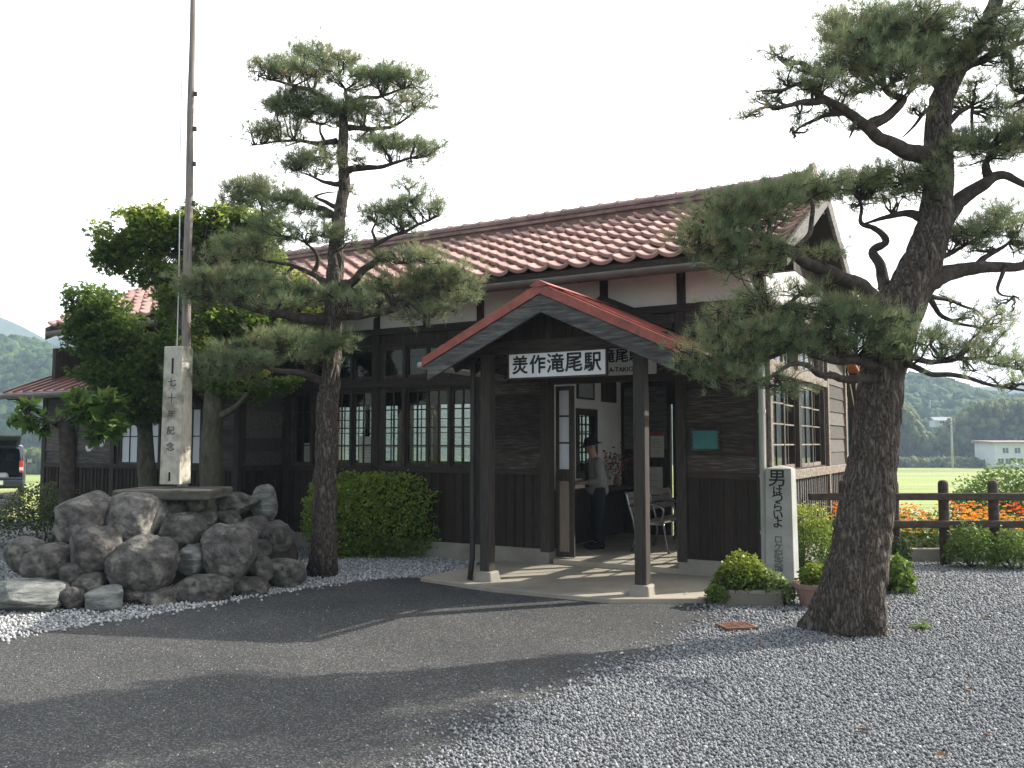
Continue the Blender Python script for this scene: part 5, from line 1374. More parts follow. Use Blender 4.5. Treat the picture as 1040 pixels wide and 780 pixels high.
gt = lambda a, b, s=.13: (lambda P, q: a + b * np.clip(q[:, 2], -1, 1) + RNG.normal(0, s, len(P)))
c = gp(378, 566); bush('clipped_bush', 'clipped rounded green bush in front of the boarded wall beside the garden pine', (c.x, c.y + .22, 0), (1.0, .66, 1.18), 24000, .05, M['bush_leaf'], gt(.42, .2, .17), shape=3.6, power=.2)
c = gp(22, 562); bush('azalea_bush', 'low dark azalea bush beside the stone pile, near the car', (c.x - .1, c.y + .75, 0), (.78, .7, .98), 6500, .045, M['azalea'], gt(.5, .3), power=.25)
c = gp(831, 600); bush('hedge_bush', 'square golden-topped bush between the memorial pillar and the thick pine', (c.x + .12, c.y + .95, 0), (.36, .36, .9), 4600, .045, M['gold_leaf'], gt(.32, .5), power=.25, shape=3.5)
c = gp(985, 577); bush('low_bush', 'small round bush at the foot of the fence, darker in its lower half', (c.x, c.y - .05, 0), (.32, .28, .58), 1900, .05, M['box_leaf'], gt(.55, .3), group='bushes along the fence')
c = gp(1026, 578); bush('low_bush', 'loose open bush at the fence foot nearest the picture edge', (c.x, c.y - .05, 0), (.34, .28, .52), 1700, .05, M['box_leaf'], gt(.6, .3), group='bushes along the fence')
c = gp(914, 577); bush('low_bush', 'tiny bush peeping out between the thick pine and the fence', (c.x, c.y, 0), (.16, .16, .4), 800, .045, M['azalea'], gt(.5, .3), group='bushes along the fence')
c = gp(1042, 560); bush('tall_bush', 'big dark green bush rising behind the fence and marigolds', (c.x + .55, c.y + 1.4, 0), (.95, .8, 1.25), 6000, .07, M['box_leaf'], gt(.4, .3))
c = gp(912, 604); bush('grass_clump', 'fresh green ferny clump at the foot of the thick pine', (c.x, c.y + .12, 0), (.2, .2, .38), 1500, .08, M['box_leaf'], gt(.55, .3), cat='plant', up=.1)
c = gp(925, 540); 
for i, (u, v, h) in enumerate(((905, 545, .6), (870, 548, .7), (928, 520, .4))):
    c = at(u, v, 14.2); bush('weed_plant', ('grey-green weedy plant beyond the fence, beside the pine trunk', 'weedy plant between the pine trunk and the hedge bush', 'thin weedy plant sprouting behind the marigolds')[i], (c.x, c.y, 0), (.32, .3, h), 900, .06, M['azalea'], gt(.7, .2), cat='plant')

# marigold bed
M['orange'] = leaf_mat('marigold_petals', [(0, (0.68, 0.48, 0.03)), (.25, (0.8, 0.42, 0.025)), (.4, (0.8, 0.26, 0.018)), (.8, (0.76, 0.17, 0.014)), (1, (0.6, 0.05, 0.012))], .25, .6, .2)
def marigolds():
    n = 1050
    x = RNG.uniform(4.7, 8.6, n); y = RNG.uniform(12.35, 14.2, n)
    z = .36 + .24 * RNG.random(n) + .08 * (y - 12.3)
    hue = np.where(y < 12.75, RNG.uniform(0, .35, n), RNG.uniform(.15, .5, n)); hue = np.where((x > 7.7), np.maximum(hue, RNG.uniform(.6, 1, n)), hue)
    hue = np.where((y < 12.7) & (x < 5.9), RNG.uniform(0, .3, n), hue)
    patch = np.array([mnoise.noise((a * 1.6, b * 1.6, .5)) for a, b in zip(x, y)]); k = patch > -.28
    x, y, z, hue = x[k], y[k], z[k], hue[k]; n = len(x)
    sp = Soup()
    for ring in range(3):
        m = 7
        a = np.linspace(0, 2 * math.pi, m, endpoint=False)[None] + RNG.uniform(0, 6, (n, 1))
        rr = (.042, .031, .017)[ring] * RNG.uniform(.8, 1.25, (n, 1)); h = (.0, .012, .02)[ring]
        C = np.stack([x, y, z], -1)[:, None]
        tip = C + np.stack([np.cos(a) * rr, np.sin(a) * rr, np.full_like(a, h)], -1)
        b = .45
        l = C + np.stack([np.cos(a - b) * rr * .7, np.sin(a - b) * rr * .7, np.full_like(a, h * .9)], -1)
        r_ = C + np.stack([np.cos(a + b) * rr * .7, np.sin(a + b) * rr * .7, np.full_like(a, h * .9)], -1)
        V = np.stack([np.broadcast_to(C + [0, 0, -.004], tip.shape), l, tip, r_], 2).reshape(-1, 3)
        sp.add(V, np.arange(len(V)).reshape(-1, 4), np.repeat(hue, m) + RNG.normal(0, .04, n * m))
    o = sp.build('marigold_flowers', M['orange']); o['kind'] = 'stuff'
    n = 15000
    x = RNG.uniform(4.6, 8.7, n); y = RNG.uniform(12.35, 14.3, n)
    z = RNG.random(n) * (.42 + .08 * (y - 12.3))
    sp = Soup(); sp.add(*leaves(np.stack([x, y, z], -1), np.full(n, .06), RNG.uniform(.1, .8, n), lobes=1))
    o = sp.build('marigold_foliage', M['box_leaf']); o['kind'] = 'stuff'
marigolds()
# ================================================================== stone pile
def icosphere(sub):
    V, Fq = ICO_V.copy(), ICO_F.copy()
    for _i in range(sub):
        vl = [tuple(v) for v in V]; cache = {}; nf = []
        def mid(a, b):
            k = (min(a, b), max(a, b))
            if k not in cache:
                p = np.array(vl[a]) + np.array(vl[b]); p /= np.linalg.norm(p); vl.append(tuple(p)); cache[k] = len(vl) - 1
            return cache[k]
        for a, b, c in Fq:
            ab, bc, ca = mid(a, b), mid(b, c), mid(c, a)
            nf += [(a, ab, ca), (b, bc, ab), (c, ca, bc), (ab, bc, ca)]
        V, Fq = np.array(vl), np.array(nf)
    return V, Fq
IV, IF = icosphere(4)

def rock(label, u, v, w, h, m='rock', deep=None, rot=0, boxy=2.3, tint=1.0, base=None, name='boulder', group='boulders of the stone pile', Y=None):
    vf = np.interp(u, [0, 100, 150, 200, 250, 310], [622, 622, 616, 611, 605, 594])
    yf = (H / (vf - 450)) * F
    vb = v + h / 2
    if Y is None: Y = yf + .22 + max(0, (vf - vb)) / 100 * 1.0
    px = Y / F
    c = at(u, v, Y)
    seed = u * .37 + v * .11
    d = IV / (np.abs(IV) ** boxy).sum(1, keepdims=True) ** (1 / boxy)
    rr = np.array([1 + .16 * mnoise.noise((x[0] * 1.1 + seed, x[1] * 1.1, x[2] * 1.1)) + .07 * mnoise.noise((x[0] * 2.6, x[1] * 2.6 + seed, x[2] * 2.6)) + .022 * mnoise.noise((x[0] * 7, x[1] * 7, x[2] * 7 + seed)) + .014 * mnoise.noise((x[0] * 16, x[1] * 16, x[2] * 16 + seed)) - .02 * max(0, mnoise.noise((x[0] * 4.3 + 9, x[1] * 4.3, x[2] * 4.3 + seed)) - .25) for x in d])
    V = d * rr[:, None]
    rg = np.random.default_rng(int(u * 13 + v))
    for _k in range(3):                                        # a few split faces
        nrm = rg.normal(size=3); nrm /= np.linalg.norm(nrm); lim = rg.uniform(.72, .9)
        s = V @ nrm; ex = np.maximum(0, s - lim); V = V - nrm * (ex * .85)[:, None]
    hw, hh = w * px / 2, h * px / 2
    V = V / np.array([np.abs(V[:, 0]).max(), np.abs(V[:, 1]).max(), np.abs(V[:, 2]).max()])
    a = R(rot)
    V = V * np.array([hw * 1.08, (deep or min(.34, (hw + hh) * .55)), hh * 1.08])
    V = np.stack([V[:, 0] * math.cos(a) - V[:, 2] * math.sin(a), V[:, 1], V[:, 0] * math.sin(a) + V[:, 2] * math.cos(a)], -1)
    zb = V[:, 2].min()
    o = link_mesh(name, np_mesh(name, V - np.array([0, 0, zb]), IF, np.full(len(IF), tint), True), M[m], loc=(c.x, c.y + .0, c.z + zb))
    return tag(o, label, name, group)
rock('big square-topped grey boulder at the back corner of the pile, beside the azalea bush', 86, 526, 50, 54, boxy=3.2, tint=1.05)
rock('big pale block of a boulder directly below the granite pillar base', 134, 527, 58, 52, boxy=3.2, tint=1.35)
rock('brownish pink egg-shaped boulder under the pale block', 97, 558, 54, 47, 'rock_pink', tint=.95)
rock('largest round dark boulder in the middle of the lowest big course', 146, 573, 70, 56, rot=18, tint=.85)
rock('dark tilted oval boulder wedged above the largest round one', 186, 543, 46, 42, rot=20, tint=.8)
rock('tall brown-grey boulder standing at the centre of the pile front', 234, 564, 55, 62, boxy=2.6, tint=.95)
rock('small pale pointed stone leaning on the tall centre boulder', 195, 570, 28, 35, 'rock_green', rot=-20, tint=1.1)
rock('fist-shaped light stone beside the pale block', 173, 521, 30, 24, rot=-15, tint=1.2)
rock('small grey stone in the top course, first after the gap', 195, 512, 28, 18, tint=.95)
rock('small round dark stone under the top course', 209, 527, 22, 20, tint=.85)
rock('long flat grey stone lying along the top course', 243, 511, 42, 22, boxy=3, tint=.85)
rock('upright pointed stone ending the top course near the garden pine', 269, 511, 25, 37, 'rock_green', rot=8, tint=1.0)
rock('narrow dark stone under the long flat top stone', 232, 526, 26, 18, tint=.8)
rock('rounded light-brown stone above the tall centre boulder', 260, 535, 31, 22, 'rock_pink', rot=-12, tint=.95)
rock('dark jagged boulder sloping down at the pine end of the pile', 279, 546, 36, 34, rot=25, tint=.65)
rock('rounded dark stone low at the pine end of the pile', 265, 577, 28, 26, tint=.8)
rock('flat-sided grey stone lowest at the pine end', 290, 582, 38, 30, rot=-12, tint=.85)
rock('smooth dark boulder standing apart beside the azalea bush', 28, 564, 44, 36, rot=-10, tint=.85)
rock('pinkish oval boulder beside the smooth dark one', 50, 572, 46, 37, 'rock_pink', rot=14, tint=1.0)
rock('long flat grey-green slab lying on the gravel at the picture edge', 26, 605, 76, 32, 'rock_green', boxy=3, tint=1.15, deep=.3)
rock('small dark wedge stone above the long flat slab', 76, 583, 28, 26, tint=.75)
rock('small grey stone stacked on the wedge stones', 91, 592, 32, 20, rot=10, tint=1.05)
rock('upright split grey-green stone standing on the gravel', 107, 609, 36, 29, 'rock_green', rot=5, boxy=3, tint=1.2)
rock('low flat stone between the split stone and the largest boulder', 134, 603, 28, 14, tint=.85)
rock('small stone tucked under the largest round boulder', 157, 592, 17, 15, tint=.95)
rock('low wide pale stone at the asphalt edge', 160, 607, 42, 20, tint=1.15)
rock('broad brown stone half sunk at the asphalt edge', 203, 599, 62, 30, boxy=2.8, tint=.75)
rock('low brown stone beside the broad half sunk one', 249, 597, 46, 22, 'rock_pink', tint=.75)
rock('little dark stone behind the split grey-green stone', 73, 607, 26, 22, tint=.7)
rock('small bluish stone in the gap below the square-topped boulder', 93, 534, 30, 14, tint=1.0)
rock('dark filler stone behind the pointed pale stone', 172, 557, 26, 24, tint=.55)
rock('dark filler stone between the egg-shaped and largest boulders', 118, 582, 24, 22, tint=.55)
rock('dark filler stone below the jagged pine-end boulder', 262, 558, 30, 20, tint=.55)
rock('weathered tan stone lying by the parked car', 8, 504, 24, 7, 'rock_pink', tint=1.2, name='stone', group='stones by the car', Y=18.5)
rock('grey rounded stone lying by the parked car', 3, 512, 16, 10, tint=1.3, name='stone', group='stones by the car', Y=17.6)
rock('pale pinkish stone slab leaning by the parked car', 16, 511, 14, 9, 'rock_pink', tint=2.0, name='stone', group='stones by the car', Y=17.2)

def mound():
    V, Fq = IV.copy(), IF
    k = V[:, 2] > -.3
    V = V / (np.abs(V) ** 3).sum(1, keepdims=True) ** (1 / 3)
    rr = np.array([1 + .1 * mnoise.noise((x[0] * 3, x[1] * 3, x[2] * 3)) for x in V]); V = V * rr[:, None] * np.array([.95, .5, .72])
    o = link_mesh('earth_mound', np_mesh('earth_mound', V, Fq, smooth=True), M['soil'], loc=(-3.55, 10.6, .0)); o['kind'] = 'structure'
mound()

# ---- pillar of granite on a slab, with the flagpole behind
cP = at(178, 490, 10.05)
ps = thing('memorial_pillar', 'tall weathered granite pillar with carved characters on top of the stone pile', 'monument', (cP.x, cP.y, 1.02), R(-10))
mb = MB(); mb.hexa([(-.125, -.125, .16), (.125, -.125, .16), (.125, .125, .16), (-.125, .125, .16), (-.115, -.115, 1.74), (.115, -.115, 1.74), (.115, .115, 1.74), (-.115, .115, 1.74)])
mb.build('shaft', M['stone_post'], ps, bevel=.012)
mb = MB(); mb.box(-.45, .45, -.42, .42, 0, .165, .24); b = mb.build('base_slab', M['stone_post'], ps, bevel=.03); b.rotation_euler = (0, 0, R(10)); b.scale = (1.2, 1, .7)
lettering('lettering', '七\n十\n年\n記\n念', .105, M['ink_worn'], ps, (0, -.1225, .95), (math.pi / 2, 0, 0), rows=1.75, bold=.0015)
mb = MB(); mb.box(-.012, .012, -.119, -.112, 1.42, 1.6); mb.box(-.012, .012, -.1265, -.119, .2, .3); mb.build('groove', M['ink'], ps)
for oo in ps.children:
    if oo.name.startswith('lettering'): oo.rotation_euler = (math.pi / 2 - .0063, 0, 0)
fp = at(187, 490, 10.6)
t0, t1 = at(186.5, 430, 10.6), at(197, -30, 10.7)
fl = thing('flagpole', 'tall thin grey wooden pole rising behind the granite pillar', 'flagpole', (fp.x, fp.y, 0))
dx, dz = (t1.x - t0.x), (t1.z - t0.z)
X = lambda z: (t0.x - fp.x) + dx * (z - t0.z) / dz
zt_ = t1.z + .5
mb = MB(); zs = np.linspace(.3, zt_, 26)
mb.tube([(X(z) + .004 * math.sin(z * 3), (z - .3) * .012, z) for z in zs], [.068 - .037 * (z / zt_) for z in zs], 14); mb.build('pole', M['pole_wood'], fl, smooth=True)
mb = MB(); mb.tube([(X(z) - .1 + .005 * math.sin(z * 2), .02, z) for z in np.linspace(1.2, 6.5, 16)], .007, 6); mb.build('halyard', M['white_pipe'], fl)
mb = MB()
for z in (4.6, 5.1, 5.55, 6.0): mb.box(X(z) + .03, X(z) + .075, -.02 + z * .012, .02 + z * .012, z, z + .05)
mb.build('cleat', M['wire'], fl)

# ---- memorial pillar before the corner of the station
cM = gp(793, 599)
ms = thing('memorial_pillar', 'white dressed stone pillar with brush-written characters before the station corner', 'monument', (cM.x + .06, cM.y + .12, 0), ANG)
mb = MB(); mb.hexa([(-.16, -.13, -.03), (.16, -.13, -.03), (.16, .13, -.03), (-.16, .13, -.03), (-.145, -.115, 1.36), (.145, -.115, 1.36), (.145, .115, 1.36), (-.145, .115, 1.36)])
mb.add([(-.145, -.115, 1.36), (.145, -.115, 1.36), (.145, .115, 1.36), (-.145, .115, 1.36), (0, 0, 1.395)], [(0, 1, 4), (1, 2, 4), (2, 3, 4), (3, 0, 4)])
mb.build('shaft', M['stone_pale'], ms, bevel=.008)
for i, (ch, z, sz) in enumerate((('男', 1.22, .2), ('は', 1.08, .115), ('つ', 1.0, .13), ('ら', .9, .12), ('い', .81, .12), ('よ', .72, .125), ('ロ', .535, .095), ('ケ', .45, .1), ('記', .365, .1), ('念', .275, .1), ('碑', .185, .1))):
    y = -.13 + .015 * z / 1.36 - .0022
    lettering('lettering', ch, sz * 1.05, M['ink'] if i < 6 else M['ink_worn'], ms, (-.01, y, z + .02), (math.pi / 2 - .011, 0, 0), bold=.0022 if i < 6 else .0008)

# ---- planters
def planter():
    c = gp(764, 617)
    o = thing('planter_box', 'long ribbed grey concrete planter box with yellow-green plants', 'planter', (c.x, c.y + .16, 0), R(-4))
    mb = MB(); L, Wd, hgt = .335, .14, .165
    mb.hexa([(-L + .02, -Wd + .01, 0), (L - .02, -Wd + .01, 0), (L - .02, Wd - .01, 0), (-L + .02, Wd - .01, 0), (-L, -Wd, hgt), (L, -Wd, hgt), (L, Wd, hgt), (-L, Wd, hgt)])
    mb.box(-L - .012, L + .012, -Wd - .012, -Wd + .012, hgt - .03, hgt + .006); mb.box(-L - .012, L + .012, Wd - .012, Wd + .012, hgt - .03, hgt + .006)
    mb.box(-L - .012, -L + .012, -Wd + .012, Wd - .012, hgt - .03, hgt + .005); mb.box(L - .012, L + .012, -Wd + .012, Wd - .012, hgt - .03, hgt + .005)
    for i in range(30):
        x = -L + .03 + i * (2 * L - .06) / 29
        mb.hexa([(x - .006, -Wd + .002, .005), (x + .006, -Wd + .002, .005), (x + .006, -Wd + .015, .005), (x - .006, -Wd + .015, .005), (x - .006, -Wd - .009, hgt - .032), (x + .006, -Wd - .009, hgt - .032), (x + .006, -Wd + .004, hgt - .032), (x - .006, -Wd + .004, hgt - .032)], .9)
    mb.build('box', M['concrete'], o)
    mb = MB(); mb.box(-L + .012, L - .012, -Wd + .012, Wd - .012, hgt - .03, hgt - .012); mb.build('soil', M['soil'], o)
    return c
c = planter()
def plant(label, u, v, Y, r, n, size, m, tf, z0=.14, lobes=1, name='potted_plant', group=None):
    p = at(u, v, Y); return bush(name, label, (p.x, p.y, z0), r, n, size, m, tf, lobes=lobes, cat='plant', group=group, stems=6)
yp = c.y + .16
plant('round golden-green shrublet standing tallest in the concrete planter', 754, 590, yp, (.27, .2, .36), 2400, .045, M['gold_leaf'], gt(.35, .4))
plant('grey-green foliage plant in the middle of the concrete planter', 745, 596, yp - .04, (.2, .13, .2), 900, .045, M['azalea'], gt(.75, .2))
plant('dark green trailing plant hanging over the porch end of the planter', 729, 600, yp - .05, (.12, .14, .22), 900, .04, M['box_leaf'], gt(.5, .3), z0=.02)
plant('pale variegated plant spilling over the pillar end of the planter', 783, 596, yp - .06, (.17, .14, .2), 900, .05, M['pale_leaf'], gt(.5, .3))
plant('small bright green plant beside the foot of the white memorial pillar', 797, 606, yp - .1, (.1, .1, .22), 420, .05, M['pale_leaf'], gt(.4, .3), z0=.02)
cc = gp(829, 620)
po = thing('flower_pot', 'terracotta pot half hidden by the thick pine trunk', 'pot', (cc.x + .04, cc.y + .16, 0))
mb = MB()
prof = [(.13, 0), (.185, .2), (.205, .2), (.21, .245), (.19, .245), (.18, .2), (.02, .19)]
ns = 28
vs = [(r * math.cos(2 * math.pi * j / ns), r * math.sin(2 * math.pi * j / ns), z) for r, z in prof for j in range(ns)]
fs = [(i * ns + j, i * ns + (j + 1) % ns, (i + 1) * ns + (j + 1) % ns, (i + 1) * ns + j) for i in range(len(prof) - 1) for j in range(ns)]
mb.add(vs, fs); mb.build('pot', M['terracotta'], po, smooth=False)
plant('bright green leafy plant growing in the terracotta pot', 829, 600, cc.y + .16, (.16, .15, .24), 700, .055, M['gold_leaf'], gt(.3, .3), z0=.2)

# ---- fence of round posts and two rails, with the low kerb of the flower bed
def fence():
    y = 11.9; x0 = 4.1
    o = thing('rail_fence', 'brown two-rail fence with round-topped posts before the marigold bed', 'fence', (x0, y, 0))
    sp = .675; n = 8
    for i in range(n):
        x = at(958, 500, y).x + (i - 3) * sp - x0
        mb = MB(); mb.tube([(x, 0, -.1), (x, 0, .6), (x, 0, 1.1), (x, 0, 1.135), (x, 0, 1.15)], [.07, .069, .067, .055, .02], 14, tint=rt(.85, 1.15)); mb.build('post', M['fence'], o, smooth=True)
    xa = -.1; xb = at(958, 500, y).x + 4.6 * sp - x0
    for z in (.56, .93):
        mb = MB(); mb.box(xa, xb, -.11, -.035, z - .048, z + .048, rt(.9, 1.1)); mb.build('rail', M['fence'], o, bevel=.012)
fence()
mb = MB(); 
kx = gp(880, 572).x
mb.box(0, 4.4, -.06, .06, -.05, .19); kb = mb.build('bed_kerb', M['concrete'], loc=(4.55, 12.25, 0), bevel=.012); tag(kb, 'low grey concrete kerb along the front of the marigold bed', 'kerb')
mb = MB(); mb.box(0, 4.4, 0, 2.1, -.05, .12); sb = mb.build('bed_soil', M['soil'], loc=(4.55, 12.32, 0)); sb['kind'] = 'structure'

# ---- iron grate, leaves, scraps
g = gp(748, 639)
gr = thing('drain_grate', 'rusty red-brown iron grate lying flat in the gravel', 'grate', (g.x, g.y, .018), R(12))
mb = MB()
mb.box(-.15, .15, -.12, -.1, 0, .02); mb.box(-.15, .15, .1, .12, 0, .02); mb.box(-.15, -.13, -.1, .1, 0, .02); mb.box(.13, .15, -.1, .1, 0, .02)
for i in range(9): mb.box(-.12 + i * .0275, -.106 + i * .0275, -.1, .1, .002, .018, rt(.8, 1.2))
mb.build('bars', M['rust'], gr)
mb = MB(); mb.box(-.13, .13, -.1, .1, 0, .001); mb.build('sump', M['soil'], gr)
M['dead_leaf'] = mat('dead_leaf', [(0.3, (0.22, 0.11, 0.05)), (0.7, (0.36, 0.21, 0.11))], 12, (1, 1, 1), .8, 0)
mb = MB()
pts = [(0, -.04), (.014, -.022), (.026, 0), (.018, .02), (.01, .026), (0, .046), (-.011, .026), (-.02, .018), (-.026, -.002), (-.012, -.022)]
mb.add([(x * .75, y * .75, .012 * abs(x) / .026 + .004 * math.sin(y * 60)) for x, y in pts] + [(0, 0, -.002)], [(i, (i + 1) % 10, 10) for i in range(10)])
lf0 = None
for u, v in ((878, 742), (1003, 627), (985, 700), (955, 768), (1003, 748), (770, 655)):
    p = gp(u, v, .03)
    if lf0 is None: o = lf0 = mb.build('fallen_leaf', M['dead_leaf'])
    else: o = lf0.copy(); COL.objects.link(o)
    o.location = (p.x, p.y, .034); o.rotation_euler = (rt(-.3, .3), rt(-.3, .3), rt(0, 6))
    tag(o, 'small dry orange-brown leaf lying on the grey gravel', 'leaf', 'fallen leaves on the gravel')
for u, v, sc, lb in ((632, 664, .02, 'white scrap of paper on the asphalt below the porch front'), (697, 608, .022, 'white crumpled scrap lying on the porch concrete'), (573, 604, .014, 'tiny pinkish scrap at the asphalt edge before the porch')):
    p = gp(u, v, .01)
    mb = MB(); mb.add([(-sc, -sc * .6, .002), (sc * .4, -sc * .7, .012), (sc, sc * .3, .004), (sc * .1, sc * .8, .016), (-sc * .9, sc * .5, .008), (0, 0, .02)], [(0, 1, 5), (1, 2, 5), (2, 3, 5), (3, 4, 5), (4, 0, 5)])
    o = mb.build('paper_scrap', M['paper'], loc=(p.x, p.y, .06 if v == 608 else .008)); tag(o, lb, 'scrap')

c = gp(935, 640); bush('weed_plant', 'small lone green weed growing in the open gravel', (c.x, c.y, 0), (.07, .07, .06), 60, .05, M['pale_leaf'], gt(.4, .2), cat='plant')
# ================================================================== in and on the station
def front_flat(name, label, s, t, z, w, h, cat, marks=(), rimm=None, group=None, face='paper'):
    return board(name, label, s, t, z, w, h, th=.006 if not rimm else .03, rim=.025 if rimm else 0, rimm=rimm or 'frame', face=face, cat=cat, group=group)
pq = front_flat('wall_plaque', 'small teal green framed plaque on the boarded wall beside the entrance', .19, TF - .055, 1.69, .31, .22, 'plaque', rimm='wood_h', face='teal')
def notice(label, s, t, z, w, h, red=False, name='notice_sheet', lines=6):
    o = front_flat(name, label, s, t, z, w, h, 'notice', group='notices in the waiting room')
    mb = MB()
    for i in range(lines):
        zz = h / 2 - h * (.3 + .62 * i / lines); mb.box(-w * .38, w * (rt(.1, .38)), -.0055, -.0042, zz - .004, zz + .004)
    mb.build('printed_lines', M['grey_print'], o)
    if red:
        mb = MB(); mb.box(-w / 2, w / 2, -.0052, -.0038, h / 2 - h * .14, h / 2); mb.build('heading', M['red_print'], o)
    return o
TBI = TB - .13
notice('notice sheet with a red heading on the rear wall of the waiting room', -1.78, TBI - .01, 1.62, .24, .42, True)
notice('plain white notice sheet lowest on the rear wall of the waiting room', -1.82, TBI - .012, 1.02, .26, .46, lines=3)
notice('paper notice stuck inside the window pane nearest the post', -5.22, TF + .1, 1.55, .26, .4)
notice('second paper notice in the window, half hidden by the garden pine', -6.3, TF + .1, 1.5, .4, .3)
# things on the partition wall: face towards +s
def side_board(name, label, t, z, w, h, cat, rimm='dark_inner', face='paper', group=None):
    o = thing(name, label, cat, W(SP + .012, t, z), ANG + math.pi / 2, group)
    mb = MB(); mb.box(-w / 2, w / 2, -.01, .01, -h / 2, h / 2); mb.build('panel', M[face], o)
    if rimm:
        mb = MB()
        for a, b, c_, d in ((-w / 2 - .03, w / 2 + .03, h / 2, h / 2 + .03), (-w / 2 - .03, w / 2 + .03, -h / 2 - .03, -h / 2), (-w / 2 - .03, -w / 2, -h / 2, h / 2), (w / 2, w / 2 + .03, -h / 2, h / 2)): mb.box(a, b, -.022, .012, c_, d)
        mb.build('frame', M[rimm], o)
    return o
side_board('picture_frame', 'dark framed picture high on the white partition, nearer the entrance', 3.75, 2.55, .55, .36, 'picture', face='grey_print', group='framed pictures')
side_board('picture_frame', 'dark framed picture high on the white partition, nearer the platform', 4.65, 2.55, .5, .38, 'picture', face='dark_inner', group='framed pictures')
side_board('notice_sheet', 'pale timetable sheet on the partition just inside the door', 2.7, 1.75, .6, .8, 'notice', rimm=None, group='notices in the waiting room')
side_board('notice_sheet', 'small pale sheet above the timetable on the partition', 2.75, 2.42, .4, .32, 'notice', rimm=None, group='notices in the waiting room')
# flowers on the counter
vp = W(SP + .2, 4.55, .95)
vs_ = thing('flower_vase', 'vase of faded red flowers on the ticket counter', 'vase', vp)
mb = MB(); mb.tube([(0, 0, 0), (0, 0, .08), (0, 0, .17), (0, 0, .2)], [.05, .07, .035, .05], 14); mb.build('vase', M['terracotta'], vs_, smooth=True)
M['petal'] = leaf_mat('faded_red_petals', [(0, (.3, .05, .05)), (.6, (.42, .14, .13)), (1, (.1, .16, .04))], .3)
n = 260; P = RNG.normal(0, 1, (n, 3)) * np.array([.12, .12, .1]) + np.array([0, 0, .36])
sp = Soup(); sp.add(*leaves(P, np.full(n, .055), RNG.random(n), lobes=1)); sp.build('flowers', M['petal'], vs_)['kind'] = 'stuff'
# bench with slatted seats and bent steel arms
bn = thing('waiting_bench', 'slatted wooden waiting bench with curved steel armrests inside the entrance', 'bench', W(-1.3, 2.85, .12), ANG)
for i in range(5):
    mb = MB(); mb.box(.08 + i * .085, .15 + i * .085, 0, 1.75, .4 + .004 * i, .425 + .004 * i, rt(.85, 1.15)); mb.build('seat_slat', M['bench_wood'], bn, bevel=.006)
for k in (0, 1):
    for i in range(3):
        z = .54 + i * .1
        mb = MB(); x = -.02 - i * .028; mb.hexa([(x, .04 + k * .88, z), (x + .025, .04 + k * .88, z), (x + .025, .82 + k * .88, z), (x, .82 + k * .88, z), (x - .022, .04 + k * .88, z + .085), (x + .003, .04 + k * .88, z + .085), (x + .003, .82 + k * .88, z + .085), (x - .022, .82 + k * .88, z + .085)], rt(.85, 1.15)); mb.build('backrest', M['bench_wood'], bn)
for k in range(3):
    y = .02 + k * .87
    mb = MB(); mb.tube(spline([(-.1, y, .84), (-.04, y, .62), (.02, y, .42), (.04, y, .2), (-.02, y, .0)], 4), .018, 8); mb.tube(spline([(.46, y, .42), (.5, y, .2), (.54, y, 0)], 4), .018, 8); mb.tube([(.02, y, .395), (.47, y, .405)], .018, 8); mb.build('leg', M['steel'], bn, smooth=True)
    mb = MB(); mb.tube(spline([(-.04, y, .64), (.1, y, .68), (.3, y, .67), (.44, y, .63), (.47, y, .55), (.42, y, .44)], 5), .016, 8); mb.build('armrest', M['steel'], bn, smooth=True)

# ---- the person at the counter
M['skin'] = mat('skin', [(0.3, (0.36, 0.22, 0.16)), (0.7, (0.44, 0.28, 0.2))], 6, (1, 1, 1), .6, .05)
M['jacket'] = mat('grey_jacket_cloth', [(0.3, (0.17, 0.165, 0.165)), (0.7, (0.26, 0.255, 0.25))], 5, (1, 1, 1), .9, .3, 30)
M['trousers'] = mat('black_trouser_cloth', [(0.3, (0.012, 0.012, 0.014)), (0.7, (0.026, 0.026, 0.029))], 5, (1, 1, 1), .9, .3, 30)
M['shirt'] = mat('dark_shirt_cloth', [(0.3, (0.02, 0.02, 0.024)), (0.7, (0.04, 0.04, 0.045))], 5, (1, 1, 1), .9, .3, 30)
M['hair'] = mat('grey_hair', [(0.3, (0.05, 0.05, 0.05)), (0.7, (0.14, 0.135, 0.13))], 30, (1, 1, 1), .8, .3)
def skin_mesh(name, chain, radii, root, mats, parent, sub=2):
    """one continuous surface grown round a skeleton"""
    V = [c for c in chain['v']]
    me = bpy.data.meshes.new(name); me.from_pydata(V, chain['e'], [])
    o = bpy.data.objects.new(name, me); COL.objects.link(o)
    md = o.modifiers.new('skin', 'SKIN'); md.use_smooth_shade = True
    sv = me.skin_vertices[0].data if me.skin_vertices else None
    if sv is None:
        import bmesh
        bm = bmesh.new(); bm.from_mesh(me); bm.verts.layers.skin.verify(); bm.to_mesh(me); bm.free()
        sv = me.skin_vertices[0].data
    for i, r in enumerate(radii):
        sv[i].radius = r if isinstance(r, tuple) else (r, r); sv[i].use_root = (i == root)
    ss = o.modifiers.new('sub', 'SUBSURF'); ss.levels = sub; ss.render_levels = sub
    dg = bpy.context.evaluated_depsgraph_get(); dg.update()
    nm = bpy.data.meshes.new_from_object(o.evaluated_get(dg))
    bpy.data.objects.remove(o); bpy.data.meshes.remove(me)
    nm.name = name
    a = nm.attributes.new('tint', 'FLOAT', 'POINT'); a.data.foreach_set('value', np.ones(len(nm.vertices), dtype=np.float32))
    nm.polygons.foreach_set('use_smooth', np.ones(len(nm.polygons), dtype=bool))
    return link_mesh(name, nm, mats, parent)
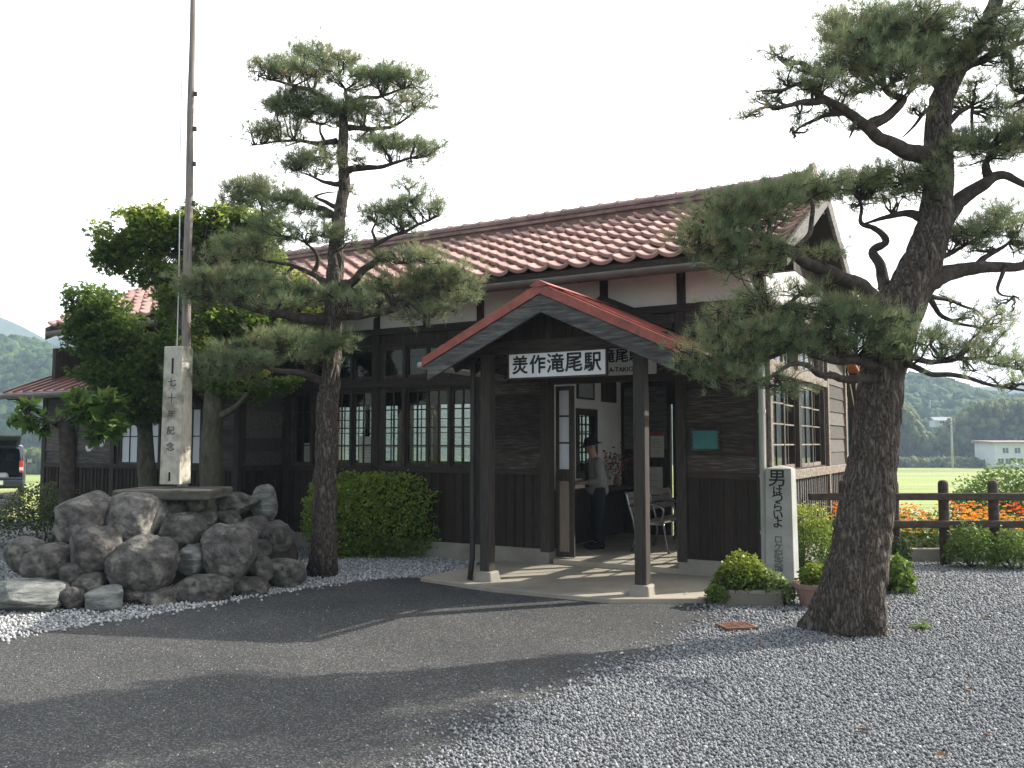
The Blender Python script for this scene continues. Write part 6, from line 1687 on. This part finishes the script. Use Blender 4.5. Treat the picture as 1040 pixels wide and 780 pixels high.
def person():
    # faces -x of its own frame (towards the partition), head bowed to the counter
    p = W(-1.86, 2.95, .12)
    o = thing('person', 'person in dark hat, grey jacket and black trousers bent over the ticket counter', 'person', p, .12)
    o.scale = (1.03,) * 3
    v, e, r = [], [], []
    def add(pt, rad, par=None):
        v.append(pt); r.append(rad)
        if par is not None: e.append((par, len(v) - 1))
        return len(v) - 1
    pel = add((0, 0, .83), (.1, .085)); sp1 = add((-.005, 0, .98), (.11, .085), pel); ch = add((-.03, 0, 1.14), (.125, .09), sp1); nk0 = add((-.06, 0, 1.28), .075, ch); nk = add((-.085, 0, 1.34), .05, nk0)
    hd = add((-.115, 0, 1.42), (.075, .085), nk); ht = add((-.12, 0, 1.5), (.07, .08), hd)
    for s in (-1, 1):
        hip = add((0, s * .085, .78), .085, pel); kn = add((-.015, s * .09, .43), .055, hip); an = add((.015, s * .09, .08), .037, kn); toe = add((-.13, s * .1, .035), .032, an)
        sh = add((-.04, s * .17, 1.225), .055, ch); el = add((-.02 - (.03 if s > 0 else 0), s * .225, .97), .042, sh); wr = add((-.23, s * .17, .93), .03, el)
        pm = add((-.285, s * .155, .925), .028, wr)
    body = skin_mesh('body', {'v': v, 'e': e}, r, 0, M['skin'], o)
    # hands: five fingers closing on the counter papers
    for s in (-1, 1):
        v2, e2, r2 = [], [], []
        def add2(pt, rad, par=None):
            v2.append(pt); r2.append(rad)
            if par is not None: e2.append((par, len(v2) - 1))
            return len(v2) - 1
        w0 = add2((-.25, s * .165, .928), .024); pa = add2((-.3, s * .152, .922), .026, w0)
        for k, ln in enumerate((.062, .07, .066, .052)):
            y = s * (.152 + (k - 1.5) * .017)
            k1 = add2((-.335, y, .918), .0095, pa); k2 = add2((-.335 - ln * .5, y, .905), .0085, k1); add2((-.335 - ln * .85, y, .882), .007, k2)
        t1 = add2((-.29, s * .125, .915), .0095, pa); add2((-.325, s * .108, .898), .008, t1)
        skin_mesh('hand', {'v': v2, 'e': e2}, r2, 1, M['skin'], o, 1)
    # face: nose, ears, eyes, mouth
    mb = MB()
    mb.add([(-.185, 0, 1.455), (-.213, 0, 1.415), (-.185, -.016, 1.412), (-.185, .016, 1.412)], [(0, 1, 2), (0, 3, 1), (1, 3, 2)])
    for s in (-1, 1): mb.tube([(-.105, s * .078, 1.41), (-.1, s * .088, 1.43), (-.108, s * .086, 1.455)], [.012, .016, .01], 8)
    mb.build('face', M['skin'], body, smooth=True)
    mb = MB()
    for s in (-1, 1): mb.tube([(-.19, s * .022, 1.455), (-.19, s * .04, 1.455)], .007, 6)
    mb.tube([(-.192, -.02, 1.385), (-.197, 0, 1.385), (-.192, .02, 1.385)], .004, 6)
    mb.build('eyes_and_mouth', M['hair'], body)
    # clothing: shells a little outside the body
    jv = {'v': [(0, 0, .73), (-.0, 0, .98), (-.03, 0, 1.14), (-.055, 0, 1.26)], 'e': [(0, 1), (1, 2), (2, 3)]}; jr = [(.165, .145), (.165, .145), (.185, .15), .1]
    for s in (-1, 1):
        b = len(jv['v']); jv['v'] += [(-.04, s * .175, 1.225), (-.02 - (.03 if s > 0 else 0), s * .232, .965), (-.2, s * .178, .93)]; jv['e'] += [(2, b), (b, b + 1), (b + 1, b + 2)]; jr += [.085, .068, .056]
    skin_mesh('jacket', jv, jr, 1, M['jacket'], o)
    mb = MB(); mb.hexa([(-.17, -.05, .86), (-.172, .05, .86), (-.12, .05, .86), (-.12, -.05, .86), (-.19, -.045, 1.2), (-.19, .045, 1.2), (-.1, .045, 1.22), (-.1, -.045, 1.22)]); mb.build('shirt_front', M['shirt'], o, bevel=.02)
    tv = {'v': [(0, 0, .84), (0, 0, .99)], 'e': [(0, 1)]}; tr_ = [(.135, .115), (.12, .1)]
    for s in (-1, 1):
        b = len(tv['v']); tv['v'] += [(0, s * .088, .74), (-.012, s * .092, .43), (.008, s * .092, .07)]; tv['e'] += [(0, b), (b, b + 1), (b + 1, b + 2)]; tr_ += [.1, .08, .072]
    skin_mesh('trousers', tv, tr_, 0, M['trousers'], o)
    for s in (-1, 1):
        mb = MB(); mb.tube(spline([(.065, s * .095, .04), (0, s * .096, .052), (-.09, s * .1, .045), (-.175, s * .102, .03)], 4), [.03] + [.044] * 10 + [.042, .025], 12); mb.build('shoe', M['ink'], o, smooth=True)
    mb = MB(); mb.tube([(-.09, 0, 1.46), (-.075, 0, 1.515), (-.07, 0, 1.53)], [.088, .085, .06], 16); mb.build('hair', M['hair'], body, smooth=True)
    # brimmed hat
    prof = [(.0, 1.585), (.06, 1.582), (.085, 1.565), (.095, 1.5), (.1, 1.485), (.15, 1.468), (.152, 1.463), (.095, 1.475), (.085, 1.48)]
    ns = 28; vs = []
    for q, z in prof:
        for j in range(ns):
            a = 2 * math.pi * j / ns; vs.append((-.105 + q * 1.1 * math.cos(a), q * math.sin(a), z + (q * 1.1 * math.cos(a)) * .22 - .005))
    fs = [(i * ns + j, i * ns + (j + 1) % ns, (i + 1) * ns + (j + 1) % ns, (i + 1) * ns + j) for i in range(len(prof) - 1) for j in range(ns)]
    mb = MB(); mb.add(vs, fs); mb.build('hat', M['trousers'], o, smooth=True)
person()

# ---- white pipes hooked on the wing wall
for k, (u0, v0) in enumerate(((108, 425), (97, 440))):
    y = 14.15
    pts = [at(u0 + .5, v0 - (14 if k == 0 else 4), y), at(u0, v0 + 12, y), at(u0 - 1, v0 + 22, y), at(u0 - 5, v0 + 28 - (0 if k == 0 else 2), y), at(u0 - 9, v0 + 24, y), at(u0 - 10.5, v0 + 18, y)] if k == 0 else \
          [at(u0 - 1, v0 + 3, y), at(u0 - 2, v0 + 12, y), at(u0 - 5, v0 + 17, y), at(u0 - 8, v0 + 17, y), at(u0 - 9, v0 + 13, y)]
    b = pts[0]
    mb = MB(); mb.tube(spline([p - b for p in pts], 5), .022, 8)
    o = mb.build('hooked_pipe', M['white_pipe'], smooth=True, loc=b); tag(o, ('longer white hooked pipe hanging on the wing wall under the leaves', 'shorter white hooked pipe end on the wing wall')[k], 'pipe', 'white pipes on the wing wall')

# ================================================================== car
M['car_paint'] = mat('dark_blue_grey_paint', [(0.3, (0.016, 0.019, 0.03)), (0.7, (0.022, 0.026, 0.038))], 2, (1, 1, 1), .35, 0, spec=.4, coat=.25)
M['car_dark'] = mat('dark_car_lining', [(0.3, (0.012, 0.012, 0.013)), (0.7, (0.03, 0.03, 0.032))], 6, (1, 1, 1), .8, .2)
M['tyre'] = mat('tyre_rubber', [(0.3, (0.015, 0.015, 0.015)), (0.7, (0.03, 0.03, 0.03))], 8, (1, 1, 1), .85, .2)
M['alloy'] = mat('wheel_rim_metal', [(0.3, (0.4, 0.4, 0.42)), (0.7, (0.5, 0.5, 0.52))], 8, (1, 1, 1), .35, 0, metal=.8)
M['lamp_red'] = mat('red_lamp_lens', [(0.3, (0.5, 0.02, 0.02)), (0.7, (0.6, 0.04, 0.03))], 4, (1, 1, 1), .2, 0, spec=.6, coat=.5)
M['lamp_white'] = mat('clear_lamp_lens', [(0.3, (0.6, 0.6, 0.6)), (0.7, (0.75, 0.75, 0.75))], 4, (1, 1, 1), .2, 0, spec=.6, coat=.5)
M['plate'] = mat('number_plate', [(0.3, (0.55, 0.6, 0.55)), (0.7, (0.65, 0.7, 0.65))], 4, (1, 1, 1), .5, 0)
M['car_glass'] = glass_mat('car_window_glass', (.45, .5, .5))
def car():
    r = gp(25, 504)
    d = Vector((r.x, r.y)).normalized(); yaw = math.atan2(d.y, d.x) - math.pi / 2
    rgt = Vector((d.y, -d.x))
    c0 = Vector((r.x, r.y)) - rgt * .76
    o = thing('parked_car', 'dark blue-grey compact car parked with its tailgate raised, seen from behind', 'car', (c0.x, c0.y, 0), yaw)
    # body: closed side outline lofted over the width, open at the back
    L = 3.45
    def section(y, zs, hw):     # one cross ring: half width at each height
        return [(-w, y, z) for z, w in zip(zs, hw)] + [(w, y, z) for z, w in zip(zs[::-1], hw[::-1])]
    rows = []
    zs = lambda zr, belt: [.28, .42, .7, belt, belt + .02, (belt + zr) / 2, zr - .06, zr]
    prof = [(0.0, 1.5, .66, .9), (.06, 1.58, .72, .93), (.5, 1.6, .74, .94), (1.6, 1.61, .74, .94), (2.2, 1.55, .74, .93), (2.65, 1.2, .74, .92), (2.85, .99, .735, .92), (3.2, .93, .72, .88), (3.4, .84, .66, .8), (3.45, .74, .56, .7)]
    for y, zr, w, belt in prof:
        z = zs(max(zr, belt + .05), belt); tw = w - .12 * min(1, max(0, (zr - belt - .05) / .5))
        rows.append(section(y, z, [w - .03, w, w, w - .01, w - .015, (w + tw) / 2 - .01, tw + .02, tw - .1]))
    n = len(rows[0]); vs = [p for q in rows for p in q]
    fs = [(i * n + j, i * n + (j + 1) % n, (i + 1) * n + (j + 1) % n, (i + 1) * n + j) for i in range(len(rows) - 1) for j in range(n)]
    fs.append(tuple((len(rows) - 1) * n + j for j in range(n)))
    mb = MB(); mb.add(vs, fs)
    body = mb.build('body', M['car_paint'], o, smooth=False)
    sm = body.modifiers.new('solid', 'SOLIDIFY'); sm.thickness = .03
    bv = body.modifiers.new('bevel', 'BEVEL'); bv.width = .02; bv.segments = 2; bv.limit_method = 'ANGLE'; bv.angle_limit = R(25)
    mb = MB()
    mb.box(-.62, .62, .1, 1.3, .5, .53); mb.box(-.6, .6, 1.25, 1.35, .53, 1.1); mb.box(-.64, -.6, .1, 1.3, .5, .9); mb.box(.6, .64, .1, 1.3, .5, .9)
    mb.build('luggage_floor', M['car_dark'], o)
    mb = MB()
    for x in (-.3, .3): mb.box(x - .2, x + .2, 1.05, 1.2, .6, 1.12); mb.box(x - .11, x + .11, 1.08, 1.16, 1.12, 1.32)
    mb.build('seat', M['car_dark'], o, bevel=.03)
    mb = MB(); mb.box(-.72, .72, -.08, .06, .3, .52); mb.box(-.66, .66, -.05, .04, .52, .6); mb.build('bumper', M['car_paint'], o, bevel=.035)
    mb = MB(); mb.box(-.17, .17, -.1, -.085, .37, .5); mb.build('number_plate', M['plate'], o)
    for s in (-1, 1):
        mb = MB(); mb.box(s * .64 - .06, s * .64 + .06, -.03, .05, .74, 1.1); lp = mb.build('tail_lamp', M['lamp_red'], o, bevel=.02)
        mb = MB(); mb.box(s * .64 - .055, s * .64 + .055, -.036, .03, .8, .9); mb.build('reversing_lens', M['lamp_white'], lp, bevel=.01)
        mb = MB(); mb.hexa([(s * .66 - .03, -.01, 1.1), (s * .66 + .04, -.01, 1.1), (s * .66 + .04, .05, 1.1), (s * .66 - .03, .05, 1.1), (s * .58 - .03, .05, 1.52), (s * .58 + .04, .05, 1.52), (s * .58 + .04, .12, 1.52), (s * .58 - .03, .12, 1.52)]); mb.build('rear_pillar', M['car_paint'], o, bevel=.01)
        mb = MB(); mb.box(min(s * .76, s * .95), max(s * .76, s * .95), 2.15, 2.27, .98, 1.13); mr_ = mb.build('door_mirror', M['car_paint'], o, bevel=.03)
        mb = MB(); mb.box(min(s * .79, s * .93), max(s * .79, s * .93), 2.135, 2.15, 1.0, 1.11); mb.build('mirror_glass', M['alloy'], mr_)
        mb = MB(); mb.hexa([(s * .735, .25, .98), (s * .745, .25, .98), (s * .745, 2.4, .98), (s * .735, 2.4, .98), (s * .655, .35, 1.46), (s * .665, .35, 1.46), (s * .665, 2.05, 1.46), (s * .655, 2.05, 1.46)]); mb.build('side_window', M['car_glass'], o)
        mb = MB(); mb.box(s * .55 - .1, s * .55 + .1, 3.38, 3.47, .62, .78); mb.build('headlamp', M['lamp_white'], o, bevel=.02)
        for y in (.5, 2.8):
            mb = MB(); mb.tube([(s * .58, y, .28), (s * .6, y, .28), (s * .72, y, .28), (s * .74, y, .28)], [.25, .28, .28, .25], 24); wh = mb.build('wheel', M['tyre'], o)
            mb = MB(); mb.tube([(s * .7, y, .28), (s * .748, y, .28)], [.18, .16], 20); mb.build('rim', M['alloy'], wh)
    mb = MB(); mb.hexa([(-.62, -.68, 1.83), (.62, -.68, 1.83), (.6, .02, 1.58), (-.6, .02, 1.58), (-.6, -.7, 1.88), (.6, -.7, 1.88), (.58, .05, 1.64), (-.58, .05, 1.64)])
    tg = mb.build('tailgate', M['car_paint'], o, bevel=.02)
    mb = MB(); mb.hexa([(-.5, -.1, 1.605), (.5, -.1, 1.605), (.5, -.4, 1.71), (-.5, -.4, 1.71), (-.5, -.1, 1.61), (.5, -.1, 1.61), (.5, -.4, 1.72), (-.5, -.4, 1.72)]); mb.build('rear_window', M['car_glass'], tg)
    mb = MB(); mb.hexa([(-.52, 2.28, 1.5), (.52, 2.28, 1.5), (.62, 2.72, 1.02), (-.62, 2.72, 1.02), (-.52, 2.3, 1.515), (.52, 2.3, 1.515), (.62, 2.74, 1.035), (-.62, 2.74, 1.035)]); mb.build('windscreen', M['car_glass'], o)
    b = W(0, 0); p = c0 + d * .45
    bg_ = thing('luggage_bag', 'pale bag lying in the open luggage space of the car', 'bag', (p.x - rgt.x * -.1, p.y - rgt.y * -.1, .53), yaw)
    mb = MB(); mb.hexa([(-.22, -.12, 0), (.22, -.12, 0), (.22, .12, 0), (-.22, .12, 0), (-.17, -.08, .2), (.17, -.08, .2), (.17, .08, .2), (-.17, .08, .2)]); mb.build('bag_body', M['white_pipe'], bg_, bevel=.06)
    mb = MB(); mb.tube(spline([(-.08, 0, .19), (-.06, 0, .27), (.06, 0, .27), (.08, 0, .19)], 5), .012, 6); mb.build('handle', M['car_dark'], bg_)
car()

# ================================================================== beyond the field
M['house_white'] = mat('pale_house_wall', [(0.3, (0.55, 0.57, 0.6)), (0.7, (0.65, 0.67, 0.7))], 1, (1, 1, 1), .8, .1)
M['house_roof'] = mat('dull_red_roof', [(0.3, (0.25, 0.16, 0.14)), (0.7, (0.33, 0.22, 0.2))], 1, (1, 1, 1), .8, .1)
M['tile_grey'] = mat('grey_tile_roof', [(0.3, (0.2, 0.21, 0.22)), (0.7, (0.32, 0.33, 0.34))], 1, (1, 1, 1), .7, .1)
M['house_glass'] = mat('dark_window_pane', [(0.3, (0.05, 0.055, 0.065)), (0.7, (0.09, 0.095, 0.1))], 1, (1, 1, 1), .2, 0, spec=.6)
def far_house(name, label, u0, u1, vb, vt, Y, gable=False, roofm='house_roof', wins=()):
    a = at(u0, vb, Y); b = at(u1, vb, Y); t = at(u0, vt, Y)
    w, h = b.x - a.x, t.z - a.z
    o = thing(name, label, 'house', ((a.x + b.x) / 2, Y, a.z), 0)
    dp = w * .6
    mb = MB(); mb.box(-w / 2, w / 2, 0, dp, -1, h); mb.build('wall', M['house_white'], o)
    mb = MB()
    if gable:
        mb.prism([(-.5, h), (dp / 2, h + dp * .28), (dp + .5, h), (dp + .5, h - .12), (dp / 2, h + dp * .28 - .15), (-.5, h - .12)], -w / 2 - .5, w / 2 + .5, 'x')
        mb.prism([(0, h - .1), (dp / 2, h + dp * .27), (dp, h - .1)], -w / 2 + .02, w / 2 - .02, 'x', 1)
    else:
        mb.hexa([(-w / 2 - .5, -.8, h), (w / 2 + .5, -.8, h), (w / 2 + .5, dp + .5, h + .1), (-w / 2 - .5, dp + .5, h + .1), (-w / 2 - .5, -.8, h + .28), (w / 2 + .5, -.8, h + .28), (w / 2 + .5, dp + .5, h + .6), (-w / 2 - .5, dp + .5, h + .6)])
    mb.build('roof', M[roofm], o)
    for (x, z, ww, hh) in wins:
        mb = MB(); X0, Z0 = -w / 2 + x * w, z * h
        mb.box(X0 - ww / 2 - .06, X0 + ww / 2 + .06, -.06, 0.02, Z0 - hh / 2 - .06, Z0 + hh / 2 + .06); wi = mb.build('window', M['house_white'], o)
        mb = MB(); mb.box(X0 - ww / 2, X0 - .04, -.075, -.055, Z0 - hh / 2, Z0 + hh / 2); mb.box(X0 + .04, X0 + ww / 2, -.075, -.055, Z0 - hh / 2, Z0 + hh / 2); mb.build('pane', M['house_glass'], wi)
    return o
far_house('farm_house', 'white two-storey house at the far edge of the green field', 1011, 1075, 477, 450, 186, wins=((.17, .72, 1.2, 1.1), (.36, .72, 1.2, 1.1), (.6, .72, 1.2, 1.1), (.09, .32, 1.2, 1.1), (.21, .32, 1.2, 1.1), (.4, .32, 1.2, 1.1), (.7, .32, 1.2, 1.1)))
far_house('farm_house', 'grey-roofed house half hidden by trees under the hill', 950, 972, 430, 427, 262, True, 'tile_grey', wins=((.3, .5, 1.3, 1.0), (.7, .5, 1.3, 1.0)))
def pole(u, vb, vt, Y, label):
    b, t = at(u, vb, Y), at(u, vt, Y)
    o = thing('utility_pole', label, 'utility pole', (b.x, b.y, b.z), 0, 'utility poles beyond the field')
    h = t.z - b.z
    mb = MB(); mb.tube([(0, 0, -.6), (0, 0, h * .5), (0, 0, h)], [.2, .17, .14], 12); mb.build('pole', M['stone_pale'], o, smooth=True)
    mb = MB(); mb.box(-.9, .9, -.16, -.06, h - .7, h - .6); mb.box(-.7, .7, -.16, -.06, h - 1.3, h - 1.2); mb.build('crossarm', M['pipe_grey'], o)
    mb = MB(); mb.tube([(.25, -.3, h - 2.2), (.25, -.3, h - 1.5)], .2, 12); mb.build('transformer', M['pipe_grey'], o)
pole(967.5, 472, 424, 150, 'pale concrete utility pole standing at the far edge of the field')
pole(945, 420, 406, 300, 'distant thin pole before the wooded hill')
# wire crossing the sky towards the trees
a, b = at(-80, 276, 30), at(130, 281, 30)
mb = MB(); mb.tube(spline([(0, 0, 0), ((b.x - a.x) * .5, 0, -.25 + (b.z - a.z) * .5), (b.x - a.x, 0, b.z - a.z), ((b.x - a.x) * 2, 0, 1 + (b.z - a.z))], 8), .012, 5)
o = mb.build('overhead_wire', M['wire'], loc=a); tag(o, 'single thin wire crossing the white sky behind the leafy trees', 'wire')
